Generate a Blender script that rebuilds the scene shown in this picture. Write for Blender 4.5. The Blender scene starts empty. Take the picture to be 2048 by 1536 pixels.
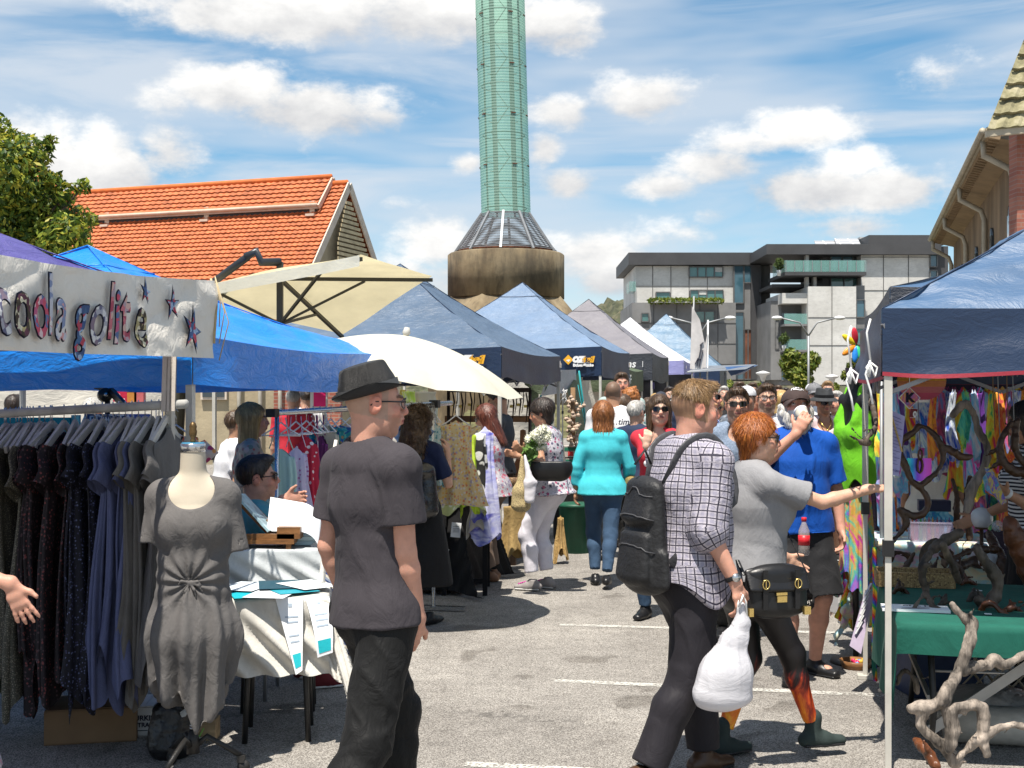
import bpy, bmesh, math, random
import numpy as np
from mathutils import Vector, Matrix, Euler
random.seed(7); RNG=np.random.default_rng(7)
C=bpy.context.scene.collection
F=2500.; HZ=790.; CH=1.66
rad=math.radians
def A(*v): return np.array(v if len(v)>1 else v[0],dtype=float)
def P(px,py,Y): return A((px-1024)/F*Y, Y, CH+(HZ-py)/F*Y)
def G(px,py):
    Y=CH*F/(py-HZ); return A((px-1024)/F*Y,Y,0.)
def nrm(v): v=A(v); return v/(np.linalg.norm(v)+1e-12)
AX=A(math.sin(rad(13)),math.cos(rad(13)),0)      # along the aisle, away from the camera
LX=A(-AX[1],AX[0],0)                              # across the aisle, to the left
UP=A(0,0,1.)
# ------------------------------------------------------------ materials
MATS={}
def srgb(r,g,b):
    f=lambda c:(c/255/12.92 if c/255<=.04045 else ((c/255+.055)/1.055)**2.4)
    return (f(r),f(g),f(b),1)
class NT:
    def __init__(s,m): s.t=m.node_tree; s.n=s.t.nodes; s.l=s.t.links
    def add(s,ty,**kw):
        n=s.n.new(ty)
        for k,v in kw.items():
            if k[0]=='i' and k[1:].isdigit(): n.inputs[int(k[1:])].default_value=v
            elif k.startswith('in_'): n.inputs[k[3:]].default_value=v
            else: setattr(n,k,v)
        return n
    def link(s,a,b): s.l.new(a,b)
    def mix(s,fac,a,b,blend='MIX'):
        n=s.n.new('ShaderNodeMix'); n.data_type='RGBA'; n.blend_type=blend
        for v,i in ((fac,0),(a,6),(b,7)):
            if hasattr(v,'links') or hasattr(v,'is_linked'): s.l.new(v,n.inputs[i])
            else: n.inputs[i].default_value=v
        return n.outputs[2]
    def math(s,op,a,b=0.,c=0.):
        n=s.n.new('ShaderNodeMath'); n.operation=op
        for i,v in enumerate((a,b,c)):
            if hasattr(v,'is_linked'): s.l.new(v,n.inputs[i])
            else: n.inputs[i].default_value=v
        return n.outputs[0]
    def ramp(s,v,stops,interp='LINEAR'):
        n=s.n.new('ShaderNodeValToRGB'); e=n.color_ramp.elements; n.color_ramp.interpolation=interp
        while len(e)<len(stops): e.new(.5)
        for x,(p,c) in zip(e,stops): x.position=p; x.color=c if len(c)==4 else (*c,1)
        s.l.new(v,n.inputs[0]); return n.outputs[0]
    def noise(s,scale,vec=None,detail=4,rough=.55,stretch=None,out=0,dist=0):
        co=vec if vec is not None else s.coord()
        if stretch:
            mp=s.n.new('ShaderNodeMapping'); mp.inputs['Scale'].default_value=stretch; s.l.new(co,mp.inputs[0]); co=mp.outputs[0]
        n=s.n.new('ShaderNodeTexNoise'); n.inputs['Scale'].default_value=scale; n.inputs['Detail'].default_value=detail
        n.inputs['Roughness'].default_value=rough; n.inputs['Distortion'].default_value=dist
        s.l.new(co,n.inputs['Vector']); return n.outputs[out]
    def coord(s):
        if not hasattr(s,'_c'): s._c=s.n.new('ShaderNodeTexCoord').outputs['Object']
        return s._c
    def attr(s,name):
        n=s.n.new('ShaderNodeAttribute'); n.attribute_name=name; return n
def mk(name):
    m=bpy.data.materials.new(name); m.use_nodes=True; t=NT(m); b=t.n['Principled BSDF']; return m,t,b
def M(name,base,rough=.7,var=.12,vs=6,bump=.15,bs=60,metal=0,stretch=None,spec=.4,trans=0,alpha=None,sheen=0,ior=None,bstretch=None,bump2=0,b2s=8,emit=0):
    """base: linear rgb or 0-255 srgb tuple"""
    if name in MATS: return MATS[name]
    if max(base[:3])>1.0: base=srgb(*base[:3])
    base=tuple(base[:3])+(1,)
    m,t,b=mk(name)
    if var>0:
        n=t.noise(vs,stretch=stretch)
        d=tuple(c*(1-var*1.6) for c in base[:3])+(1,); l=tuple(min(1,c*(1+var)) for c in base[:3])+(1,)
        t.link(t.ramp(n,[(.3,d),(.7,l)]),b.inputs['Base Color'])
    else: b.inputs['Base Color'].default_value=base
    b.inputs['Roughness'].default_value=rough; b.inputs['Metallic'].default_value=metal
    b.inputs['Specular IOR Level'].default_value=spec
    if trans: b.inputs['Transmission Weight'].default_value=trans
    if ior: b.inputs['IOR'].default_value=ior
    if alpha is not None: b.inputs['Alpha'].default_value=alpha
    if sheen: b.inputs['Sheen Weight'].default_value=sheen
    prev=None
    for amt,sc in ((bump,bs),(bump2,b2s)):
        if amt>0:
            bn=t.add('ShaderNodeBump'); bn.inputs['Strength'].default_value=amt; bn.inputs['Distance'].default_value=.6/sc
            t.link(t.noise(sc,stretch=bstretch),bn.inputs['Height'])
            if prev: t.link(prev,bn.inputs['Normal'])
            prev=bn.outputs[0]
    if prev: t.link(prev,b.inputs['Normal'])
    MATS[name]=m; return m
def Mattr(name,rough=.6,bump=.15,bs=60,metal=0,spec=.4,var=.1,vs=20,sss=0,trl=0,sheen=0,stretch=None):
    """colour from the 'col' attribute (the thing's own colours)"""
    if name in MATS: return MATS[name]
    m,t,b=mk(name); a=t.attr('col')
    n=t.noise(vs,stretch=stretch); g=t.ramp(n,[(.3,(1-var*1.5,)*3),(.7,(1,1,1))])
    t.link(t.mix(1.,a.outputs[0],g,'MULTIPLY'),b.inputs['Base Color'])
    b.inputs['Roughness'].default_value=rough; b.inputs['Metallic'].default_value=metal; b.inputs['Specular IOR Level'].default_value=spec
    if sss: b.inputs['Subsurface Weight'].default_value=sss; b.inputs['Subsurface Radius'].default_value=(.012,.004,.002); b.inputs['Subsurface Scale'].default_value=1
    if sheen: b.inputs['Sheen Weight'].default_value=sheen
    if bump:
        bn=t.add('ShaderNodeBump'); bn.inputs['Strength'].default_value=bump; bn.inputs['Distance'].default_value=.6/bs
        t.link(t.noise(bs),bn.inputs['Height']); t.link(bn.outputs[0],b.inputs['Normal'])
    if trl:
        tr=t.add('ShaderNodeBsdfTranslucent'); t.link(a.outputs[0],tr.inputs[0]); mx=t.add('ShaderNodeMixShader'); mx.inputs[0].default_value=trl
        t.link(b.outputs[0],mx.inputs[1]); t.link(tr.outputs[0],mx.inputs[2]); t.link(mx.outputs[0],t.n['Material Output'].inputs[0])
    MATS[name]=m; return m
# ------------------------------------------------------------ mesh building
class MB:
    def __init__(s): s.v=[]; s.f=[]; s.m=[]; s.c=[]; s.n=0; s.sm=[]
    def raw(s,v,f,mi=0,col=None,smooth=False):
        v=np.asarray(v,float).reshape(-1,3); s.v.append(v)
        for q in f: s.f.append([int(i)+s.n for i in q])
        k=len(f); s.m+= [mi]*k; s.sm+=[smooth]*k
        s.c.append(np.tile(A(col if col is not None else (1,1,1)),(len(v),1)) if col is None or np.ndim(col)==1 else np.asarray(col,float))
        s.n+=len(v); return s
    def box(s,c,sz,R=None,mi=0,col=None,ax=None):
        """ax: (xdir,ydir,zdir)"""
        h=A(sz)/2; q=A([[x,y,z] for x in(-1,1) for y in(-1,1) for z in(-1,1)])*h
        if ax is not None: q=q@np.array([nrm(a) for a in ax])
        elif R is not None: q=q@np.array(R.to_matrix() if hasattr(R,'to_matrix') else R).T
        return s.raw(q+A(c),[(0,1,3,2),(4,6,7,5),(0,4,5,1),(2,3,7,6),(0,2,6,4),(1,5,7,3)],mi,col)
    def beam(s,a,b,w,h=None,mi=0,col=None,up=UP):
        a=A(a);b=A(b);h=h or w; d=b-a; L=np.linalg.norm(d); d=nrm(d); u=A(up)
        if abs(d@u)>.98: u=A(1,0,0)
        x=nrm(np.cross(d,u)); z=np.cross(x,d)
        return s.box((a+b)/2,(w,L,h),mi=mi,col=col,ax=(x,d,z))
    def tube(s,pts,r,n=8,mi=0,col=None,closed=False,caps=True,flat=1.,up=UP):
        pts=[A(p) for p in pts]; k=len(pts); rr=r if np.ndim(r) else [r]*k
        V=[];u=None
        for i,p in enumerate(pts):
            d=nrm(pts[min(i+1,k-1)]-pts[max(i-1,0)]) if not closed else nrm(pts[(i+1)%k]-pts[i-1])
            if u is None:
                a=A(up) if abs(d@A(up))<.95 else A(1,0,0); u=nrm(np.cross(d,a))
            else: u=nrm(u-d*(u@d))
            w=np.cross(d,u)
            for j in range(n):
                t=2*math.pi*j/n; V.append(p+rr[i]*(math.cos(t)*u+math.sin(t)*w*flat))
        f=[]
        for i in range(k if closed else k-1):
            for j in range(n):
                a=i*n+j;b=i*n+(j+1)%n;c=((i+1)%k)*n+(j+1)%n;d=((i+1)%k)*n+j; f.append((a,b,c,d))
        if caps and not closed: f.append(tuple(range(n-1,-1,-1))); f.append(tuple((k-1)*n+j for j in range(n)))
        return s.raw(V,f,mi,col,True)
    def grid(s,fn,nu,nv,mi=0,col=None,cu=False,smooth=True):
        U=np.linspace(0,1,nu+1); V=np.linspace(0,1,nv+1); u,v=np.meshgrid(U,V,indexing='ij')
        p=fn(u,v); p=np.stack(p,-1) if isinstance(p,(tuple,list)) else p
        W=nv+1; f=[(i*W+j,(i+1)*W+j,(i+1)*W+j+1,i*W+j+1) for i in range(nu) for j in range(nv)]
        c=None
        if col is not None: c=col(u,v).reshape(-1,3) if callable(col) else col
        return s.raw(p.reshape(-1,3),f,mi,c,smooth)
    def lathe(s,prof,c,n=24,mi=0,col=None,ax=UP,ph=0,smooth=True,sx=1.,xdir=None):
        ax=nrm(ax); u=A(1,0,0) if xdir is None else A(xdir)
        if xdir is None and abs(ax[0])>.9: u=A(0,1,0)
        u=nrm(u-ax*(u@ax)); w=np.cross(ax,u); V=[]
        for r,z in prof:
            for j in range(n):
                t=2*math.pi*j/n+ph; V.append(A(c)+ax*z+r*(math.cos(t)*u*sx+math.sin(t)*w))
        f=[(i*n+j,i*n+(j+1)%n,(i+1)*n+(j+1)%n,(i+1)*n+j) for i in range(len(prof)-1) for j in range(n)]
        f.append(tuple(range(n-1,-1,-1))); f.append(tuple((len(prof)-1)*n+j for j in range(n)))
        return s.raw(V,f,mi,col,smooth)
    def sphere(s,c,r,n=12,mi=0,col=None,R=None):
        r=A(r) if np.ndim(r) else A(r,r,r); m=max(4,n//2+1)
        th=np.linspace(0,math.pi,m+1); V=[(math.sin(t)*math.cos(2*math.pi*j/n),math.sin(t)*math.sin(2*math.pi*j/n),math.cos(t)) for t in th for j in range(n)]
        V=A(V)*r
        if R is not None: V=V@np.array(R).T
        f=[(i*n+j,(i+1)*n+j,(i+1)*n+(j+1)%n,i*n+(j+1)%n) for i in range(m) for j in range(n)]
        return s.raw(V+A(c),f,mi,col,True)
    def prism(s,poly,d,mi=0,col=None):
        """poly: list of 3d points, extruded by vector d"""
        p=A([list(q) for q in poly]); n=len(p); V=np.vstack([p,p+A(d)])
        f=[tuple(range(n-1,-1,-1)),tuple(range(n,2*n))]+[(i,(i+1)%n,n+(i+1)%n,n+i) for i in range(n)]
        return s.raw(V,f,mi,col)
def fast_mesh(name,V,Fq,cols=None,mis=None,smooth=True,attrs=None):
    me=bpy.data.meshes.new(name); V=np.asarray(V,dtype=np.float32)
    if isinstance(Fq,np.ndarray):
        k,w=Fq.shape; tot=np.full(k,w,dtype=np.int32); flat=Fq.astype(np.int32).ravel()
    else:
        tot=np.array([len(f) for f in Fq],dtype=np.int32); flat=np.array([i for f in Fq for i in f],dtype=np.int32); k=len(Fq)
    st=np.concatenate([[0],np.cumsum(tot)[:-1]]).astype(np.int32) if k else np.zeros(0,np.int32)
    me.vertices.add(len(V)); me.vertices.foreach_set('co',V.ravel()); me.loops.add(len(flat)); me.loops.foreach_set('vertex_index',flat)
    me.polygons.add(k); me.polygons.foreach_set('loop_start',st)
    if mis is not None: me.polygons.foreach_set('material_index',np.array(mis,dtype=np.int32))
    me.update(calc_edges=True)
    sm=np.full(k,bool(smooth)) if not isinstance(smooth,(list,np.ndarray)) else np.array(smooth,bool)
    me.polygons.foreach_set('use_smooth',sm)
    if cols is not None:
        a=me.attributes.new('col','FLOAT_COLOR','POINT'); cc=np.ones((len(V),4),np.float32); cc[:,:3]=cols; a.data.foreach_set('color',cc.ravel())
    for k2,v2 in (attrs or {}).items():
        a=me.attributes.new(k2,'FLOAT_VECTOR','POINT'); a.data.foreach_set('vector',np.asarray(v2,np.float32).ravel())
    me.validate(); me.update(); return me
def obj(name,mb,mats,parent=None,smooth=None,loc=None,raw=None,cols=None,attrs=None):
    """links ONE mesh object; vertices are given in world space"""
    org=A(parent['_org']) if parent is not None else (A(loc) if loc is not None else A(0,0,0))
    mats=mats if isinstance(mats,(list,tuple)) else [mats]
    if raw is None:
        V=np.vstack(mb.v) if mb.v else np.zeros((0,3)); Fq=mb.f; sm=mb.sm if smooth is None else smooth
        me=fast_mesh(name,V-org,Fq,np.vstack(mb.c) if mb.c else None,mb.m,sm)
    else:
        me=fast_mesh(name,raw[0]-org,raw[1],cols,None,True if smooth is None else smooth,attrs)
    for m in mats: me.materials.append(m)
    o=bpy.data.objects.new(name,me); C.objects.link(o)
    if parent is not None: o.parent=parent
    if parent is None or loc is not None:
        if parent is None: o.location=org
    o['_org']=list(map(float,org)); return o
LABELS={}
def tag(o,label,cat=None,group=None,kind=None):
    if label: o['label']=label
    if cat: o['category']=cat
    if group: o['group']=group
    if kind: o['kind']=kind
    return o
def thing(name,loc,label,cat,group=None):
    o=bpy.data.objects.new(name,None); C.objects.link(o); o.empty_display_size=.1
    o.location=A(loc); o['_org']=[float(x) for x in loc]; return tag(o,label,cat,group)
def struct(name,mb,mat,loc=None,**k):
    o=obj(name,mb,mat,loc=loc,**k); o['kind']='structure'; return o
def single(name,mb,mat,loc,label,cat,group=None,**k):
    o=obj(name,mb,mat,loc=loc,**k); return tag(o,label,cat,group)
def dup(root,loc,label,rz=None,group=None):
    r=root.copy(); C.objects.link(r); r.location=A(loc); r['label']=label
    if rz is not None: r.rotation_euler[2]+=rz
    if group: r['group']=group
    for ch in list(root.children):
        c=ch.copy(); C.objects.link(c); c.parent=r
        for g in list(ch.children):
            d=g.copy(); C.objects.link(d); d.parent=c
    return r
def text_mesh(txt,size=1.,depth=0.,shear=0.,bold=0.,spacing=1.,align='CENTER',sub=0):
    """returns V (n,3) x right, y up; centred, and faces"""
    cu=bpy.data.curves.new('lettering','FONT'); cu.body=txt; cu.size=size; cu.align_x=align; cu.align_y='CENTER'; cu.shear=shear
    cu.offset=bold; cu.space_character=spacing; cu.resolution_u=3; cu.extrude=depth
    o=bpy.data.objects.new('lettering',cu); C.objects.link(o); dg=bpy.context.evaluated_depsgraph_get()
    me=bpy.data.meshes.new_from_object(o.evaluated_get(dg)); bpy.data.objects.remove(o); bpy.data.curves.remove(cu)
    if sub:
        bm=bmesh.new(); bm.from_mesh(me); bmesh.ops.triangulate(bm,faces=bm.faces); bmesh.ops.subdivide_edges(bm,edges=bm.edges,cuts=sub); bmesh.ops.triangulate(bm,faces=bm.faces); bm.to_mesh(me); bm.free()
    V=A([list(v.co) for v in me.vertices]); Fq=[list(p.vertices) for p in me.polygons]; bpy.data.meshes.remove(me); return V,Fq
def put_text(mb,txt,o,xd,yd,h,mi=0,off=.004,col=None,warp=None,**k):
    V,Fq=text_mesh(txt,size=h,**k); xd=nrm(xd); yd=nrm(yd); n=np.cross(xd,yd)
    W=A(o)+V[:,:1]*xd+V[:,1:2]*yd+off*n
    if warp is not None: W=warp(V)
    mb.raw(W,Fq,mi,col)
def fn3(p,seed,f,oct=2):
    """smooth pseudo noise, -1..1"""
    r=np.random.default_rng(seed); out=np.zeros(p.shape[:-1]); a=1.;tot=0
    for o in range(oct):
        for k in range(4):
            d=r.normal(size=3); d/=np.linalg.norm(d); ph=r.uniform(0,6.28); d2=r.normal(size=3); d2/=np.linalg.norm(d2)
            out+=a*np.sin((p@d)*f*(.7+.6*r.random())+ph+1.3*np.sin((p@d2)*f*.7+ph*2))
        tot+=a*2.2; a*=.5; f*=2.1
    return out/tot
# ------------------------------------------------------------ implicit surfaces
class SDF:
    def __init__(s,vox=.008): s.vox=vox; s.pr=[]
    def _add(s,lo,hi,fn,k,op,pat=None): s.pr.append((A(lo),A(hi),fn,k,op,pat)); return s
    def cap(s,a,b,ra,rb=None,k=.02,op=0,pat=None):
        rb=ra if rb is None else rb; a=A(a);b=A(b); d=b-a; L2=float(d@d)+1e-9
        def fn(x,y,z):
            x=x-a[0];y=y-a[1];z=z-a[2]
            t=np.clip((x*d[0]+y*d[1]+z*d[2])/L2,0,1)
            return np.sqrt((x-t*d[0])**2+(y-t*d[1])**2+(z-t*d[2])**2)-(ra+(rb-ra)*t)
        r=max(ra,rb); return s._add(np.minimum(a,b)-r,np.maximum(a,b)+r,fn,k,op,pat)
    def ecap(s,a,b,u,ra,rb,k=.02,op=0,pat=None):
        """ra,rb=(width radius along u, depth radius) at both ends"""
        a=A(a);b=A(b); d=b-a; L2=float(d@d)+1e-9; u=nrm(u)
        def fn(x,y,z):
            x=x-a[0];y=y-a[1];z=z-a[2]; t=np.clip((x*d[0]+y*d[1]+z*d[2])/L2,0,1)
            x=x-t*d[0];y=y-t*d[1];z=z-t*d[2]; ts=t
            ru=ra[0]+(rb[0]-ra[0])*ts; rv=ra[1]+(rb[1]-ra[1])*ts
            q=x*u[0]+y*u[1]+z*u[2]; x=x-q*u[0];y=y-q*u[1];z=z-q*u[2]; w2=x*x+y*y+z*z
            n1=np.sqrt((q/ru)**2+w2/rv**2); n2=np.sqrt((q/ru**2)**2+w2/rv**4)
            return n1*(n1-1)/(n2+1e-6)
        r=max(ra+rb); return s._add(np.minimum(a,b)-r,np.maximum(a,b)+r,fn,k,op,pat)
    def ell(s,c,r,R=None,k=.02,op=0,pat=None):
        c=A(c);r=A(r); R=np.eye(3) if R is None else np.array(R)   # columns = local axes
        def fn(x,y,z):
            x=x-c[0];y=y-c[1];z=z-c[2]
            q=[(x*R[0,i]+y*R[1,i]+z*R[2,i])/r[i] for i in range(3)]
            n1=np.sqrt(q[0]**2+q[1]**2+q[2]**2); n2=np.sqrt((q[0]/r[0])**2+(q[1]/r[1])**2+(q[2]/r[2])**2)
            return n1*(n1-1)/(n2+1e-6)
        m=r.max(); return s._add(c-m,c+m,fn,k,op,pat)
    def cut(s,p,n,rad=None,k=.004):
        """remove the half space on the side of n through p (within rad of p)"""
        p=A(p);n=nrm(n)
        def fn(x,y,z):
            d=-((x-p[0])*n[0]+(y-p[1])*n[1]+(z-p[2])*n[2])
            if rad: d=np.maximum(d,np.sqrt((x-p[0])**2+(y-p[1])**2+(z-p[2])**2)-rad)
            return d
        if rad: return s._add(p-rad,p+rad,fn,k,1)
        return s._add(A(-1e9,-1e9,-1e9),A(1e9,1e9,1e9),fn,k,1)
    def mesh(s,smooth=0):
        v=s.vox; add=[q for q in s.pr if q[4]==0]
        mg=3*v+.35*max(q[3] for q in add); lo=np.min([q[0] for q in add],0)-mg; hi=np.max([q[1] for q in add],0)+mg
        dims=np.ceil((hi-lo)/v).astype(int)+1; D=np.full(dims,.3,np.float32)
        ax=[(lo[i]+v*np.arange(dims[i])).astype(np.float32) for i in range(3)]
        for a,b,fn,k,op,_ in s.pr:
            m=k+3*v; i0=np.clip(np.floor((a-m-lo)/v),0,dims).astype(int); i1=np.clip(np.ceil((b+m-lo)/v)+1,0,dims).astype(int)
            if (i1<=i0).any(): continue
            sl=tuple(slice(i0[i],i1[i]) for i in range(3))
            d=fn(ax[0][sl[0]][:,None,None],ax[1][sl[1]][None,:,None],ax[2][sl[2]][None,None,:]).astype(np.float32)
            e=D[sl]; 
            if op==0:
                h=np.maximum(k-np.abs(e-d),0)/k if k>0 else 0; D[sl]=np.minimum(e,d)-h*h*k*.25
            else:
                d=-d; h=np.maximum(k-np.abs(e-d),0)/k; D[sl]=np.maximum(e,d)+h*h*k*.25
        return surfnet(D,lo,v)
    def pattern(s,V):
        """per-vertex (around, along, id) coordinates from the nearest patterned primitive"""
        best=np.full(len(V),1e9); out=np.zeros((len(V),3))
        for a,b,fn,k,op,pt in s.pr:
            if pt is None: continue
            A0,B0,u,rm,off=pt; d=fn(V[:,0],V[:,1],V[:,2]); L=np.linalg.norm(B0-A0); ax=(B0-A0)/L
            q=V-A0; t=q@ax; u2=nrm(u-ax*(u@ax)); w=np.cross(ax,u2); ang=np.arctan2(q@w,q@u2)
            m=d<best; best[m]=d[m]; out[m]=np.stack([ang*rm,t+off,np.full(len(V),off)],1)[m]
        return out
def surfnet(D,lo,v):
    S=D<0; n=np.array(D.shape); cs=np.zeros(n-1,np.int8)
    offs=[(i,j,k) for i in(0,1) for j in(0,1) for k in(0,1)]
    for i,j,k in offs: cs+=S[i:n[0]-1+i,j:n[1]-1+j,k:n[2]-1+k]
    act=(cs>0)&(cs<8); cells=np.argwhere(act); N=len(cells); idx=np.full(n-1,-1,np.int32); idx[act]=np.arange(N)
    acc=np.zeros((N,3)); cnt=np.zeros(N)
    for a in range(3):
        for p in (0,1):
            for q in (0,1):
                e0=[0,0,0]; e0[(a+1)%3]=p; e0[(a+2)%3]=q; e1=list(e0); e1[a]=1
                c0=cells+e0; c1=cells+e1; d0=D[c0[:,0],c0[:,1],c0[:,2]]; d1=D[c1[:,0],c1[:,1],c1[:,2]]
                m=(d0<0)!=(d1<0); t=d0[m]/(d0[m]-d1[m]); pp=np.tile(A(e0),(m.sum(),1)); pp[:,a]+=t; acc[m]+=pp; cnt[m]+=1
    V=lo+v*(cells+acc/cnt[:,None]); Fs=[]
    for a in range(3):
        b=(a+1)%3; c=(a+2)%3
        sl0=[slice(None)]*3; sl1=[slice(None)]*3; sl0[a]=slice(0,-1); sl1[a]=slice(1,None)
        for flip in (0,1):
            m=(S[tuple(sl0)]&~S[tuple(sl1)]) if not flip else (~S[tuple(sl0)]&S[tuple(sl1)])
            e=np.argwhere(m); e=e[(e[:,b]>0)&(e[:,c]>0)&(e[:,b]<n[b]-1)&(e[:,c]<n[c]-1)]
            if not len(e): continue
            def g(db,dc):
                x=e.copy(); x[:,b]-=db; x[:,c]-=dc; return idx[x[:,0],x[:,1],x[:,2]]
            q=np.stack([g(1,1),g(0,1),g(0,0),g(1,0)],1)
            Fs.append(q if not flip else q[:,::-1])
    return V,np.vstack(Fs)
def vnormals(V,Fq):
    a=V[Fq[:,2]]-V[Fq[:,0]]; b=V[Fq[:,3]]-V[Fq[:,1]]; fnm=np.cross(a,b); N=np.zeros_like(V)
    for i in range(4): np.add.at(N,Fq[:,i],fnm)
    return N/(np.linalg.norm(N,axis=1)[:,None]+1e-12)
# ------------------------------------------------------------ camera, sky, sun
cam=bpy.data.objects.new('camera',bpy.data.cameras.new('camera')); C.objects.link(cam); bpy.context.scene.camera=cam
cam.location=(0,0,CH); cam.rotation_euler=(rad(90),0,0); cam.data.sensor_width=36; cam.data.lens=36*F/2048
cam.data.shift_y=(HZ-768)/2048; cam.data.clip_end=3000; cam.data.clip_start=.1
sc=bpy.context.scene; sc.view_settings.view_transform='Standard'; sc.view_settings.look='None'; sc.view_settings.exposure=.7
SUN=nrm(A(-.13,-.36,1.))
elev=math.asin(SUN[2]); azi=math.atan2(SUN[0],SUN[1])
w=bpy.data.worlds.new('World'); sc.world=w; w.use_nodes=True; t=NT(w); t.n.clear()
out=t.add('ShaderNodeOutputWorld'); bg=t.add('ShaderNodeBackground')
sky=t.add('ShaderNodeTexSky',sky_type='NISHITA'); sky.sun_disc=False; sky.sun_elevation=elev; sky.sun_rotation=azi
sky.air_density=1.; sky.dust_density=.3; sky.ozone_density=3.5
SKYS=.092
tc=t.add('ShaderNodeTexCoord'); sp=t.add('ShaderNodeSeparateXYZ'); t.link(tc.outputs['Generated'],sp.inputs[0])
az=t.math('ARCTAN2',sp.outputs[0],sp.outputs[1]); el=t.math('ARCSINE',sp.outputs[2])
cb=t.add('ShaderNodeCombineXYZ'); t.link(az,cb.inputs[0]); t.link(t.math('MULTIPLY',el,1.7),cb.inputs[1])
uv=cb.outputs[0]
def dirn(px,py): # direction angles of a sky feature
    x=(px-1024)/F; z=(HZ-py)/F; return math.atan(x), math.atan(z/math.sqrt(1+x*x))
def rmsk(v,a,b): 
    n=t.add('ShaderNodeMapRange',interpolation_type='SMOOTHSTEP'); t.link(v,n.inputs[0]); n.inputs[1].default_value=a; n.inputs[2].default_value=b; return n.outputs[0]
n1=t.noise(13,uv,7,.62); n2=t.noise(34,uv,6,.6); nb=t.noise(9,uv,3,.5,dist=.3)
# cumulus masses: (px,py,rx,ry,strength)
CL=[(560,25,300,60,1),(880,20,260,65,1),(1110,40,110,50,1),(1140,75,60,35,.8),(470,175,150,50,1),(640,215,170,60,1),(330,205,70,45,.7),(760,235,80,40,.8),
    (330,300,80,55,.9),(210,320,110,70,1),(90,330,120,90,1),(250,360,110,40,.8),(1120,225,70,42,.9),(1290,195,100,45,1),(1090,300,40,40,.9),(1140,365,62,34,1),(940,325,40,22,.8),
    (1600,260,110,40,.9),(1480,290,120,40,.8),(1440,330,110,45,.9),(1330,370,90,32,.8),(1620,380,150,50,1),(1780,375,120,45,1),(1430,430,60,25,.6),(1700,330,90,40,.8),
    (880,480,90,60,.9),(1180,510,110,55,.95),(1350,470,90,35,.6),(1700,455,120,28,.7),(1230,560,90,45,.9),(960,560,120,70,.9),(800,405,50,20,.5),(1280,480,60,25,.6),(800,560,80,50,.8),(600,300,60,22,.35),(1880,160,100,50,.5)]
acc=None; under=None
for px,py,rx,ry,sg in CL:
    a0,e0=dirn(px,py); dx=t.math('MULTIPLY',t.math('SUBTRACT',az,a0),F/rx); dy=t.math('MULTIPLY',t.math('SUBTRACT',el,e0),F/ry)
    r2=t.math('ADD',t.math('MULTIPLY',dx,dx),t.math('MULTIPLY',dy,dy))
    g=t.math('MULTIPLY',t.math('EXPONENT',t.math('MULTIPLY',r2,-.75)),sg)
    gd=t.math('MULTIPLY',g,dy)
    acc=g if acc is None else t.math('MAXIMUM',acc,g); under=gd if under is None else t.math('ADD',under,gd)
el2=t.math('ABSOLUTE',el)
dens=t.math('ADD',acc,t.math('MULTIPLY',t.math('SUBTRACT',n1,.5),1.5)); dens=t.math('ADD',dens,t.math('MULTIPLY',t.math('SUBTRACT',n2,.5),.55))
# beyond the photograph's part of the sky: plain scattered clouds
cm=rmsk(dens,.32,.84)
n3=t.noise(2.4,uv,7,.55,stretch=(1.,3.2,1),dist=.9); n4=t.noise(2.3,uv,4,.5,stretch=(1,3.2,1))
cirr=t.math('MULTIPLY',rmsk(n3,.36,.66),.82)
a0,e0=dirn(1500,140)
veil=t.math('MULTIPLY',rmsk(n4,.36,.60),.72)
lowv=rmsk(el,.15,.02); cirr=t.math('MAXIMUM',cirr,t.math('MULTIPLY',lowv,.72)); cirr=t.math('MAXIMUM',cirr,veil)
ob=t.add('ShaderNodeBackground'); ob.inputs[1].default_value=SKYS
hs=t.add('ShaderNodeHueSaturation'); hs.inputs['Saturation'].default_value=1.2; hs.inputs['Hue'].default_value=.487; hs.inputs['Value'].default_value=.95; t.link(sky.outputs[0],hs.inputs['Color'])
sk=hs.outputs[0]
shade=t.math('ADD',t.math('MULTIPLY',under,.28),t.math('MULTIPLY',t.math('SUBTRACT',n1,.45),1.3))
ccol=t.ramp(t.math('ADD',shade,.42),[(.0,(3.4,3.5,3.8)),(.42,(5.6,5.6,5.6)),(.75,(7.6,7.5,7.3))])
s1=t.mix(cirr,sk,(4.9,5.3,5.8,1)); s2=t.mix(cm,s1,ccol); t.link(s2,ob.inputs[0]); t.link(ob.outputs[0],out.inputs[0])
sl=bpy.data.lights.new('sun','SUN'); sl.energy=5.0; sl.angle=rad(.53); sl.color=(1,.935,.84); so=bpy.data.objects.new('sun',sl); C.objects.link(so)
so.rotation_euler=Vector(SUN).to_track_quat('Z','Y').to_euler(); so.location=(0,0,30)
# ------------------------------------------------------------ ground
m,t,b=mk('asphalt'); co=t.coord()
v=t.add('ShaderNodeTexVoronoi',feature='F1'); v.inputs['Scale'].default_value=150; t.link(co,v.inputs['Vector'])
vr=t.ramp(t.add('ShaderNodeSeparateColor').outputs[0],[(0,(0,0,0)),(1,(1,1,1))]) if False else None
sep=t.add('ShaderNodeSeparateColor'); t.link(v.outputs['Color'],sep.inputs[0])
stone=t.ramp(sep.outputs[0],[(0,(.27,.26,.245)),(.35,(.355,.34,.32)),(.7,(.41,.395,.37)),(1,(.52,.50,.47))])
gap=rmsk2=t.ramp(v.outputs['Distance'],[(.35,(1,1,1)),(.75,(.42,.41,.40))])
c1=t.mix(1.,stone,gap,'MULTIPLY')
big=t.ramp(t.noise(.9,co,5,.6),[(.3,(.74,.72,.70)),(.7,(1.12,1.1,1.07))]); c1=t.mix(1.,c1,big,'MULTIPLY')
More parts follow.
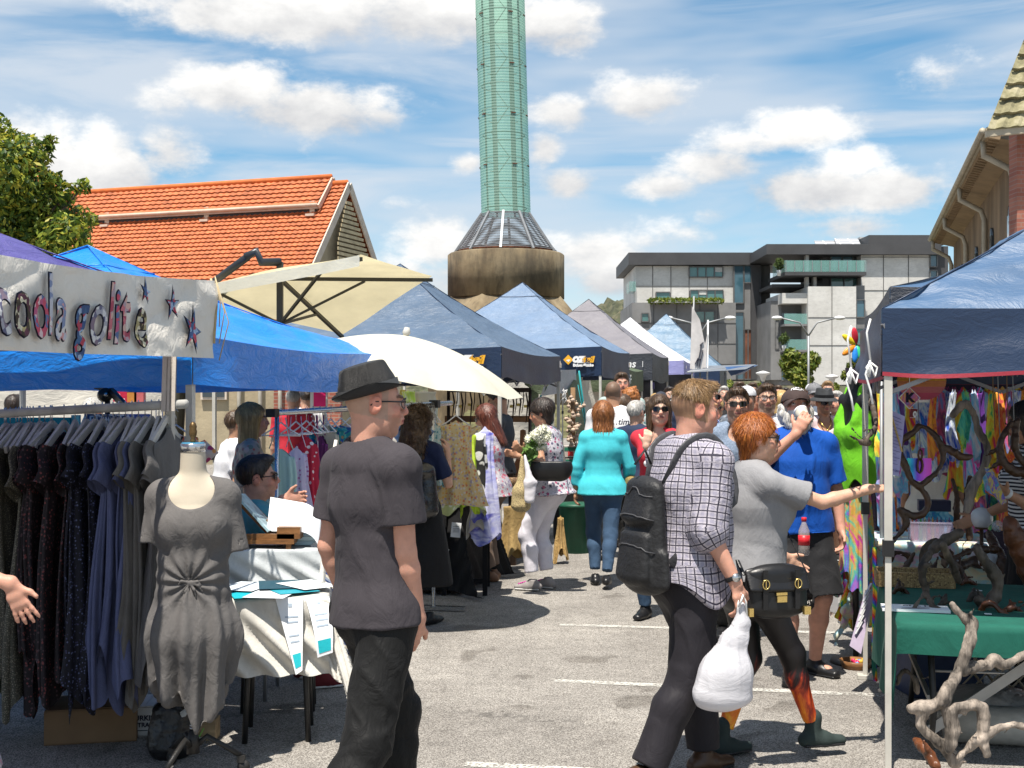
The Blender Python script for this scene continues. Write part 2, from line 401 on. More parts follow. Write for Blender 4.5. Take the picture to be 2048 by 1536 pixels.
med=t.ramp(t.noise(7,co,4,.6),[(.3,(.84,.84,.84)),(.7,(1.1,1.1,1.1))]); c1=t.mix(1.,c1,med,'MULTIPLY')
spot=t.ramp(t.noise(2.2,co,2,.4,dist=.6),[(.30,(.42,.40,.38)),(.36,(1,1,1))]); c1=t.mix(.55,c1,t.mix(1.,c1,spot,'MULTIPLY'))
ck=t.add('ShaderNodeTexVoronoi',feature='DISTANCE_TO_EDGE'); ck.inputs['Scale'].default_value=.55; vm=t.add('ShaderNodeVectorMath',operation='MULTIPLY_ADD'); t.link(t.noise(1.7,co,6,.7,out=1),vm.inputs[0]); vm.inputs[1].default_value=(1.1,1.1,0); t.link(co,vm.inputs[2]); t.link(vm.outputs[0],ck.inputs['Vector'])
c1=t.mix(t.math('MULTIPLY',t.ramp(ck.outputs['Distance'],[(.004,(1,1,1)),(.010,(0,0,0))]),t.ramp(t.noise(.6,co,3),[(.5,(0,0,0)),(.6,(.6,.6,.6))])),c1,(.07,.065,.06,1)); oil=t.ramp(t.noise(.45,co,5,.65,dist=.8),[(.30,(.62,.61,.60)),(.42,(1,1,1))]); c1=t.mix(1.,c1,oil,'MULTIPLY')
t.link(c1,b.inputs['Base Color']); b.inputs['Roughness'].default_value=.9; b.inputs['Specular IOR Level'].default_value=.25
bn=t.add('ShaderNodeBump'); bn.inputs['Strength'].default_value=.8; bn.inputs['Distance'].default_value=.006; t.link(t.math('MULTIPLY',v.outputs['Distance'],-1.),bn.inputs['Height']); t.link(bn.outputs[0],b.inputs['Normal'])
ASPH=m
g=MB(); S=1500; g.raw([(-S,-S,0),(S,-S,0),(S,S,0),(-S,S,0)],[(0,1,2,3)]); struct('ground',g,ASPH)
m,t,b=mk('worn_paint'); co=t.coord()
b.inputs['Base Color'].default_value=(.62,.61,.56,1); b.inputs['Roughness'].default_value=.8
nz=t.noise(60,co,4,.6); nz2=t.noise(5,co,3,.6); al=t.ramp(t.math('ADD',nz,t.math('MULTIPLY',nz2,.55)),[(.68,(0,0,0)),(.80,(.7,.7,.7))]); t.link(al,b.inputs['Alpha'])
PAINT=m
def pline(a,b_,w=.075):
    a=A(a);b_=A(b_); d=nrm(b_-a); n=A(-d[1],d[0],0)*w/2; q=MB(); q.raw([a-n,b_-n,b_+n,a+n],[(0,1,2,3)]); q.v[0][:,2]=.004
    return struct('parking_line',q,PAINT,loc=None)
for (x0,y0,x1,y1) in [(1108,1362,1790,1393),(1120,1250,1790,1270),(930,1529,1240,1545),(1300,1180,1700,1190)]:
    pline(G(x0,y0),G(x1,y1))
# ------------------------------------------------------------ far hill
m,t,b=mk('bush_hill'); n=t.noise(.22,None,6,.7); t.link(t.ramp(n,[(.3,(.035,.04,.025)),(.5,(.07,.075,.04)),(.72,(.16,.13,.085))]),b.inputs['Base Color']); b.inputs['Roughness'].default_value=1
HILL=m
g=MB()
def hf(u,v_):
    X=-250+u*560; Yd=330+v_*160; pxv=(X/Yd)*F+1024
    h=np.interp((X/330)*F+1024,[-400,900,1100,1190,1270,1400,1560,1700,2200],[2,4,12,24,29,30,27,22,8])*1.18*np.sin(np.clip(v_*1.5,0,1)*math.pi/2)
    p=np.stack([X,Yd,h],-1); h=h+fn3(p,3,.12,3)*1.8+fn3(p,4,.9,2)*.9*(v_>.05); h=h+RNG.normal(size=h.shape)*.55*(v_>.02)
    return X,Yd,h-.5
g.grid(hf,420,60,smooth=False); o=struct('hill',g,HILL)
# leafy clumps on the hill line
def leafcloud(mb,centers,radii,n,size,cols,seed=0,flat=1.):
    r=np.random.default_rng(seed); centers=A([list(c) for c in centers]); radii=A([list(np.broadcast_to(x,3)) for x in radii])
    wts=radii.prod(1)**(.67); k=r.choice(len(centers),n,p=wts/wts.sum()); d=r.normal(size=(n,3)); d/=np.linalg.norm(d,axis=1)[:,None]
    rr=r.random(n)**.28; p=centers[k]+d*radii[k]*rr[:,None]
    nn=d+r.normal(size=(n,3))*.7; nn/=np.linalg.norm(nn,axis=1)[:,None]; a=np.cross(nn,r.normal(size=(n,3))); a/=np.linalg.norm(a,axis=1)[:,None]; bb=np.cross(nn,a)
    s=size*(.55+.9*r.random(n))[:,None]; V=np.stack([p-a*s,p-bb*s*.42*flat,p+a*s,p+bb*s*.42*flat],1).reshape(-1,3)
    cols=A([list(c) for c in cols]); cc=cols[r.integers(0,len(cols),n)]*(.75+.5*r.random((n,1))); 
    mb.v.append(V); base=mb.n; mb.f+= (np.arange(n*4).reshape(n,4)+base).tolist(); mb.m+=[0]*n; mb.sm+=[False]*n; mb.c.append(np.repeat(cc,4,0)); mb.n+=4*n
LEAF=Mattr('leaf',rough=.5,bump=0,var=.1,trl=.35,spec=.3)
BARK=M('bark',(.09,.065,.045),.9,.3,5,.5,30)
def tree(loc,label,trunk,centers,radii,n,size,cols,seed,name='tree',group=None,branches=True):
    T=thing(name,loc,label,'tree' if 'tree' in name else 'shrub',group); mb=MB(); loc=A(loc); top=loc+A(0,0,trunk)
    mb.tube([loc,loc+(0.03,0,trunk*.5),top],[trunk*.045+.03,trunk*.035+.02,trunk*.028+.02],8)
    if branches:
        for c in centers:
            c=A(c); q=loc+A(0,0,trunk*.75); mb.tube([q,(q+c)/2+A(0,0,.08*trunk),c],[trunk*.022+.01,trunk*.014+.008,.006],6)
    obj('trunk',mb,BARK,T); cr=MB(); leafcloud(cr,centers,radii,n,size,cols,seed); obj('crown',cr,LEAF,T); return T
GR=[(.05,.085,.02),(.09,.13,.025),(.16,.19,.03),(.03,.055,.018),(.22,.22,.03)]
# left street tree (crown reaches in from the left edge)
Y=15.
def blobs(lst,Y): return [P(a,b_,Y+dy) for a,b_,r,dy in lst],[r/F*Y for a,b_,r,dy in lst]
ls=[(-60,420,150,0),(10,340,85,-.3),(35,420,90,.3),(60,300,45,0),(20,280,40,0),(90,440,70,.2),(125,470,60,-.2),(150,430,38,.3),(70,480,60,0),(130,375,24,0),(105,350,24,0),(-40,250,60,0),(185,425,14,0),(165,360,16,0),(100,270,16,0),(20,480,80,.5),(-150,380,160,.3)]
cc,rr=blobs([(a_,b_+14,r_,d_) for a_,b_,r_,d_ in ls],Y)
T=tree((cc[0][0]-.2,Y,0),'tall leafy tree with yellow green tips behind the purple canopy, left of the orange roof',2.6,cc,rr,30000,.044,[(.07,.12,.02),(.12,.19,.03),(.22,.28,.04),(.04,.08,.015),(.36,.40,.05),(.38,.34,.04)],5)
# light poles etc are further below
# ------------------------------------------------------------ orange tiled hall
m,t,b=mk('terracotta_tile'); sepc=t.attr('col'); n=t.noise(3,None,5,.6); t.link(t.mix(1.,sepc.outputs[0],t.ramp(n,[(.3,(.72,.72,.72)),(.7,(1.08,1.05,1))]),'MULTIPLY'),b.inputs['Base Color']); b.inputs['Roughness'].default_value=.75
TILE=m
def tiled(mb,a,b_,up_len,slope_dir,down,courses,tile=.30,base=(.46,.13,.045),thick=.075,seed=1):
    """a->b_ along the top edge; slope_dir: downhill vector"""
    a=A(a);b_=A(b_); L=np.linalg.norm(b_-a); e=(b_-a)/L; sd=nrm(slope_dir); n=nrm(np.cross(e,sd)); n=n if n[2]>0 else -n; cl=down/courses
    r=np.random.default_rng(seed); K=int(L/tile); x=np.linspace(0,L,K*4+1); wave=.022*np.cos(x/tile*2*math.pi)
    for c in range(courses):
        jit=r.normal(size=K+1)*.10; colr=np.array([base])*(1+jit[np.minimum((x/tile).astype(int),K)][:,None]); colr=np.clip(colr,0,1); jz=np.repeat(r.normal(size=K+1)*.004,4)[:len(x)]
        t0=c*cl; t1=(c+1)*cl+.03
        r0=a+np.outer(x,e)+sd*t0+np.outer(wave+.004+jz,n); r1=a+np.outer(x,e)+sd*t1+np.outer(wave+thick+jz,n); r2=r1-n*(thick*.75)
        V=np.vstack([r0,r1,r2]); k=len(x); f=[(i,i+1,k+i+1,k+i) for i in range(k-1)]+[(k+i,k+i+1,2*k+i+1,2*k+i) for i in range(k-1)]
        mb.raw(V,f,0,np.vstack([colr,colr,colr]))
PINK=M('pinkish_trim',(.55,.42,.33),.7,.1,3,.1,20)
RENDERW=M('ochre_render',(.36,.30,.20),.9,.2,1.2,.2,15)
GLD=M('dark_glass',(.03,.045,.055),.08,.0,1,0,1,spec=.8)
BRICKM={}
def brick(name,c1,c2,mortar,scale=1.,axes='x'):
    m,t,b=mk(name); co=t.coord(); br=t.add('ShaderNodeTexBrick'); sp=t.add('ShaderNodeSeparateXYZ'); t.link(co,sp.inputs[0]); cb=t.add('ShaderNodeCombineXYZ')
    t.link(t.math('ADD',sp.outputs[0],sp.outputs[1]) if axes=='xy' else sp.outputs[0 if axes=='x' else 1],cb.inputs[0]); t.link(sp.outputs[2],cb.inputs[1]); t.link(cb.outputs[0],br.inputs[0])
    br.inputs['Scale'].default_value=scale; br.inputs['Color1'].default_value=(*c1,1); br.inputs['Color2'].default_value=(*c2,1); br.inputs['Mortar'].default_value=(*mortar,1)
    br.inputs['Brick Width'].default_value=.24; br.inputs['Row Height'].default_value=.086; br.inputs['Mortar Size'].default_value=.008
    t.link(t.mix(1.,br.outputs[0],t.ramp(t.noise(2,None,5),[(.3,(.8,.8,.8)),(.7,(1.1,1.1,1.1))]),'MULTIPLY'),b.inputs['Base Color']); b.inputs['Roughness'].default_value=.9
    return m
REDB=brick('red_brick',(.25,.07,.045),(.34,.11,.07),(.30,.25,.2))
hall=thing('brick_hall',(-12,50,0),'long hall with orange terracotta tiled roof, raised ridge vent and louvred gable','building')
th=rad(19); E=A(-math.cos(th),math.sin(th),0); Q=A(-math.sin(th),-math.cos(th),0)   # E along ridge to the left, Q towards camera
AP=A(-6.92,52.6,10.54); LEN=17.; sl_=rad(50)
SD=nrm(Q*math.cos(sl_)-UP*math.sin(sl_)); SDb=nrm(-Q*math.cos(sl_)-UP*math.sin(sl_)); SL=8.2
mb=MB(); tiled(mb,AP,AP+E*LEN,0,SD,SL,33,tile=.25); tiled(mb,AP+E*LEN,AP,0,SDb,SL,33,tile=.25,seed=2)
mb.tube([AP+UP*.05,AP+E*LEN+UP*.05],.13,8,col=(.62,.15,.03))
roof=obj('roof',mb,TILE,hall)
# raised ridge vent
mo=AP+UP*.30+E*.75; mdn=nrm(Q*math.cos(rad(47))-UP*math.sin(rad(47))); mdb=nrm(-Q*math.cos(rad(47))-UP*math.sin(rad(47)))
mb=MB(); tiled(mb,mo,mo+E*(LEN-1.5),0,mdn,1.75,6,seed=3); tiled(mb,mo+E*(LEN-1.5),mo,0,mdb,1.75,6,seed=4); mb.tube([mo+UP*.05,mo+E*(LEN-1.5)+UP*.05],.12,8,col=(.62,.15,.03))
obj('vent_roof',mb,TILE,roof)
mb=MB(); ev=mo+mdn*1.78
mb.beam(ev-UP*.08,ev+E*(LEN-1.5)-UP*.08,.07,.17); mb.tube([ev+Q*.1-UP*.02,ev+Q*.1+E*(LEN-1.5)-UP*.02],.075,8)
mb.beam(mo-E*.06-UP*.05,mo-E*.06+mdn*1.85-UP*.05,.08,.2); mb.beam(mo-E*.06-UP*.05,mo-E*.06+mdb*1.85-UP*.05,.08,.2)
obj('fascia',mb,PINK,hall)
mb=MB(); cw=AP+Q*.95+E*.9; z0=AP[2]-.95*math.tan(sl_)-.1; cz=z0
h_=1.3
for i in range(4):
    zz=z0-.05+i*.1; mb.beam((cw[0],cw[1],zz),tuple((cw+E*(LEN-1.8))[:2])+(zz,),.03,.09)
mb.box((cw+E*(LEN-1.8)/2)*A(1,1,0)-Q*.1+A(0,0,z0+.05),(.08,LEN-1.8,.6),ax=(Q,E,UP))
obj('louvre_strip',mb,M('cream_louvre',(.50,.42,.27),.8,.15,3,.1,20),hall)
for i in range(19):
    p=cw+E*(.0+i*(LEN-1.8)/18); mb=MB(); mb.box(p*A(1,1,0)+Q*.04+A(0,0,z0+.1),(.06,.07,.6),ax=(Q,E,UP)); obj('vent_post',mb,PINK,hall)
for i in (0,6,12,18):
    p=cw+E*(.15+i*(LEN-1.8)/18); mb=MB(); mb.box(p*A(1,1,0)+Q*.12+A(0,0,z0+.1),(.2,.22,.6),ax=(Q,E,UP)); mb.box(p*A(1,1,0)+Q*.2+A(0,0,z0-.2),(.5,.4,.1),ax=(Q,E,UP)); obj('bracket',mb,PINK,hall)
mb=MB(); p=cw+Q*.12; mb.beam((p[0],p[1],z0-.02),tuple((p+E*(LEN-1.6))[:2])+(z0-.02,),.12,.16); obj('flashing',mb,M('lead',(.05,.045,.045),.7),hall)
# gable wall
HWD=5.3; zb=AP[2]-HWD*math.tan(sl_)
mb=MB(); n0=-E; off=-.15
pA=AP-UP*.25-n0*0+E*.25; L_=pA+Q*HWD; R_=pA-Q*HWD
mb.prism([pA,L_*A(1,1,0)+A(0,0,zb),L_*A(1,1,0),R_*A(1,1,0),R_*A(1,1,0)+A(0,0,zb)],E*.3)
mb.box((L_*A(1,1,0)+E*LEN/2)+A(0,0,zb/2)-Q*.15,(.3,LEN,zb),ax=(Q,E,UP))
obj('wall',mb,RENDERW,hall)
mb=MB()
for s_ in (1,-1):
    d=nrm(Q*s_*math.cos(sl_)-UP*math.sin(sl_)); mb.beam(AP-E*.1-UP*.05,AP-E*.1+d*(SL+.1)-UP*.05,.06,.34,up=UP)
obj('bargeboard',mb,M('pale_trim',(.58,.50,.42),.7,.1,3),hall)
mb=MB()
for i in range(24):
    z=AP[2]-.8-i*.2; hw=(AP[2]-.35-z)/math.tan(sl_)*.93; hw0=-hw if True else 0; lim=min(hw,1.7)
    c=AP*A(1,1,0)-E*.02; mb.beam(tuple((c-Q*hw)[:2])+(z,),tuple((c+Q*lim*.55)[:2])+(z,),.05,.13)
obj('gable_louvre',mb,M('cream_louvre',(.5,.42,.27)),hall)
# low wing in front of hall seen between the stalls: windows, brick panel, downpipes
wing=thing('workshop_wall',P(480,790,30)*A(1,1,0),'pale rendered and red brick workshop wall with windows behind the stalls','building')
mb=MB(); c=P(250,790,30)*A(1,1,0); mb.box(c+A(0,0,1.9),(7.6,.3,3.8)); obj('wall',mb,RENDERW,wing)
mb=MB(); c=P(600,790,30)*A(1,1,0); mb.box(c+A(.2,-.02,1.9),(1.6,.3,3.8)); obj('brick_panel',mb,REDB,wing)
for px in (428,330,200):
    mb=MB(); c=P(px,790,29.8)*A(1,1,0); mb.box(c+A(0,0,2.0),(.62,.1,.9)); wf=obj('window',mb,M('pale_trim',(.58,.5,.42)),wing)
    mb=MB(); mb.box(c+A(-.14,-.06,2.0),(.24,.02,.78)); mb.box(c+A(.14,-.06,2.0),(.24,.02,.78)); obj('pane',mb,GLD,wf)
for px in (478,520,560):
    mb=MB(); c=P(px,790,29.7)*A(1,1,0); mb.tube([c,c+A(0,0,3.7)],.05,8); obj('downpipe',mb,M('pipe_cream',(.5,.46,.38),.5),wing)
# small tiled turret house behind the tree
tur=thing('turret_house',(-16.6,44,0),'small brick house with stepped orange roof glimpsed behind the left tree','building')
mb=MB(); mb.box((-17.0,44,4.3),(1.6,3,8.6)); obj('wall',mb,REDB,tur)
mb=MB()
for z,hw,h in ((8.0,1.25,1.0),(8.9,.9,1.1)):
    c=A(-17.0,44,z); K=[c+A(sx*hw,sy*hw*1.2,0) for sx,sy in((-1,-1),(1,-1),(1,1),(-1,1))]; mb.raw(K+[c+A(0,0,h)],[(0,1,4),(1,2,4),(2,3,4),(3,0,4)],0,(.66,.17,.05)); 
obj('roof',mb,TILE,tur)
mb=MB(); mb.box((-17,44,8.8),(1.9,2.4,.16)); obj('cornice',mb,PINK,tur)
# ------------------------------------------------------------ glass tower
TC=A((1012-1024)/F*60,60,0); tw=thing('glass_tower',TC,'tall green glass louvre tower on a ribbed steel skirt and stained concrete drum','tower')
m,t,b=mk('stained_concrete'); n=t.noise(.7,None,6,.65,stretch=(1,1,.35)); n2=t.noise(3.5,None,5,.6,stretch=(1,1,.25)); n3=t.noise(.45,None,3)
c_=t.ramp(n,[(.3,(.07,.05,.03)),(.5,(.19,.145,.085)),(.7,(.29,.23,.145))]); c_=t.mix(t.ramp(n2,[(.34,(.7,.7,.7)),(.50,(0,0,0))]),c_,(.09,.07,.045,1)); c_=t.mix(t.ramp(n3,[(.5,(0,0,0)),(.62,(.5,.5,.5))]),c_,(.03,.03,.025,1))
t.link(c_,b.inputs['Base Color']); b.inputs['Roughness'].default_value=.95; bn=t.add('ShaderNodeBump'); bn.inputs['Strength'].default_value=.3; bn.inputs['Distance'].default_value=.03; t.link(t.noise(6,None,6),bn.inputs['Height']); t.link(bn.outputs[0],b.inputs['Normal']); CONC=m
kz=lambda py:CH+(HZ-py)/F*60
R1=2.80; mb=MB(); mb.lathe([(R1,kz(598)),(R1,kz(512)),(R1*.97,kz(509)),(R1*.8,kz(509))],TC,40); 
mb.lathe([(3.95,0),(3.9,kz(650)),(R1*1.0,kz(596))],TC,8,ph=rad(22),smooth=False); obj('concrete_base',mb,CONC,tw)
mb=MB(); mb.lathe([(2.35,kz(509)),(2.35,kz(500)),(2.0,kz(498))],TC,32); obj('rust_ring',mb,M('rust',(.16,.06,.03),.9,.4,8,.4,20),tw)
STEEL=M('galv_steel',(.30,.31,.32),.62,.1,4,.05,20,metal=.7); DSTEEL=M('green_steel',(.03,.05,.045),.8,.1,4,spec=.1)
r_t=1.18; zt=kz(430); zs=kz(503); lean=A(-.29/10.3,0,0)
mb=MB(); NS=24
for i in range(NS):
    f_=i/(NS-1); z=zs+(zt-zs)*f_; R_s=2.42+(r_t+.04-2.42)*f_**.9; n=40
    for j in range(n):
        a0=2*math.pi*j/n; a1=2*math.pi*(j+1)/n; p0=TC+A(math.cos(a0)*R_s,math.sin(a0)*R_s,z); p1=TC+A(math.cos(a1)*R_s,math.sin(a1)*R_s,z); mb.beam(p0,p1,.03,.035)
obj('steel_skirt',mb,STEEL,tw)
mb=MB()
for j in range(10):
    a0=2*math.pi*(j+.35)/10; p0=TC+A(math.cos(a0)*2.5,math.sin(a0)*2.5,zs-.1); p1=TC+A(math.cos(a0)*(r_t+.02),math.sin(a0)*(r_t+.02),zt+.05); mb.beam(p0,p1,.11,.09)
obj('skirt_strut',mb,STEEL,tw)
ZTOP=24.5
m,t,b=mk('green_glass'); b.inputs['Base Color'].default_value=(.38,.58,.48,1); b.inputs['Roughness'].default_value=.45; b.inputs['Specular IOR Level'].default_value=.5
tr=t.add('ShaderNodeBsdfTransparent'); tr.inputs[0].default_value=(.62,.84,.75,1); mx=t.add('ShaderNodeMixShader'); mx.inputs[0].default_value=.42; t.link(tr.outputs[0],mx.inputs[1]); t.link(b.outputs[0],mx.inputs[2]); t.link(mx.outputs[0],t.n['Material Output'].inputs[0]); GGL=m
mb=MB(); z=zt
while z<ZTOP:
    c=TC+lean*(z-zt); mb.lathe([(r_t+.012,z),(r_t-.012,z+.129)],c,48); mb.f=mb.f[:-2]; mb.m=mb.m[:-2]; mb.sm=mb.sm[:-2]; z+=.135
obj('glass_louvres',mb,GGL,tw)
mb=MB()
for ang in (-66,-56,-112,-122,62,118,20,160):
    a0=rad(ang); rr_=.92; c=A(math.cos(a0)*rr_,math.sin(a0)*rr_,0); mb.beam(TC+c+A(0,0,zt),TC+c+lean*(ZTOP-zt)+A(0,0,ZTOP),.09,.09)
k=0; z=zt+.3
while z<ZTOP:
    c=TC+lean*(z-zt); n=24
    for j in range(n):
        a0=2*math.pi*j/n;a1=2*math.pi*(j+1)/n; mb.beam(c+A(math.cos(a0)*1.0,math.sin(a0)*1.0,z),c+A(math.cos(a1)*1.0,math.sin(a1)*1.0,z),.03,.04)
    a0=rad(-75+ (k%2)*-57); a1=rad(-132+(k%2)*57); mb.beam(c+A(math.cos(a0)*.9,math.sin(a0)*.9,z),c+A(math.cos(a1)*.9,math.sin(a1)*.9,z+1.17),.035,.035)
    z+=1.17; k+=1
obj('steel_ladder',mb,DSTEEL,tw)
mb=MB(); z=zt+.15; k=0
for py in (335,235,137,36,-60):
    z=kz(py); c=TC+lean*(z-zt)
    for ang in (-66,-140,-20,170,60,120):
        a0=rad(ang); mb.box(c+A(math.cos(a0)*(r_t+.02),math.sin(a0)*(r_t+.02),z),(.03,.24,.05),ax=((math.cos(a0),math.sin(a0),0),(-math.sin(a0),math.cos(a0),0),UP))
obj('clamp',mb,M('rusty_clamp',(.12,.05,.03),.8),tw)
# ------------------------------------------------------------ modern apartment blocks
m,t,b=mk('panel_concrete'); n=t.noise(.5,None,6,.65); n2=t.noise(4,None,5,.7,stretch=(1,1,2)); c_=t.ramp(n,[(.3,(.46,.45,.42)),(.7,(.64,.63,.60))]); c_=t.mix(t.ramp(n2,[(.45,(0,0,0)),(.75,(.45,.45,.45))]),c_,(.33,.32,.31,1)); t.link(c_,b.inputs['Base Color']); b.inputs['Roughness'].default_value=.85; PANEL=m
DGREY=M('charcoal_cladding',(.06,.06,.063),.6,.1,1,0,1); MGREY=M('mid_grey_render',(.20,.20,.20),.8,.15,.8,0,1); JOINT=M('joint',(.10,.10,.10),.9)
BGL=M('blue_glass',(.05,.12,.16),.05,.25,.4,0,1,spec=1.0); TGL=M('teal_glass',(.08,.20,.19),.08,.2,.5,0,1,spec=.9)
BALU=M('balustrade_glass',(.25,.5,.45),.05,0,1,0,1,alpha=.35,spec=.8)
class Fac:
    """facade pieces laid out in pixel-derived metres at a given depth"""
    def __init__(s,root,Y): s.r=root; s.Y=Y; s.k=Y/F
    def X(s,px): return (px-1024)*s.k
    def Z(s,py): return max(0,CH+(HZ-py)*s.k)
    def box(s,name,x0,y0,x1,y1,mat,front=0.,depth=.2,parent=None,mb=None):
        q=mb or MB(); X0,X1=s.X(x0),s.X(x1); Z1,Z0=s.Z(y0),s.Z(y1); q.box(((X0+X1)/2,s.Y-front+depth/2,(Z0+Z1)/2),(X1-X0,depth,Z1-Z0))
        if mb is None: return obj(name,q,mat,parent or s.r)
    def joints(s,x0,y0,x1,y1,xs,ys,front):
        q=MB()
        for x in xs: s.box('',x-.6,y0,x+.6,y1,None,front,.06,mb=q)
        for y in ys: s.box('',x0,y-.5,x1,y+.5,None,front-.002,.06,mb=q)
        return obj('panel_joint',q,JOINT,s.r)
    def window(s,x0,y0,x1,y1,front,n=2,glass=None,blinds=None):
        q=MB(); t_=2.; s.box('',x0,y0,x1,y0+t_,None,front,.2,mb=q); s.box('',x0,y1-t_,x1,y1,None,front,.2,mb=q)
        for i in range(n+1):
            x=x0+(x1-x0)*i/n; s.box('',x-t_/2,y0+t_,x+t_/2,y1-t_,None,front,.2,mb=q)
        w_=obj('window',q,M('alu_grey',(.12,.12,.12),.5),s.r)
        q=MB(); s.box('',x0+.2,y0+.2,x1-.2,y1-.2,None,front-.08,.05,mb=q); obj('pane',q,glass or TGL,w_)
        if blinds:
            q=MB(); 
            for (a,b_) in blinds: s.box('',x0+(x1-x0)*a,y0+t_,x0+(x1-x0)*b_,y0+(y1-y0)*.5,None,front-.05,.02,mb=q)
            obj('blind',q,M('blind',(.55,.55,.52),.8),w_)
        return w_
bA=thing('apartment_block',(14,85,0),'pale concrete apartment block with flat dark roof and planted ledge, behind the tent peaks','building')
f=Fac(bA,85)
f.box('roof',1253,510,1535,534,DGREY,1.5,10.)
f.box('upper_wall',1268,535,1462,650,PANEL,1.0,9); f.joints(1268,535,1462,650,[1302,1338,1374,1410],[575,612],1.03)
f.box('side_frame',1462,528,1508,760,MGREY,1.2,9); f.box('tower_fin',1494,510,1514,760,DGREY,1.5,9); f.box('stair_core',1508,512,1535,760,MGREY,.9,8)
f.box('lower_wall',1258,610,1460,760,MGREY,2.2,9); f.joints(1258,614,1460,760,[1300,1345,1390,1425],[650,690,730],2.23)
f.window(1374,536,1440,558,1.15,4,TGL,[(.75,1)]); f.window(1308,586,1336,607,1.15,1); f.window(1376,582,1441,602,1.15,4,TGL,[(.25,.5)])
f.window(1380,626,1418,650,2.35,2); f.window(1276,630,1290,648,2.35,1)
f.window(1461,534,1480,610,1.35,1,BGL); f.window(1481,534,1496,570,1.35,1,BGL); f.window(1462,626,1480,760,1.4,1,BGL); f.window(1481,660,1496,760,1.4,2,M('red_reflection_glass',(.20,.09,.06),.1,.5,.6,0,1))
f.box('stair_glass',1512,690,1527,760,BGL,1.0,.1)
q=MB(); leafcloud(q,[A(f.X(1295+i*10),85-2.9,f.Z(608)) for i in range(14)],[(.3,.25,.16)]*14,1600,.16,[(.16,.22,.03),(.25,.28,.05),(.10,.15,.03)],9)
tag(obj('ledge_plants',q,LEAF,bA),None)
f.box('planter',1292,607,1425,612,PANEL,3.1,.9)
q=MB()
for i in range(8): q.box((f.X(1430+i*12),88,f.Z(507)),(.9+.2*(i%2),.6,.3))
obj('rooftop_unit',q,M('pale_metal',(.45,.45,.44),.5),bA)
f.box('side_balcony',1255,566,1268,586,BALU,1.3,2.)
bB=thing('apartment_block',(24,80,0),'stepped grey apartment block with glass balcony, roof terrace and rooftop solar panels','building')
f=Fac(bB,80)
f.box('roof',1520,496,1860,516,DGREY,2.1,12); f.box('roof',1720,478,1868,497,DGREY,2.0,11.5) 
f.box('concrete_wall',1708,502,1842,770,PANEL,1.6,10); f.joints(1708,502,1842,770,[1801,1752],[520,585,640,695,740],1.63)
f.box('front_wall',1597,580,1690,770,PANEL,2.6,8); f.joints(1597,580,1690,770,[1643],[640,694],2.63)
f.box('slot_wall',1690,577,1710,770,MGREY,2.2,8); f.window(1693,604,1709,640,2.35,1,BGL); f.window(1693,660,1709,692,2.35,1,TGL); f.window(1693,705,1709,760,2.35,1,BGL)
f.box('penthouse_wall',1640,506,1710,578,DGREY,.6,6); f.window(1656,506,1678,545,.75,1,BGL); f.window(1679,506,1700,545,.75,1,BGL); f.window(1656,556,1708,578,.75,2,TGL)
f.box('balcony_floor',1551,552,1708,559,DGREY,2.8,5); q=MB(); f.box('',1551,530,1708,552,None,2.75,.05,mb=q); q.box((f.X(1551),80-1.,f.Z(541)),(.05,3.5,.7)); obj('balustrade',q,BALU,bB)
[f.box('balustrade_post',x,531,x+1.2,553,STEEL,2.82,.05) for x in range(1552,1708,17)]
for x0,x1,y0,y1 in ((1600,1606,506,582),(1615,1621,556,582)): f.box('column',x0,y0,x1,y1,PANEL,1.6,.5)
f.box('lower_slab',1538,571,1640,577,DGREY,1.0,5); f.box('recess_wall',1553,600,1598,770,MGREY,.8,6); f.box('parapet',1549,592,1598,612,PANEL,2.3,5)
for y in (650,700): 
    f.box('balcony_floor',1553,y+2,1598,y+6,MGREY,2.4,2.5); f.box('balustrade',1553,y-18,1598,y+2,BALU,2.3,.05)
f.window(1556,626,1590,640,.95,1,BGL); f.window(1556,710,1596,762,.95,2,BGL); f.window(1544,640,1551,700,1.05,1,BGL)
f.box('link_wall',1535,604,1556,760,MGREY,1.0,5)
f.window(1843,500,1857,540,1.7,1,BGL); f.window(1843,545,1857,575,1.7,1,BGL); f.box('end_wall',1842,498,1880,770,DGREY,1.5,9)
q=MB()
for px0,py0,w_ in ((1632,487,46),(1672,483,48)):
    a=A(f.X(px0),80,f.Z(py0)); q.raw([a+A(-.3,-1.4,-.45),a+A(w_*f.k-.3,-1.4,-.45),a+A(w_*f.k,.5,.25),a+A(0,.5,.25)],[(0,1,2,3)]); q.raw([a+A(-.3,-1.4,-.49),a+A(w_*f.k-.3,-1.4,-.49),a+A(w_*f.k,.5,.21),a+A(0,.5,.21)],[(3,2,1,0)])
m,t,b=mk('solar'); br=t.add('ShaderNodeTexBrick'); t.link(t.coord(),br.inputs[0]); br.inputs['Scale'].default_value=1; br.offset=0; br.inputs['Brick Width'].default_value=.8; br.inputs['Row Height'].default_value=.6; br.inputs['Mortar Size'].default_value=.04
br.inputs['Color1'].default_value=(.25,.26,.28,1); br.inputs['Color2'].default_value=(.3,.31,.33,1); br.inputs['Mortar'].default_value=(.6,.6,.6,1); t.link(br.outputs[0],b.inputs['Base Color']); b.inputs['Roughness'].default_value=.7
obj('solar_panel',q,m,bB)
q=MB()
for px in (1745,1758,1770,1800,1806,1822,1834,1846,1856): q.box((f.X(px),82,f.Z(475)),(.34*(1+.5*(px%3)),.6,.5))
obj('rooftop_unit',q,M('pale_metal',(.45,.45,.44)),bB)
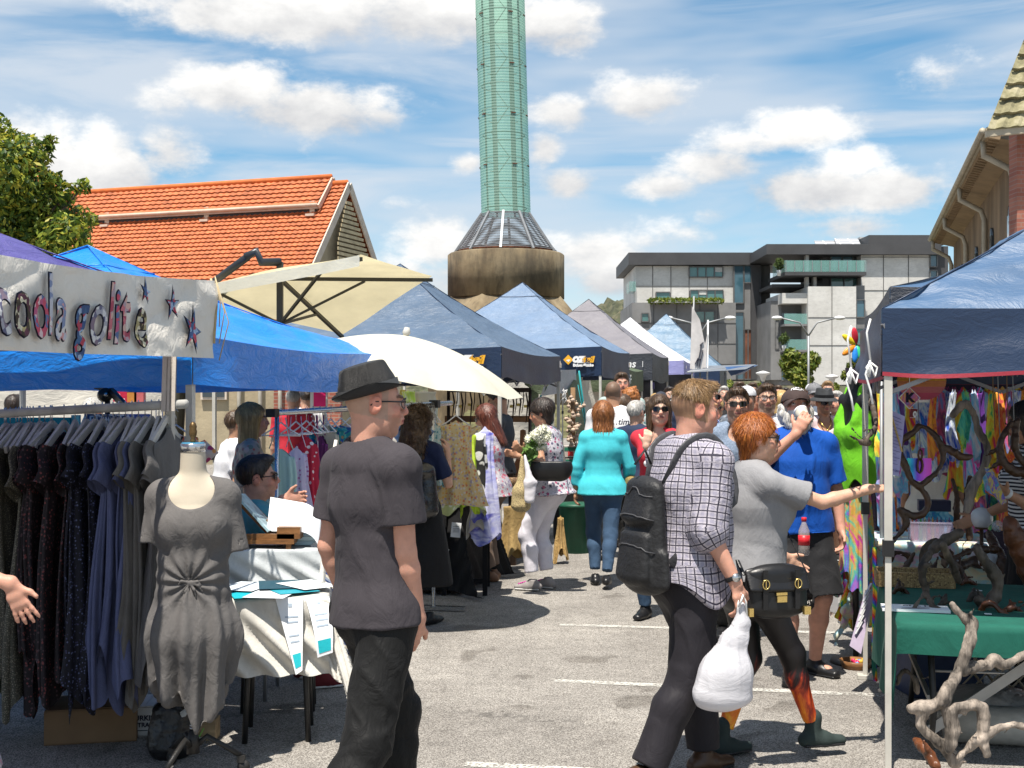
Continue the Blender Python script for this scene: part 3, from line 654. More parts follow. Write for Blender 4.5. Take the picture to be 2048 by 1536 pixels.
def pot(px,py,Y,label):
    T=thing('potted_plant',P(px,py,Y)-A(0,0,.0),label,'plant'); q=MB(); q.lathe([(.1,0),(.16,.35),(.14,.36)],P(px,py,Y),10); obj('pot',q,M('white_pot',(.6,.6,.58),.5),T)
    q=MB(); leafcloud(q,[P(px,py,Y)+A(0,0,.75)],[(.3,.3,.35)],140,.14,[(.06,.1,.03),(.1,.14,.04)],int(px)); obj('foliage',q,LEAF,T)
pot(1558,552,77.4,'spiky potted plant on the top glass balcony corner'); pot(1568,702,77.8,'small potted plant on the low balcony beside the grey wall')
# ------------------------------------------------------------ right hand brown building
rb=thing('brown_building',(14,36,0),'brown rendered building with deep eaves and cream downpipes behind the right canopy','building')
pN=A(11.4,30.,8.0); pF=A(17.15,51,8.0); d=nrm(pF-pN); nL=A(-d[1],d[0],0)  # nL points left (towards aisle)
BRN=M('brown_render',(.22,.145,.08),.9,.3,1.0,.25,12,stretch=(1,1,.3)); CRM=M('cream_gutter',(.40,.35,.26),.55,.1,4)
mb=MB(); L=np.linalg.norm(pF-pN); wl=pN-nL*.8; mb.box((wl+d*L/2)*A(1,1,0)-nL*.4+A(0,0,3.85),(L-.6,.8,7.7),ax=(d,nL,UP)); obj('wall',mb,BRN,rb)
mb=MB(); mb.raw([pN-UP*.12,pF-UP*.12,pF-nL*.9-UP*.35,pN-nL*.9-UP*.35],[(0,1,2,3)])
for i in range(60):
    p=pN+d*(i*L/60)-UP*.13; mb.beam(p-nL*.06,p-nL*.3-UP*.06,.06,.09)
obj('soffit',mb,M('soffit_tan',(.27,.19,.11),.8,.15,2),rb)
mb=MB(); mb.beam(pN-UP*.02,pF-UP*.02,.1,.16); mb.tube([pN+nL*.1,pF+nL*.1],.085,8); obj('gutter',mb,CRM,rb)
mb=MB(); rf=[pN+nL*.02+UP*.08,pF+nL*.02+UP*.08,pF-nL*6+UP*2.2,pN-nL*6+UP*2.2]; mb.raw(rf,[(0,1,2,3)]); obj('roof',mb,M('grey_sheet',(.3,.3,.28),.6),rb)
def onl(px,pxl): pass
for s_ in (.8,8.,14.5,21.3):
    mb=MB(); p=pN+d*s_; mb.tube([p-UP*.1,p-UP*.45,p-nL*.6-UP*.8,p-nL*.7-UP*1.1,p*A(1,1,0)-nL*.7],.085,8); obj('downpipe',mb,CRM,rb)
for s_ in (2.2,6.6,9.,11.3,17.,18.2):
    mb=MB(); p=(pN+d*s_)*A(1,1,0)-nL*.78; mb.box(p+A(0,0,5.6),(.5,.12,1.3),ax=(d,nL,UP)); mb.lathe([(.25,-.06),(.25,.06)],p+A(0,0,6.25),16,ax=nL); obj('window',mb,GLD,rb)
mb=MB(); p=(pN+d*L/2)*A(1,1,0)-nL*.6; mb.box(p+A(0,0,4.4),(L-.6,.5,.35),ax=(d,nL,UP)); obj('ledge',mb,M('ledge_tan',(.42,.31,.17),.9,.2,2),rb)
for s_ in (1.2,4.4,8.6):
    mb=MB(); p=(pN+d*s_)*A(1,1,0)-nL*.4; mb.box(p+A(0,0,4.7),(.7,.7,.8),ax=(d,nL,UP)); obj('duct_box',mb,CRM,rb)
bw=thing('brick_wing',(10.2,25,0),'red brick wing with ragged lichen covered tiled roof at top right','building')
mb=MB(); mb.box((12.0,24.95,3.5),(4.,.4,7.1)); obj('wall',mb,brick('worn_brick',(.30,.10,.07),(.38,.15,.10),(.30,.2,.16)),bw)
m,t,b=mk('lichen_tile'); n=t.noise(2.5,None,5,.7); t.link(t.ramp(n,[(.3,(.09,.08,.045)),(.5,(.22,.20,.11)),(.7,(.38,.34,.23))]),b.inputs['Base Color']); b.inputs['Roughness'].default_value=.9
mb=MB(); Yr=24.3
e0=P(1972,262,Yr); e1=P(2210,240,Yr); upv=nrm(A(.62,.5,1.15)); 
tiled(mb,e0+upv*3.6,e1+upv*3.6,0,-upv,3.6,9,tile=.27,thick=.11)
obj('roof',mb,m,bw)
mb=MB(); mb.beam(e0-UP*.06,e1-UP*.06,.12,.12); obj('eave_board',mb,CRM,bw)
# ------------------------------------------------------------ background planting and lamps
def shrub(px,py,w_,Y,label,seed,cols=[(.12,.17,.025),(.2,.24,.04),(.07,.11,.02),(.3,.3,.06)]):
    c=P(px,py,Y); r=w_/F*Y; cc=[c+A(RNG.uniform(-.6,.6)*r,RNG.uniform(-.4,.4)*r,RNG.uniform(-.5,.7)*r) for _ in range(9)]
    return tree((c[0],Y,0),label,max(.4,c[2]-r*.4),cc,[r*.45]*9,2600,.10*r+.03,cols,seed,name='young_tree')
shrub(1602,742,42,58,'bright green young tree in front of the concrete block',11); shrub(1705,742,26,56,'yellow green young tree beside the pinwheel',12); shrub(1440,780,30,50,'low green shrub behind the crowd under the flat awning',13)
shrub(1300,775,34,46,'leafy shrub seen under the grey canopy',14); shrub(1660,790,22,52,'small shrub right of the round topped lamp',15); shrub(1520,790,26,54,'yellowish shrub behind the white baseball cap',16,[(.25,.25,.05),(.14,.18,.03)])
mb=MB()
def bank(u,v_):
    X=-2+u*34; Yb=48+v_*16; h=np.clip(v_*2.2,0,1)*1.1; p=np.stack([X,Yb+0*X,h],-1); return X,Yb,h+fn3(p,8,1.2,2)*.25*(v_>.1)-.02
mb.grid(bank,60,16); struct('grass_bank',mb,M('dry_grass_bank',(.12,.115,.05),.95,.4,1.5,.5,4))
def lamp(px,py,Y,label,kind):
    x=(px-1024)/F*Y; top=CH+(HZ-py)/F*Y; T=thing('street_lamp',(x,Y,0),label,'lamp'); mb=MB(); mb.tube([(x,Y,0),(x,Y,top)],.05,8); obj('pole',mb,STEEL,T)
    if kind==2:
        for s_ in (-1,1):
            mb=MB(); mb.tube([(x,Y,top),(x+.35*s_,Y,top+.55),(x+1.15*s_,Y,top+.75)],.035,8); hd=obj('arm',mb,STEEL,T); mb=MB(); mb.sphere((x+1.3*s_,Y,top+.75),(.24,.12,.09)); obj('lamp_head',mb,M('lamp_white',(.7,.7,.7),.4),T)
    else:
        mb=MB(); mb.lathe([(.05,-.02),(.12,.18),(.24,.24),(.24,.28),(.03,.34)],(x,Y,top),14); obj('lamp_head',mb,M('lamp_white',(.7,.7,.7)),T)
lamp(1398,672,52,'tall double armed street lamp behind the pale flag banners',2); lamp(1617,672,52,'tall double armed street lamp in front of the pale concrete wall',2)
lamp(1526,762,42,'short garden lamp with round white cap left of the young tree',1); lamp(1664,768,44,'short garden lamp with white cap right of the young tree',1)
# ------------------------------------------------------------ canopies
def fabric(name,c,rough=.5,trl=.2,spec=.4,bs=9,bump=.5,var=.08,coat=0,fine=.1):
    if name in MATS: return MATS[name]
    if max(c)>1: c=srgb(*c)[:3]
    m,t,b=mk(name); n=t.noise(3,None,4,.6); cc=t.ramp(n,[(.3,tuple(x*(1-var*1.4) for x in c)),(.7,tuple(min(1,x*(1+var)) for x in c))]); t.link(cc,b.inputs['Base Color'])
    b.inputs['Roughness'].default_value=rough; b.inputs['Specular IOR Level'].default_value=spec; b.inputs['Coat Weight'].default_value=coat; b.inputs['Coat Roughness'].default_value=.3
    wv=t.noise(bs,None,5,.65,stretch=(1,1,2.2),dist=1.2); bn=t.add('ShaderNodeBump'); bn.inputs['Strength'].default_value=bump; bn.inputs['Distance'].default_value=.035; t.link(wv,bn.inputs['Height'])
    b2=t.add('ShaderNodeBump'); b2.inputs['Strength'].default_value=fine; b2.inputs['Distance'].default_value=.002; t.link(t.noise(220),b2.inputs['Height']); t.link(bn.outputs[0],b2.inputs['Normal']); t.link(b2.outputs[0],b.inputs['Normal'])
    if trl:
        tr=t.add('ShaderNodeBsdfTranslucent'); t.link(cc,tr.inputs[0]); mx=t.add('ShaderNodeMixShader'); mx.inputs[0].default_value=trl; t.link(b.outputs[0],mx.inputs[1]); t.link(tr.outputs[0],mx.inputs[2]); t.link(mx.outputs[0],t.n['Material Output'].inputs[0])
    MATS[name]=m; return m
POLE=M('pole_enamel',(.50,.48,.43),.4,.08,8,.05,60); WHT=M('white_cord',(.8,.8,.78),.8,.05); JNT=M('black_plastic',(.015,.015,.016),.4,0)
NAVYV=fabric('navy_valance',(.012,.028,.068),.42,.04,.5,bump=.18); NAVYR=fabric('sky_sheen_navy_roof',(.085,.13,.20),.42,.12,.6,bump=.6); PERI=fabric('pale_blue_roof',(.165,.24,.36),.45,.15,.5,bump=.6)  # NAVYR: same navy fabric as the valance, sky sheen painted in as lighter colour
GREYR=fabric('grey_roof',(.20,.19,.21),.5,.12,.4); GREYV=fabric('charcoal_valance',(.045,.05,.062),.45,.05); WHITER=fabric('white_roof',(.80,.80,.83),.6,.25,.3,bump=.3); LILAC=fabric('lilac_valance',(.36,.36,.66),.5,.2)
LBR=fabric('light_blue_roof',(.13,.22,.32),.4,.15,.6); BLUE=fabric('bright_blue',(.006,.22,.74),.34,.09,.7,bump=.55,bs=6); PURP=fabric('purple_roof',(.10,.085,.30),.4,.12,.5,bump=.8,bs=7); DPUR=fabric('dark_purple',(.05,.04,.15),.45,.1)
RNAVY=fabric('deep_navy_roof',(.065,.13,.24),.48,.16,.5,bump=.35,bs=5); GRN=fabric('olive_green',(.10,.13,.075),.55,.15); CREAM=fabric('cream_canvas',(.70,.62,.40),.7,.40,.2,bump=.15); CREAMW=fabric('cream_canvas_top',(.74,.70,.56),.7,.3,.2,bump=.15)
IVORY=fabric('ivory_canvas',(.70,.67,.56),.7,.30,.2,bump=.12); SILV=fabric('silver_tarp',(.32,.34,.37),.3,.1,.8); WCAN=fabric('off_white_canvas',(.66,.62,.54),.8,.2,.2,bump=.4,bs=5)
REDH=M('red_hem',(.25,.015,.03),.6,0)
def gazebo(C1,sa,sl,eave,peak,vh,mr,mv,label,seed=0,legs=(1,1,1,1),hem=None,wr=1.,sag=.06,side=1,vr=1.,pk=(.5,.5),slope_v=0.,truss=True):
    """C1: post nearest the camera on the aisle; sa metres along the aisle, sl across; side=1 extends left, -1 right"""
    C1=A(C1[0],C1[1],0); Lr=LX*side; K=[C1,C1+AX*sa,C1+AX*sa+Lr*sl,C1+Lr*sl]; cen=C1+AX*sa*pk[0]+Lr*sl*pk[1]
    T=thing('canopy_tent',cen,label,'tent','canopy tents along the market aisle')
    top=cen+A(0,0,peak); K3=[k+A(0,0,eave) for k in K]; mb=MB()
    for i in range(4):
        a,b_=K3[i],K3[(i+1)%4]; nn=nrm(np.cross(b_-a,top-a)); nn=nn if nn[2]>0 else -nn
        def fn(u,v):
            p=(a+(b_-a)*u[...,None]); p=p+(top-p)*v[...,None]
            s_=np.sin(math.pi*np.clip(v,0,1))*sag*-1.0-np.sin(math.pi*u)*(1-v)*sag*.6
            dirx=nrm(b_-a); q=np.stack([(p@dirx)*.8+(p@UP)*1.5,(p@UP)*6,(p@dirx)*2.2],-1)
            wv=fn3(q,seed+i,2.6,3)*.016*wr*np.minimum(1,4*(1-v))*(.4+.6*np.minimum(1,6*np.minimum(u,1-u)+.2)); wv+=np.abs(fn3(q*1.7,seed+9+i,2.3,2))*-.012*wr
            e=np.clip(1-v*14,0,1)[...,None]; return p+UP*s_[...,None]+nn*wv[...,None]*(1-e)
        mb.grid(fn,44,44)
    obj('roof',mb,mr,T)
    mb=MB()
    for k in K3: mb.tube([k+(top-k)*t_-UP*(sag*math.sin(math.pi*t_)+.002) for t_ in np.linspace(0,1,12)],.004,5)
    for i in range(4): a,b_=K3[i]+(top-K3[i])*.8,K3[(i+1)%4]+(top-K3[(i+1)%4])*.8; mb.tube([a+(b_-a)*t_-UP*(sag*(.588+.12*math.sin(math.pi*t_))-.006) for t_ in np.linspace(0,1,8)],.004,5)
    obj('seam',mb,mr if mr in (BLUE,PURP,WHITER) else mv,T)
    mb=MB()
    for i in range(4):
        a,b_=K3[i],K3[(i+1)%4]; out=nrm(np.cross(b_-a,UP)); out=out if out@(a-top)>0 else -out
        def fv(u,v):
            p=a+(b_-a)*u[...,None]-UP*(vh*v)[...,None]; L=np.linalg.norm(b_-a); q=np.stack([u*L*1.2+i*7,v*vh*5,v*0],-1)
            w=(fn3(q,seed+20+i,3.2,2)*.018*vr+np.sin(u*L*5+seed)*.008)*v; ss=-np.sin(math.pi*u)*sag*.6; dz=fn3(np.stack([u*L,u*0,u*0],-1),seed+30,2.5,1)*.012*v*vr
            edge=np.minimum(1,14*np.minimum(u,1-u)+.0); return p+out*(w*edge+.004)[...,None]+UP*(ss+dz*edge)[...,None]
        mb.grid(fv,40,8)
        if hem is not None: mb.grid(lambda u,v:fv(u,1-.055+v*.06)+out*.003,40,1,mi=1)
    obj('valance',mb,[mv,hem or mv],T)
    for i,k in enumerate(K):
        if not legs[i]: continue
        lm=MB(); ins=nrm(cen-k)*.03; p=k+ins; lm.box(p+A(0,0,(eave-.1)/2+.0),(.026,.026,eave-.1),ax=(AX,LX,UP)); lm.box(p+A(0,0,eave*.75),(.034,.034,eave*.5),ax=(AX,LX,UP)) ; lm.box(p+A(0,0,.012),(.09,.09,.02),ax=(AX,LX,UP),mi=0)
        lg=obj('leg',lm,POLE,T); jm=MB(); jm.box(p+A(0,0,eave*.5-.02),(.048,.048,.07),ax=(AX,LX,UP)); obj('joint',jm,JNT,lg)
    if truss:
        tm=MB()
        for i in range(4):
            a=K[i]+nrm(cen-K[i])*.05;b_=K[(i+1)%4]+nrm(cen-K[(i+1)%4])*.05; z0=eave-.07; z1=eave-.36; n=4
            for j in range(n):
                p=a+(b_-a)*j/n; q=a+(b_-a)*(j+1)/n; tm.beam(p+UP*(z0 if j%2 else z1),q+UP*(z1 if j%2 else z0),.012,.02); tm.beam(p+UP*(z1 if j%2 else z0)+A(.01,.01,0),q+UP*(z0 if j%2 else z1)+A(.01,.01,0),.012,.02)
            tm.beam(K[i]+UP*(eave-.08),top-UP*.12,.018,.02)
        obj('truss',tm,M('truss_steel',(.25,.25,.26),.45,.05,metal=.5),T)
    T['_k']=[float(x) for k in K for x in k]; return T,K,cen
C0=A(-1.516,5.93,0)
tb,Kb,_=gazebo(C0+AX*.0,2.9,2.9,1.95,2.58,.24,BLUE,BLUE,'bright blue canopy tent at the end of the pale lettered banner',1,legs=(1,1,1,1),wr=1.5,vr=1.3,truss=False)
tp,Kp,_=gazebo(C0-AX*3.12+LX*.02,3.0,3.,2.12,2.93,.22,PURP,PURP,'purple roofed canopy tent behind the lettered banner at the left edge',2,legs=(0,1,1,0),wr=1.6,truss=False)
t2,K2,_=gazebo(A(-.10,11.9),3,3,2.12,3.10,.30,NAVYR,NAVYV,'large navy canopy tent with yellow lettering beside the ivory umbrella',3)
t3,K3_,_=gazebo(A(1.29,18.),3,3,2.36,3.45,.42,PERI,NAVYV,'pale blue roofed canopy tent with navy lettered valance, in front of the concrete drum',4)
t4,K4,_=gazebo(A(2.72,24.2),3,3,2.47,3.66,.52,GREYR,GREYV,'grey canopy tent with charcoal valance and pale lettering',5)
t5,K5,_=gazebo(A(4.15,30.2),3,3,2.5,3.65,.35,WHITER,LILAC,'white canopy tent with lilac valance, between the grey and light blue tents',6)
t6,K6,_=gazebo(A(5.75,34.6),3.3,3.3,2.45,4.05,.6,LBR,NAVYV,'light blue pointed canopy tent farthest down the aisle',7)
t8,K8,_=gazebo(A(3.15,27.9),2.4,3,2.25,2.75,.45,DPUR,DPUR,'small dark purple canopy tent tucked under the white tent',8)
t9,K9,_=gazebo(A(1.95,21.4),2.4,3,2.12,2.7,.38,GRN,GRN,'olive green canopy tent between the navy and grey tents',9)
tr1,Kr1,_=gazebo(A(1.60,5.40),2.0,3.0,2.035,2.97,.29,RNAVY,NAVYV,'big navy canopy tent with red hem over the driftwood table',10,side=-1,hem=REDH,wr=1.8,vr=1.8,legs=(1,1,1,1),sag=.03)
tr2,Kr2,_=gazebo(A(2.27,7.5),3.0,3.0,2.31,2.9,.50,RNAVY,GREYV,'navy canopy tent just showing behind the big navy tent',11,side=-1,legs=(0,0,0,0))
# lettering on the valances
WHI=M('print_white',(.75,.75,.75),.6,0); YEL=M('print_yellow',(.75,.38,.02),.6,0)
def logo(T,C1,pos,z,h,kind,face='front'):
    C1=A(C1[0],C1[1],0); o=(C1+LX*pos if face=='front' else C1+AX*pos); xd=-LX if face=='front' else AX; nn=-AX if face=='front' else -LX
    o=o+A(0,0,z)+nn*.035; mb=MB(); 
    if kind=='oz':
        put_text(mb,'OZ',o-xd*h*.95,xd,UP,h*1.25,mi=0,bold=.012,shear=.2); put_text(mb,'trail',o+xd*h*.75,xd,UP,h*1.2,mi=1,bold=.012,shear=.25); put_text(mb,'Deluxe Gazebo',o-UP*h*.95+xd*.0,xd,UP,h*.55,mi=0,bold=.006)
        put_text(mb,'www.oztrail.com.au',o-UP*h*.55,xd,UP,h*.26,mi=0)
        d=h*.85; c=o-xd*h*2.6+nn*.003; mb.raw([c-xd*d,c-UP*d,c+xd*d,c+UP*d],[(0,1,2,3)],1); c2=c+nn*.002; e=d*.45
        mb.raw([c2-xd*e-UP*e*.2,c2+xd*e*.2-UP*e,c2+xd*e,c2-UP*0+xd*e*.1+UP*e*.1],[(0,1,2,3)],0)
    elif kind=='small':
        for i,(w_,hh) in enumerate(((.02,.08),(.02,.06),(.03,.05))): mb.box(o+xd*(i*.035)+UP*hh/2,(w_,.004,hh),ax=(xd,nn,UP),mi=i%2)
        put_text(mb,'oztrail',o-UP*.035+xd*.03,xd,UP,.035,mi=0)
    else:
        put_text(mb,'nions',o,xd,UP,h*1.5,shear=.2,bold=.004); put_text(mb,'o',o+xd*h*1.1-UP*h*1.3,xd,UP,h*1.5); c=o+xd*h*2.6+nn*.002
        mb.beam(c-UP*h*.4,c+UP*h*.4,.01,.01)
    obj('lettering',mb,[WHI,YEL],T)
logo(t2,(-.10,11.9),.30,1.995,.075,'oz'); logo(t2,(-.10,11.9),2.80,1.98,.06,'small','side')
logo(t3,(1.29,18.),.26,2.17,.085,'oz'); logo(t3,(1.29,18.),2.7,2.12,.06,'small','side'); logo(t4,(2.72,24.2),.55,2.26,.14,'nions'); logo(t5,(4.15,30.2),.3,2.3,.03,'small','side'); logo(t4,(2.72,24.2),2.7,2.3,.05,'small','side')
logo(t6,(5.75,34.6),1.3,2.2,.1,'oz')
# ties hanging from canopy corners
def cord(pts,label,r=.006,name='tie_cord',mat=WHT,grp='white tie cords on the tents'):
    mb=MB(); mb.tube(pts,r,5); return single(name,mb,mat,pts[0],label,'cord',grp)
def tiebunch(K,T,z,seed):
    r=np.random.default_rng(seed); mb=MB(); b_=K+UP*z
    for i in range(6):
        o_=A(*(r.normal(size=3)*.012)); w_=r.uniform(.01,.03); p=[b_+o_-UP*(.03*j)+A(w_*math.sin(j*1.5+i),w_*math.cos(j*1.3+i)*.5,0) for j in range(6)]; mb.tube(p,.004,5)
    obj('tie_cord',mb,WHT,T)
for Kx,T,z in ((K2[1]+LX*-.04,t2,1.72),(K4[1],t4,1.85),(K3_[1],t3,2.),(K6[1],t6,2.)): tiebunch(Kx,T,z,int(z*100))
# knotted ends on near right tent
mb=MB()
for dx,dz in ((.0,0),(.08,-.03)):
    p=Kr1[0]+LX*(.05+dx)+UP*(1.93+dz); mb.tube([p+UP*.06,p+LX*.015,p-UP*.12],.005,5); mb.tube([p-UP*.12,p+LX*.02-UP*.18,p-UP*.25,p-LX*.01-UP*.31],.005,5)
    for a_ in range(3): mb.tube([p-UP*.13,p-UP*.15+LX*.03*math.cos(a_*2+1)+AX*.02*math.sin(a_*2),p-UP*.19+LX*.02*math.cos(a_*2+1),p-UP*.14],.005,5)
obj('knot',mb,WHT,tr1)
# ------------------------------------------------------------ lettered banner
def banner_pt(s,h): # s metres back from the far end, h height 0..1 from the bottom
    far=C0+AX*.05-LX*.06; u=s/2.4
    zt=2.205-.04*u-.035*np.sin(u*math.pi); zb_=1.835-.03*u
    z=zb_+(zt-zb_)*h
    w=fn3(np.stack([s*1.6,z*2.2,s*0],-1),44,3.4,3)*.026+.02*np.sin(s*4+h*2)*(1-h)+np.abs(fn3(np.stack([s*2+z*3,z*3,s*0],-1),47,2.8,2))*.014
    return far-AX*np.asarray(s)[...,None]-LX*(w+.03)[...,None]+UP*np.asarray(z)[...,None]
mb=MB(); mb.grid(lambda u,v:banner_pt(u*2.6,v),170,40)
m,t,b=mk('calico'); n=t.noise(3,None,4); c_=t.ramp(n,[(.3,(.66,.62,.55)),(.7,(.78,.74,.67))]); t.link(c_,b.inputs['Base Color']); b.inputs['Roughness'].default_value=.9
bn=t.add('ShaderNodeBump'); bn.inputs['Strength'].default_value=.45; bn.inputs['Distance'].default_value=.03; t.link(t.noise(8,None,6,.6,dist=1.5),bn.inputs['Height']); b2=t.add('ShaderNodeBump'); b2.inputs['Strength'].default_value=.2; b2.inputs['Distance'].default_value=.002; t.link(t.noise(300),b2.inputs['Height']); t.link(bn.outputs[0],b2.inputs['Normal']); t.link(b2.outputs[0],b.inputs['Normal']); CALICO=m
ban=thing('fabric_banner',banner_pt(np.array(1.2),np.array(0.)),'creased calico banner with patchwork lettering and three stars under the purple canopy','banner'); obj('cloth',mb,CALICO,ban)
def patch(name,cols,scale=45,dark=False):
    m,t,b=mk(name); v=t.add('ShaderNodeTexVoronoi'); v.inputs['Scale'].default_value=scale; v.inputs['Randomness'].default_value=1; t.link(t.coord(),v.inputs['Vector']); sp_=t.add('ShaderNodeSeparateColor'); t.link(v.outputs['Color'],sp_.inputs[0])
    st=[((i)/len(cols),c) for i,c in enumerate(cols)]; t.link(t.ramp(sp_.outputs[0],st,'CONSTANT'),b.inputs['Base Color']); b.inputs['Roughness'].default_value=.8
    bn=t.add('ShaderNodeBump'); bn.inputs['Strength'].default_value=.5; bn.inputs['Distance'].default_value=.012; t.link(t.noise(9,None,5,.6),bn.inputs['Height']); t.link(bn.outputs[0],b.inputs['Normal']); return m
PT=[patch('patch_brown',[(.05,.035,.02),(.35,.30,.15),(.10,.03,.05),(.6,.55,.4)]),patch('patch_pink',[(.5,.07,.12),(.65,.5,.5),(.10,.15,.3),(.45,.1,.2)]),patch('patch_pale',[(.5,.5,.55),(.2,.25,.4),(.6,.3,.3),(.65,.62,.6)]),patch('patch_blue',[(.04,.08,.2),(.3,.4,.55),(.4,.05,.08),(.05,.12,.25)]),patch('patch_grey',[(.35,.35,.4),(.12,.12,.2),(.6,.6,.6),(.2,.15,.2)]),patch('patch_rose',[(.5,.15,.18),(.6,.4,.35),(.35,.06,.1),(.4,.3,.35)])]
INK=M('ink',(.012,.012,.03),.8,0)
def on_banner(V,s0,h0,off):
    s=s0-V[:,0]; h=h0+V[:,1]/.36; return banner_pt(s,h)-LX*off
def s_of(px): Yb=-2.783/((px-1024)/2500-.2309); return (5.956-Yb)/AX[1]
for i,(ch,px,dh) in enumerate([('c',-16,.47),('o',26,.46),('o',68,.46),('l',92,.47),('a',118,.45),('g',163,.42),('o',196,.42),('l',218,.46),('i',230,.44),('t',246,.45),('e',277,.42)]):
    sz=.35 if ch!='g' else .33
    V,Fq=text_mesh(ch,size=sz,bold=.010,sub=1); V[:,0]*=.60; V[:,1]-=(V[:,1].max()+V[:,1].min())/2*0; mb=MB(); mb.raw(on_banner(V,s_of(px),dh+(.03 if ch in 'lt' else 0),.022),Fq)
    let=obj('letter',mb,INK,ban)
    V,Fq=text_mesh(ch,size=sz,bold=.004,sub=1); V[:,0]*=.60; mb=MB(); mb.raw(on_banner(V,s_of(px),dh+(.03 if ch in 'lt' else 0),.027),Fq)
    obj('letter_patch',mb,PT[[4,0,1,2,2,3,4,5,1,5,0][i]],let)
for px,dh,r0,rot in ((291,.80,.062,.3),(343,.66,.075,.0),(376,.34,.115,.35)):
    for k,(rr_,off,mt) in enumerate(((r0,.022,INK),(r0*.82,.027,PT[3]))):
        V=[(0,0,0)]+[((rr_ if j%2==0 else rr_*.34)*math.sin(j*math.pi/5+rot)*(.62 if j in(0,) else .85),(rr_ if j%2==0 else rr_*.34)*math.cos(j*math.pi/5+rot)*(1.25 if j in(0,6) else 1),0) for j in range(10)]
        mb=MB(); mb.raw(on_banner(A(V),s_of(px),dh,off),[(0,1+j,1+(j+1)%10) for j in range(10)])
        if k==0: st=obj('star',mb,mt,ban)
        else: obj('star_patch',mb,mt,st)
mb=MB(); e=banner_pt(np.array(0.),np.array(1.)); 
for k in range(3): mb.tube([e+A(0,0,.02),e+A(.03+.02*k,-.02,-.1-.05*k),e+A(.02,0,-.22-.08*k)],.003,5)
mb.tube([e+A(-.02,0,.01),e+A(.01,-.01,-.12),e+A(.0,-.02,-.3)],.006,6); obj('string',mb,M('twine',(.45,.36,.22),.9),ban)
# ------------------------------------------------------------ cantilever parasol
cp=thing('cantilever_parasol',P(470,790,11.5)*A(1,1,0),'big square cream cantilever parasol leaning over the blue tent','parasol')
K_=P(560,548,10.5); a1=P(330,589,11.); a2=P(722,510,9.5); a3=P(865,553,10.8); a4=P(685,668,11.9)
def quadgrid(mb,p,q,r_,s_,n=16,sag=.0,seed=0):
    def f(u,v):
        x=(p*(1-u)[...,None]+q*u[...,None])*(1-v)[...,None]+(s_*(1-u)[...,None]+r_*u[...,None])*v[...,None]
        return x+UP*(sag*np.sin(math.pi*u)*np.sin(math.pi*v)+fn3(x,seed,3.,2)*.008)[...,None]
    mb.grid(f,n,n); return mb
mb=MB()
def tri(mb,a,b_,c,seed,sag=.04): quadgrid(mb,a,b_,c,c,14,sag,seed)
tri(mb,a1,a2,K_,1); tri(mb,a2,a3,K_,2); tri(mb,a3,a4,K_,3); tri(mb,a4,a1,K_,4); obj('canopy',mb,CREAM,cp)
mb=MB(); o_=A(-.01,-.012,0); quadgrid(mb,a1+o_,a2+o_,a2+o_-UP*.085,a1+o_-UP*.10,14,.0,5); obj('canopy_flap',mb,CREAMW,cp)
RIB=M('dark_bronze',(.05,.045,.03),.45,0,metal=.3)
for c in (a1,a2,a3,a4): mb=MB(); mb.beam(K_-UP*.04,c-UP*.03,.03,.03); obj('rib',mb,RIB,cp)
hub=K_-UP*.42
for c in (a1,a2,a3,a4): mb=MB(); mb.beam(hub,K_+(c-K_)*.55-UP*.05,.022,.022); obj('strut',mb,RIB,cp)
mb=MB(); mb.beam(K_+UP*.1,hub-UP*.05,.05,.05); obj('hub_post',mb,RIB,cp)
mb=MB(); j=P(508,510,10.4); mb.tube([P(395,588,11.4),j-A(.06,0,.02)],.034,10); mb.tube([j-A(.07,0,.02),j+A(.02,0,.03),j+A(.06,0,-.06),K_+UP*.1],.036,10); obj('arm',mb,M('dark_arm',(.05,.055,.06),.35,0,metal=.5),cp)
mb=MB(); b0=P(395,588,11.4); mb.tube([b0*A(1,1,0)+A(-.25,0,0),b0+A(-.1,0,.0),b0],.05,10); mb.box(b0*A(1,1,0)+A(-.25,0,.04),(.9,.9,.08)); obj('mast',mb,RIB,cp)
# ------------------------------------------------------------ ivory round umbrella
um=thing('market_umbrella',P(800,790,9)*A(1,1,0),'round ivory umbrella tilted over the rack of children\'s dresses','umbrella')
KU=P(812,671,9.); axu=nrm(A(.155,-.02,1)); ex=nrm(A(1,0,-.155)); ey=np.cross(axu,ex)
def dome(u,v):
    th=u*2*math.pi; k=np.cos(th*8/2*2)*.5+.5; R=.90*v*(1-.045*(1-np.abs(np.cos(th*4)))*v); z=-.28*v**2.0-.03*v+.025*(1-np.abs(np.cos(th*4)))*-v
    return KU+(R*np.cos(th))[...,None]*ex+(R*np.sin(th))[...,None]*ey+z[...,None]*axu
mb=MB(); mb.grid(dome,96,20); obj('canopy',mb,IVORY,um)
for i in range(8):
    th=i*math.pi/4; mb=MB(); mb.tube([dome(np.array(th/2/math.pi),np.array(v))-axu*.015 for v in (0,.25,.5,.75,1.)],.007,5); obj('rib',mb,POLE,um)
mb=MB(); mb.tube([KU+axu*.0,KU-axu*.9,KU*A(1,1,0)+A(-.3,0,1.0),KU*A(1,1,0)+A(-.3,0,0)],.018,8); mb.lathe([(.02,0),(.03,.02),(.018,.06)],KU,10,ax=axu); obj('pole',mb,POLE,um)
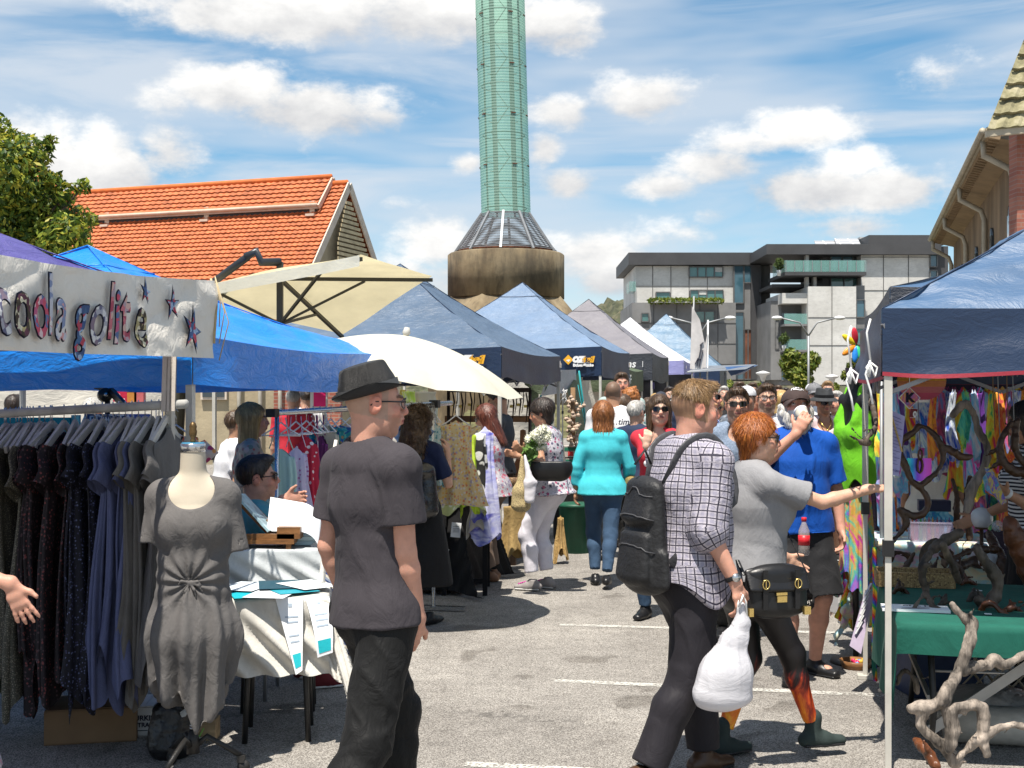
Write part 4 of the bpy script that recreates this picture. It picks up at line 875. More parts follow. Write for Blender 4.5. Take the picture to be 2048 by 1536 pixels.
# ------------------------------------------------------------ silver tarp awning and green side wall between the first two navy tents
aw=thing('tarp_awning',P(1140,790,15.3)*A(1,1,0),'crumpled silver and green tarp awning with turquoise ties beside the garlic','awning')
mb=MB(); quadgrid(mb,P(1100,738,15.2),P(1153,740,16.4),P(1156,780,16.6),P(1082,792,15.),24,.0,8)
V=mb.v[0]; V+= -AX*(fn3(V,9,9,2)*.06)[:,None]; obj('tarp',mb,SILV,aw)
mb=MB(); quadgrid(mb,P(1040,745,15.),P(1112,742,15.2),P(1085,792,15.1),P(1050,770,15.1),10,0,3); obj('side_flap',mb,GRN,aw); mb=MB(); quadgrid(mb,P(1135,780,16.),P(1158,742,16.6),P(1178,890,16.9),P(1158,892,16.3),12,0,4); obj('side_flap',mb,GRN,aw); mb=MB(); quadgrid(mb,P(1058,770,15.1),P(1078,785,15.2),P(1066,900,15.3),P(1056,880,15.3),10,0,5); obj('side_flap',mb,GRN,aw)
TURQ=M('turquoise_cord',(.03,.35,.38),.6,0)
for a,b_ in (((1155,770,16.5),(1178,900,16.9)),((1158,742,16.5),(1180,910,17.)),((1082,790,15.),(1078,812,15.))): mb=MB(); mb.tube([P(*a),P(*b_)],.012,5); obj('tie',mb,TURQ,aw)
# canvas walls behind stalls
def wallcloth(corners,label,mat=WCAN,amp=.03,n=40,seed=1,name='canvas_wall'):
    mb=MB(); quadgrid(mb,*[A(c) for c in corners],n,0,seed); V=mb.v[0]; nn=nrm(np.cross(A(corners[1])-A(corners[0]),A(corners[3])-A(corners[0]))); V+=(fn3(V,seed+5,4.5,3)*amp)[:,None]*nn
    return single(name,mb,mat,A(corners[3])*A(1,1,0)+A(corners[2])*A(0,0,0),label,'canvas wall')
def rectc(x0,y0,x1,y1,Y0,Y1=None): Y1=Y1 or Y0; return [P(x0,y0,Y0),P(x1,y0,Y1),A(P(x1,y1,Y1)),A(P(x0,y1,Y0))]
wallcloth(rectc(-250,775,325,835,11.5,11.5)[:2]+[P(325,1030,11.5),P(-250,1030,11.5)],'pale creased canvas wall at the back of the clothes stall',seed=3)
wallcloth([P(1160,755,21),P(1262,740,23.5),P(1262,960,23.5),P(1160,960,21)],'sagging off white canvas side wall behind the bald man',seed=4,amp=.06)
wallcloth([P(1000,740,15.6),P(1110,740,16.),P(1110,985,16.),P(1000,985,15.6)],'white canvas wall behind the hanging leather straps',seed=6)
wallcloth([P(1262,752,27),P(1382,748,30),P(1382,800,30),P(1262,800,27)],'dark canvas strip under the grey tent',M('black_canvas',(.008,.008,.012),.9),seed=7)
# flat market awning and pennants
fa=thing('flat_awning',P(1450,790,25)*A(1,1,0),'flat grey and blue awning stretched on thin poles before the crowd','awning')
mb=MB(); quadgrid(mb,P(1372,745,24),P(1490,738,23.5),P(1512,729,26),P(1400,731,27),20,-.02,3); obj('cloth',mb,fabric('grey_tarp',(.20,.22,.25),.4,.2,.6),fa)
mb=MB(); quadgrid(mb,P(1450,734,24.5),P(1515,731,25.8),P(1490,742,24),P(1462,752,23.9),14,-.1,4); obj('blue_flap',mb,fabric('blue_tarp',(.05,.12,.28),.4,.15,.6),fa)
for a,b_ in (((1400,745,24),(1400,800,24)),((1450,744,24),(1450,800,24)),((1375,744,24.2),(1515,731,26)),):
    mb=MB(); pa,pb=P(*a),P(*b_)
    if a[0]==b_[0]: pb=pa*A(1,1,0)
    mb.tube([pa,pb],.02,6); obj('pole',mb,STEEL,fa)
for i,(x0,x1,yt,lab,cl) in enumerate(((1379,1388,592,'pale triangular pennant with dark script on a thin pole',[(1384,612),(1400,640),(1412,700),(1405,738),(1380,738)]),(1412,1416,640,'second smaller pale pennant crossing the first on a white pole',[(1416,662),(1408,700),(1396,738),(1412,738)]))):
    Yp=25.5+i*.4; T=thing('pennant_flag',P(x0,790,Yp)*A(1,1,0),lab,'flag'); mb=MB(); mb.tube([P(x0,790,Yp)*A(1,1,0)+A(0,0,.0),P(x1,yt,Yp)],.018,6); obj('pole',mb,WHT if i else STEEL,T)
    mb=MB(); pts=[P(px,py,Yp-.05) for px,py in cl]; mb.prism(pts,A(0,.012,0)); obj('cloth',mb,WHITER if 0 else M('pennant_cloth',(.60,.57,.55),.8,.2,2),T)
    if i==0:
        mb=MB(); d=nrm(P(1402,690,Yp)-P(1390,728,Yp)); put_text(mb,'Market',P(1399,708,Yp-.06),d,nrm(np.cross(A(0,-1,0),d)),.34,shear=.3,bold=.01) if False else None
        for (q0,q1,q2,q3) in ((1394,732,1403,690),(1398,735,1406,700),(1390,728,1396,716),(1400,690,1407,684),(1393,722,1402,718)): mb.beam(P(q0,q1,Yp-.07),P(q2,q3,Yp-.07),.035,.01)
        obj('script_mark',mb,INK,T)
# ------------------------------------------------------------ people
SKIN=Mattr('skin',rough=.52,bump=.25,bs=260,sss=.12,var=.13,vs=28,spec=.35)
def hairmat(name,c1,c2,c3=None):
    if name in MATS: return MATS[name]
    m,t,b=mk(name); n=t.noise(70,None,5,.65,stretch=(1,1,.09),dist=.5); n2=t.noise(14,None,3)
    v=t.math('ADD',t.math('MULTIPLY',n,.75),t.math('MULTIPLY',n2,.25)); t.link(t.ramp(v,[(.32,c1),(.55,c2),(.72,c3 or tuple(min(1,x*1.7) for x in c2))]),b.inputs['Base Color'])
    b.inputs['Roughness'].default_value=.42; b.inputs['Specular IOR Level'].default_value=.5
    bn=t.add('ShaderNodeBump'); bn.inputs['Strength'].default_value=.8; bn.inputs['Distance'].default_value=.006; t.link(n,bn.inputs['Height']); t.link(bn.outputs[0],b.inputs['Normal']); MATS[name]=m; return m
HAIR=dict(ginger=hairmat('ginger_hair',(.16,.03,.006),(.42,.12,.015),(.75,.32,.06)),sandy=hairmat('sandy_hair',(.10,.055,.022),(.26,.15,.06),(.46,.30,.14)),auburn=hairmat('auburn_hair',(.09,.03,.01),(.30,.11,.03),(.52,.25,.08)),
 dark=hairmat('dark_hair',(.008,.005,.004),(.03,.018,.012),(.09,.05,.03)),brown=hairmat('brown_hair',(.025,.013,.007),(.08,.045,.022),(.18,.10,.05)),grey=hairmat('grey_hair',(.25,.24,.22),(.48,.46,.43),(.75,.74,.7)),
 blonde=hairmat('blonde_hair',(.20,.11,.035),(.48,.31,.11),(.75,.56,.28)),orange=hairmat('orange_hair',(.12,.035,.006),(.36,.13,.03),(.55,.24,.07)),red=hairmat('dark_red_hair',(.03,.008,.005),(.12,.03,.015),(.22,.07,.03)))
LENS=M('dark_lens',(.006,.006,.008),.05,0,1,0,1,spec=.9); CLR=M('clear_lens',(.5,.5,.5),.05,0,1,0,1,alpha=.2); FRM=M('black_frame',(.01,.01,.012),.3,0)
def plain(name,c,rough=.8,bump=.35,bs=14,weave=True,var=.08,fine=None):
    """cotton with soft creases"""
    if name in MATS: return MATS[name]
    if max(c)>1: c=srgb(*c)[:3]
    m,t,b=mk(name); n=t.noise(9,None,4); cc=t.ramp(n,[(.3,tuple(x*(1-var*1.4) for x in c)),(.7,tuple(min(1,x*(1+var)) for x in c))])
    hn=t.noise(420,None,2,.6); cc=t.mix(.35,cc,t.mix(1.,cc,t.ramp(hn,[(.35,(.7,.7,.7)),(.65,(1.2,1.2,1.2))]),'MULTIPLY')); t.link(cc,b.inputs['Base Color']); b.inputs['Roughness'].default_value=rough; b.inputs['Specular IOR Level'].default_value=.2; b.inputs['Sheen Weight'].default_value=.02
    bn=t.add('ShaderNodeBump'); bn.inputs['Strength'].default_value=bump; bn.inputs['Distance'].default_value=.02; t.link(t.noise(bs,None,4,.55,stretch=(1,1,.6),dist=1.),bn.inputs['Height'])
    b2=t.add('ShaderNodeBump'); b2.inputs['Strength'].default_value=.15; b2.inputs['Distance'].default_value=.001; t.link(t.noise(500,None,2),b2.inputs['Height']); t.link(bn.outputs[0],b2.inputs['Normal']); t.link(b2.outputs[0],b.inputs['Normal']); MATS[name]=m; return m
def blotch(name,bg,cols,scale=22,thr=.42,rough=.75,stretch=None,smooth=False,second=None):
    """printed cloth: flecks / flowers / blobs of several colours over a ground colour"""
    if name in MATS: return MATS[name]
    m,t,b=mk(name); co=t.coord()
    if stretch: mp=t.add('ShaderNodeMapping'); mp.inputs['Scale'].default_value=stretch; t.link(co,mp.inputs[0]); co=mp.outputs[0]
    ds=t.noise(scale*.8,co,2,.5,out=1); vm=t.add('ShaderNodeVectorMath',operation='MULTIPLY_ADD'); t.link(ds,vm.inputs[0]); vm.inputs[1].default_value=(.5/scale,)*3; t.link(co,vm.inputs[2])
    v=t.add('ShaderNodeTexVoronoi'); v.inputs['Scale'].default_value=scale; t.link(vm.outputs[0],v.inputs['Vector']); sp_=t.add('ShaderNodeSeparateColor'); t.link(v.outputs['Color'],sp_.inputs[0])
    pc=t.ramp(sp_.outputs[0],[(i/len(cols),c) for i,c in enumerate(cols)],'CONSTANT'); mk_=t.ramp(v.outputs['Distance'],[(thr,(1,1,1)),(thr+.06,(0,0,0))]); c_=t.mix(mk_,(*bg,1),pc)
    if second: v2=t.add('ShaderNodeTexVoronoi'); v2.inputs['Scale'].default_value=scale*2.3; t.link(vm.outputs[0],v2.inputs['Vector']); c_=t.mix(t.ramp(v2.outputs['Distance'],[(.22,(1,1,1)),(.3,(0,0,0))]),c_,(*second,1))
    t.link(c_,b.inputs['Base Color']); b.inputs['Roughness'].default_value=rough
    bn=t.add('ShaderNodeBump'); bn.inputs['Strength'].default_value=.3; bn.inputs['Distance'].default_value=.02; t.link(t.noise(12,None,4),bn.inputs['Height']); t.link(bn.outputs[0],b.inputs['Normal']); MATS[name]=m; return m
def tiedye(name,cols,scale=5,stretch=(1,1,.5),dist=2.5):
    if name in MATS: return MATS[name]
    m,t,b=mk(name); n=t.noise(scale,None,3,.6,stretch=stretch,dist=dist); v=t.math('FRACT',t.math('MULTIPLY',n,2.6)); k=len(cols); t.link(t.ramp(v,[(i/(k),c) for i,c in enumerate(cols)]+[(1,cols[0])]),b.inputs['Base Color']); b.inputs['Roughness'].default_value=.8
    bn=t.add('ShaderNodeBump'); bn.inputs['Strength'].default_value=.35; bn.inputs['Distance'].default_value=.015; t.link(t.noise(16,None,4),bn.inputs['Height']); t.link(bn.outputs[0],b.inputs['Normal']); MATS[name]=m; return m
def checkmat():
    m,t,b=mk('window_check_cotton'); a=t.attr('pat'); sp_=t.add('ShaderNodeSeparateXYZ'); t.link(a.outputs[1],sp_.inputs[0]); wob=t.math('MULTIPLY',t.math('SUBTRACT',t.noise(9,None,2),.5),.012)
    def line(v,per,w,off=0):
        f=t.math('FRACT',t.math('ADD',t.math('DIVIDE',t.math('ADD',v,wob),per),off+10)); return t.math('LESS_THAN',t.math('ABSOLUTE',t.math('SUBTRACT',f,.5)),w)
    x,y=sp_.outputs[0],sp_.outputs[1]; l=t.math('MAXIMUM',line(x,.026,.075),line(y,.029,.085)); l2=t.math('MULTIPLY',t.math('ADD',line(x,.026,.2,.5),line(y,.029,.2,.5)),.5)
    base=t.mix(l2,(.40,.37,.41,1),(.26,.245,.31,1)); t.link(t.mix(l,base,(.025,.022,.04,1)),b.inputs['Base Color']); b.inputs['Roughness'].default_value=.8
    bn=t.add('ShaderNodeBump'); bn.inputs['Strength'].default_value=.5; bn.inputs['Distance'].default_value=.02; t.link(t.noise(15,None,4,.6,dist=1.2),bn.inputs['Height']); t.link(bn.outputs[0],b.inputs['Normal']); return m
def stripemat(name,c1,c2,per,axis=1,w=.5,diag=0):
    m,t,b=mk(name); a=t.attr('pat'); sp_=t.add('ShaderNodeSeparateXYZ'); t.link(a.outputs[1],sp_.inputs[0]); wob=t.math('MULTIPLY',t.math('SUBTRACT',t.noise(6,None,2),.5),.02); v=t.math('ADD',sp_.outputs[axis],wob)
    f=t.math('FRACT',t.math('ADD',t.math('DIVIDE',v,per),20)); t.link(t.mix(t.math('LESS_THAN',f,w),(*c1,1),(*c2,1)),b.inputs['Base Color']); b.inputs['Roughness'].default_value=.8; MATS[name]=m; return m
SK=dict(fair=(.62,.36,.25),pink=(.60,.31,.22),tan=(.48,.26,.16),light=(.66,.42,.31),mid=(.40,.21,.13))
def ik(a,c,l1,l2,hint):
    a=A(a);c=A(c); d=c-a; L=np.linalg.norm(d); 
    if L>(l1+l2)*.995: c=a+d/L*(l1+l2)*.995; d=c-a; L=np.linalg.norm(d)
    x=(l1*l1-l2*l2+L*L)/(2*L); h=math.sqrt(max(l1*l1-x*x,1e-6)); dn=d/L; hv=A(hint)-dn*(A(hint)@dn); return a+dn*x+nrm(hv)*h, c
def ribbons(V,N,n,ln,w,flow,seed,lift=.25,curl=0.,jit=.35):
    """short locks of hair lying along the flow direction"""
    r=np.random.default_rng(seed); i=r.choice(len(V),n); p=V[i]; nn=N[i]; f=flow(p) if callable(flow) else np.tile(A(flow),(n,1)); f=f-nn*(f*nn).sum(1)[:,None]; f+=r.normal(size=f.shape)*jit*.3; f/=np.linalg.norm(f,axis=1)[:,None]+1e-9
    s=np.cross(f,nn); s/=np.linalg.norm(s,axis=1)[:,None]+1e-9; L=ln*(.5+r.random((n,1))); W=w*(.6+.8*r.random((n,1))); lf=lift*(r.random((n,1))); out=[]; p=p-nn*.001
    q=p.copy(); dirn_=f+nn*lf; K=4
    for k in range(K):
        ww=W*(1-k/(K-1)*.85); out.append(np.stack([q-s*ww/2,q+s*ww/2],1)); q=q+dirn_*L/(K-1); dirn_=dirn_+r.normal(size=dirn_.shape)*(jit*.25+curl)-nn*lf*.5; dirn_/=np.linalg.norm(dirn_,axis=1)[:,None]
    O=np.stack(out,1).reshape(n,K*2,3); b_=(np.arange(n)*K*2)[:,None]; F_=np.concatenate([b_+A([2*k,2*k+1,2*k+3,2*k+2]).astype(int)[None] for k in range(K-1)],0); return O.reshape(-1,3),F_.astype(int)
class Person:
    def __init__(s,label,base,yaw,H=1.72,vox=.009,sex='m',g=1.,belly=0.,skin='fair',lean=0.,side=0.,head=(0,0,0),arms=None,legs=None,seat=None,group=None,shw=1.,only_top=False,pelz=None,seed=None):
        s.k=H/1.72; s.vox=vox; s.sex=sex; s.g=g; s.belly=belly; s.base=A(base[0],base[1],0) if len(base)==2 else A(base); s.seed=int(abs(s.base[0]*977+s.base[1]*131))%9999
        y=rad(yaw); s.f=A(math.sin(y),math.cos(y),0); s.r=A(math.cos(y),-math.sin(y),0); s.T=thing('person',s.base,label,'person',group); k=s.k
        L=lambda a,b_,c:s.base+s.r*a*k+s.f*b_*k+UP*c*k; s.L=L
        s.pel=L(0,0,.93 if pelz is None else pelz); s.sp=nrm(UP*math.cos(rad(lean))*math.cos(rad(side))+s.f*math.sin(rad(lean))+s.r*math.sin(rad(side))); s.tf=nrm(s.f-s.sp*(s.f@s.sp)); s.tr=np.cross(s.tf,s.sp)
        s.tl=.50*k; s.nk=s.pel+s.sp*s.tl; sw=(.185 if sex=='m' else .163)*k*shw; s.skin=A(SK[skin] if isinstance(skin,str) else skin)
        s.sh={'L':s.nk-s.tr*sw-s.sp*.045*k,'R':s.nk+s.tr*sw-s.sp*.045*k}
        hy,hp,hr=[rad(v) for v in head]; hf=s.f*math.cos(hy)+s.r*math.sin(hy); hrr=s.r*math.cos(hy)-s.f*math.sin(hy); hu=UP*math.cos(hp)-hf*math.sin(hp)*-1.*-1; hf2=nrm(hf*math.cos(hp)-UP*math.sin(hp)); hu=nrm(UP*math.cos(hp)+hf*math.sin(hp))
        hr2=hrr*math.cos(hr)-hu*math.sin(hr); hu2=hu*math.cos(hr)+hrr*math.sin(hr); s.R=np.stack([hr2,hf2,hu2],1); s.hc=s.nk+s.sp*.05*k+UP*.122*k+hf*.022*k+nrm(hf)*math.sin(hp)*.05*k
        s.el={};s.wr={};s.hd={}
        arms=arms or {}
        for S,sg in (('L',-1),('R',1)):
            a=arms.get(S,('dir',(sg*.16,-.05,-1),(sg*.08,.22,-1))); ul,fl=.285*k,.245*k
            if a[0]=='dir':
                d1=nrm(s.r*a[1][0]+s.f*a[1][1]+UP*a[1][2]); d2=nrm(s.r*a[2][0]+s.f*a[2][1]+UP*a[2][2]); s.el[S]=s.sh[S]+d1*ul; s.wr[S]=s.el[S]+d2*fl; s.hd[S]=a[3] if len(a)>3 else {}
            else: hint=s.r*a[2][0]+s.f*a[2][1]+UP*a[2][2]; s.el[S],s.wr[S]=ik(s.sh[S],a[1],ul,fl,hint); s.hd[S]=a[3] if len(a)>3 else {}
        s.hip={};s.kn={};s.an={};s.ft={}; legs=legs or {}
        for S,sg in (('L',-1),('R',1)):
            o=legs.get(S,(sg*.10,-.03 if S=='L' else .03,.075)); s.hip[S]=s.pel+s.r*sg*.088*k-UP*.03*k; an=L(*o[:3]); s.kn[S],s.an[S]=ik(s.hip[S],an,.43*k,.425*k,s.f+s.r*sg*.15); fd=o[3] if len(o)>3 else sg*8; s.ft[S]=nrm(s.f*math.cos(rad(fd))+s.r*math.sin(rad(fd)))
            if len(o)>4: s.ft[S]=nrm(s.ft[S]-UP*o[4])
    def hl(s,a,b_,c): return s.hc+s.R@A(a,b_,c)*s.k
    def tp(s,t,fo=0.,ro=0.): return s.pel+s.sp*(s.tl*t)+s.tf*fo*s.k+s.tr*ro*s.k
    def torso(s,S,e=0.,k_=.06,lo=-.08,pat=False,bust=1.,flare=0.,km=.4):
        k=s.k;g=s.g; m=s.sex=='m'
        W=[(.165,.105),(.148,.098),(.165,.112),(.145,.088)] if m else [(.175,.112),(.132,.092),(.148,.104),(.128,.078)]
        T=[-.06,.30,.68,.90]; F_=[-.008,.004+s.belly*.35,.0,-.012]
        P_=[s.tp(t,f_) for t,f_ in zip(T,F_)]; R_=[((w*g+e)*k,(d*g+e+(s.belly*(.8,1.,.35,0)[i]))*k) for i,(w,d) in enumerate(W)]
        R_[0]=(R_[0][0]+flare*k,R_[0][1]+flare*k)
        off=0
        if lo<-.08: S.ecap(s.tp(lo,-.01),P_[0],s.tr,(R_[0][0]+flare*k,R_[0][1]+flare*k),R_[0],k_,pat=(s.tp(lo,0),P_[0],s.tr,.16*k,0) if pat else None)
        for i in range(3): S.ecap(P_[i],P_[i+1],s.tr,R_[i],R_[i+1],k_,pat=(s.tp(-.4,0),s.tp(1.,0),s.tr,.17*k,0) if pat else None)
        # shoulder girdle
        S.cap(s.sh['L']-s.sp*.005,s.sh['R']-s.sp*.005,(.052+e)*k,(.052+e)*k,.07*k*km,pat=(s.tp(-.4,0),s.tp(1.,0),s.tr,.17*k,0) if pat else None)
        for q in 'LR': S.cap(s.nk+s.sp*.012*k,s.sh[q],(.050+e)*k,(.048+e)*k,.05*k*km)
        if not m and bust:
            for sg in (-1,1): S.ell(s.tp(.64,.085*g,sg*.068*g),A(.062+e,.055+e,.062+e)*k*bust*g,k=.05*k)
    def arm(s,S,q,e=0.,frac=2.,fat=1.,pat=False,loose=0.,s0=0.):
        """frac: 1 = to the elbow, 2 = to the wrist"""
        k=s.k*fat; a,b_,c=s.sh[q],s.el[q],s.wr[q]; m=1. if s.sex=='m' else .9
        t1=min(frac,1.); pe=a+(b_-a)*t1; ru=(.050*m+e-s0)*k; rb=(.037*m+e+loose)*k
        S.cap(a,pe,ru,ru+(rb-ru)*t1,.022,pat=(a,b_,s.tf,.05,.7) if pat else None)
        if frac>1:
            t2=frac-1; pw=b_+(c-b_)*t2; mid=b_+(c-b_)*min(.25,t2); S.cap(b_,mid,(.037*m+e+loose)*k,(.0385*m+e+loose)*k,.012,pat=(b_,c,s.tf,.05,1.0) if pat else None)
            if t2>.25: S.cap(mid,pw,(.0385*m+e+loose)*k,(.0385*m+e+(.026*m-.0385*m)*t2+loose)*k,.012,pat=(b_,c,s.tf,.05,1.0) if pat else None)
    def cuff(s,S,q,frac,e,loose=0.,first=0):
        """clean, slightly hollow sleeve end"""
        a,b_,c=s.sh[q],s.el[q],s.wr[q]; m=1. if s.sex=='m' else .9
        if frac<=1: p=a+(b_-a)*frac; d=nrm(b_-a); ro=(.050*m+e)+((.037*m+e+loose)-(.050*m+e))*frac
        else: t2=frac-1; p=b_+(c-b_)*t2; d=nrm(c-b_); ro=(.0385*m+e)+(.026*m-.0385*m)*t2+loose
        S.cut(p,d,.12*s.k); rr=ro*s.k-max(.011,1.9*s.vox)
        if rr>.02: S.cap(p-d*.03,p+d*.06,rr,rr,.003,op=1)
    def hand(s,S,q,curl=.35,spread=.12,palm=None,fist=False,pt=None):
        k=s.k*(1. if s.sex=='m' else .92); w=s.wr[q]; d=nrm(w-s.el[q]); o=s.hd[q]; sg=1 if q=='R' else -1
        if 'dir' in o: d=nrm(o['dir'])
        n=A(o['palm']) if 'palm' in o else s.r*-sg*1.; n=nrm(n-d*(n@d)); u=np.cross(d,n)*(1 if q=='R' else -1)   # u: towards the thumb
        curl=o.get('curl',curl); spread=o.get('spread',spread)
        S.ecap(w-d*.01,w+d*.05*k,u,(.026*k,.020*k),(.037*k,.016*k),.015); S.ecap(w+d*.05*k,w+d*.088*k,u,(.037*k,.016*k),(.039*k,.0125*k),.012)
        for i,(off,ln) in enumerate(((.029,.072),(.0105,.081),(-.0085,.076),(-.027,.060))):
            b_=w+d*.088*k+u*off*k; dd=nrm(d+u*(off*spread*18)); c=curl*(1+.12*i); p=b_; rr=max(.0088*k,s.vox*1.05)
            for j,fr in enumerate((.45,.32,.23)):
                a_=c*(.6,1.,.8)[j]; dd=nrm(dd*math.cos(a_)+n*math.sin(a_)); q2=p+dd*ln*fr*k; S.cap(p,q2,rr*(1-.08*j),rr*(.95-.08*j),.006); p=q2
        th=o.get('thumb',.5); p=w+d*.025*k+u*.024*k; dd=nrm(d*.75+u*.75+n*.35*th); q2=p+dd*.045*k; rr=max(.0105*k,s.vox*1.1); S.cap(p,q2,rr*1.15,rr,.012); dd=nrm(dd+n*th*.5+d*.4); S.cap(q2,q2+dd*.032*k,rr,rr*.85,.008)
    def body(s,arms='LR',legs='',feet=False,hands='LR',brow=None,stub=None,beard=None,hold=None):
        """one continuous skin surface"""
        S=SDF(s.vox); k=s.k; R=s.R; hl=s.hl
        S.ell(hl(0,-.014,.030),A(.0745,.094,.086)*k,R,.02); S.ell(hl(0,.022,-.032),A(.060,.066,.084)*k,R,.03); S.ell(hl(0,.058,-.094),A(.030,.026,.021)*k,R,.025)
        for g_ in (-1,1):
            S.ell(hl(g_*.045,.01,-.068),A(.018,.035,.028)*k,R,.03); S.ell(hl(g_*.040,.058,-.026),A(.022,.022,.024)*k,R,.022)
            S.ell(hl(g_*.031,.098,.004),A(.017,.014,.010)*k,R,.010,op=1); S.ell(hl(g_*.031,.075,.003),A(.0135,.0135,.0115)*k,R,.003)
            S.cap(hl(g_*.012,.090,.024),hl(g_*.042,.079,.026),.0085*k,.007*k,.012)
            S.ell(hl(g_*.0765,-.010,-.004),A(.010,.022,.032)*k,R@np.array(Euler((rad(-12),0,rad(-g_*18))).to_matrix()),.008); S.ell(hl(g_*.0875,-.004,.002),A(.008,.011,.017)*k,R,.006,op=1)
            S.ell(hl(g_*.0125,.099,-.030),A(.0075,.0085,.007)*k,R,.006)
        S.cap(hl(0,.088,.016),hl(0,.108,-.024),.0085*k,.0115*k,.012); S.ell(hl(0,.082,-.052),A(.028,.018,.020)*k,R,.015)
        S.ell(hl(0,.096,-.049),A(.022,.009,.0065)*k,R,.004); S.ell(hl(0,.094,-.062),A(.019,.009,.007)*k,R,.004)
        nr=.056 if s.sex=='m' else .047
        S.cap(hl(0,-.022,-.045),s.nk-s.sp*.01*k,nr*k,(nr+.008)*k,.03); s.torso(S,-.010,.03)
        S.ecap(s.pel,s.pel-UP*.06*k,s.r,(.15*k,.10*k),(.14*k,.09*k),.05)
        for q in arms:
            s.arm(S,q,0.,s0=.006)
            if q in hands: s.hand(S,q)
        for q in legs:
            S.cap(s.hip[q],s.kn[q],.082*k,.055*k,.05); d=s.an[q]-s.kn[q]; bk=-s.f*.018*k; S.cap(s.kn[q],s.kn[q]+d*.35+bk,.053*k,.054*k,.03); S.cap(s.kn[q]+d*.35+bk,s.an[q],.054*k,.035*k,.03)
            S.cap(s.an[q]-UP*.02,s.an[q]+s.ft[q]*.10*k-UP*.035*k,.035*k,.028*k,.02)
        V,Fq=S.mesh(); q=(V-s.hc)@R/k; x,y,z=q[:,0],q[:,1],q[:,2]; col=np.tile(s.skin,(len(V),1)); hm=(np.linalg.norm(q,axis=1)<.17)
        def blend(mask,c,a=1.): col[:]=np.where((mask)[:,None],col*(1-a)+A(c)*a,col)
        rd=s.skin*A(1.12,.70,.68)
        blend(hm&(np.abs(x)>.071)&(np.abs(z)<.04)&(y<.02),rd,.55); blend(hm&(y>.10)&(z<.005)&(z>-.04),rd,.5); blend(hm&(y>.05)&(np.abs(np.abs(x)-.042)<.022)&(np.abs(z+.025)<.02),rd,.4)
        lipm=hm&(y>.084)&(((x/.025)**2+((z+.0555)/.0125)**2)<1); blend(lipm,(.42,.13,.12),.75); blend(hm&(y>.08)&(np.abs(z+.0555)<.0016/ max(k,.1)+s.vox*.18)&(np.abs(x)<.021),(.12,.03,.03),.8)
        bc=A(brow if brow is not None else (.07,.04,.02)); blend(hm&(y>.065)&(np.abs(z-.0275)<.0055)&(np.abs(np.abs(x)-.031)<.020),bc,.8)
        er=np.sqrt((np.abs(x)-.031)**2+((z-.003)*1.3)**2); blend(hm&(y>.07)&(er<.0125),(.62,.58,.55),.9); blend(hm&(y>.07)&(er<.0068),(.06,.04,.03),1.); blend(hm&(y>.07)&(er>.0115)&(er<.0150),s.skin*.45,.5)
        if beard is not None: blend(hm&(z<-.035)&(z>-.16)&(y>.0)&(y>.02-(z+.035)*.5)&~lipm&((np.abs(x)>.027)|(z<-.072)|((z>-.046)&(z<-.037))),beard[0],beard[1])
        if stub is not None: blend(hm&(z>-.03-.2*(y+.09))&((y<.035)|(z>.085))&~((np.abs(x)>.072)&(np.abs(z)<.04)&(y>-.03)),stub[0],stub[1])
        o=obj('body',None,SKIN,s.T,raw=(V,Fq),cols=col); return o
    def cloth(s,S,name,mat,fold=.005,freq=13,seed=0,ext=None,parent=None,pat=False,dirz=.55,shearv=0.):
        V,Fq=S.mesh(); at=None
        if pat: at={'pat':S.pattern(V)}
        N=vnormals(V,Fq)
        if fold:
            q=V@np.stack([s.tr,s.tf,s.sp],1); q=q*A(1,1,dirz); q[:,2]+=q[:,0]*.5
            n=fn3(q,seed+s.seed,freq,2); n2=np.exp(-(fn3(q,seed+s.seed+3,freq*.8,2)/.28)**2); n3=np.exp(-(fn3(q*A(1.4,1.4,.8),seed+s.seed+8,freq*1.3,1)/.25)**2); V=V+N*((n*.35+n2*.75+n3*.5-.4)*fold)[:,None]
        if ext is not None: V=V+ext(V,N)
        return obj(name,None,mat,parent or s.T,raw=(V,Fq),attrs=at)
    def top(s,mat,sleeve=.62,hem=.0,e=.013,loose=.012,fold=.006,freq=13,name='shirt',pat=False,neck=.010,collar=None,flare=0.,cuffs=True,vneck=0.,slv='LR',bust=1.,rib=True,hemcurve=None,neckdrop=0.):
        S=SDF(s.vox); k=s.k
        for q in slv:
            if sleeve>0:
                n0=len(S.pr); s.arm(S,q,e,sleeve,pat=pat,loose=loose)
                if cuffs: s.cuff(S,q,sleeve,e,loose,first=n0)
        s.torso(S,e,.035,lo=hem,pat=pat,flare=flare+.010,bust=bust)
        S.cut(s.tp(hem,0),-s.sp,None)
        if sleeve==0:
            for q,sg in (('L',-1),('R',1)): S.cap(s.sh[q]+s.tr*sg*.03*k+UP*.1*k,s.sh[q]+s.tr*sg*.035*k-UP*.10*k,.072*k,.060*k,.01,op=1)
        nr=(.056 if s.sex=='m' else .047)+neck; hn=s.hl(0,-.022,-.045); S.cap(s.nk-s.sp*.005*k-s.sp*neckdrop,hn,nr*k,nr*k*1.1,.006,op=1)
        if neckdrop or vneck: S.ell(s.nk+s.tf*(.07*k)-s.sp*(.02+neckdrop*.5)*k,A(.07+neckdrop*.3,.08,.055+neckdrop+vneck)*k,np.stack([s.tr,s.tf,s.sp],1),.006,op=1)
        if rib and not vneck and not neckdrop:
            d=nrm(hn-s.nk); 
            rr=(nr+.004)*k; pts=[s.nk+d*.012*k+s.tr*math.cos(a)*rr+(np.cross(d,s.tr))*math.sin(a)*rr*1.08 for a in np.linspace(0,2*math.pi,15)[:-1]]
            for i in range(14): S.cap(pts[i],pts[(i+1)%14],.0075,.0075,.004)
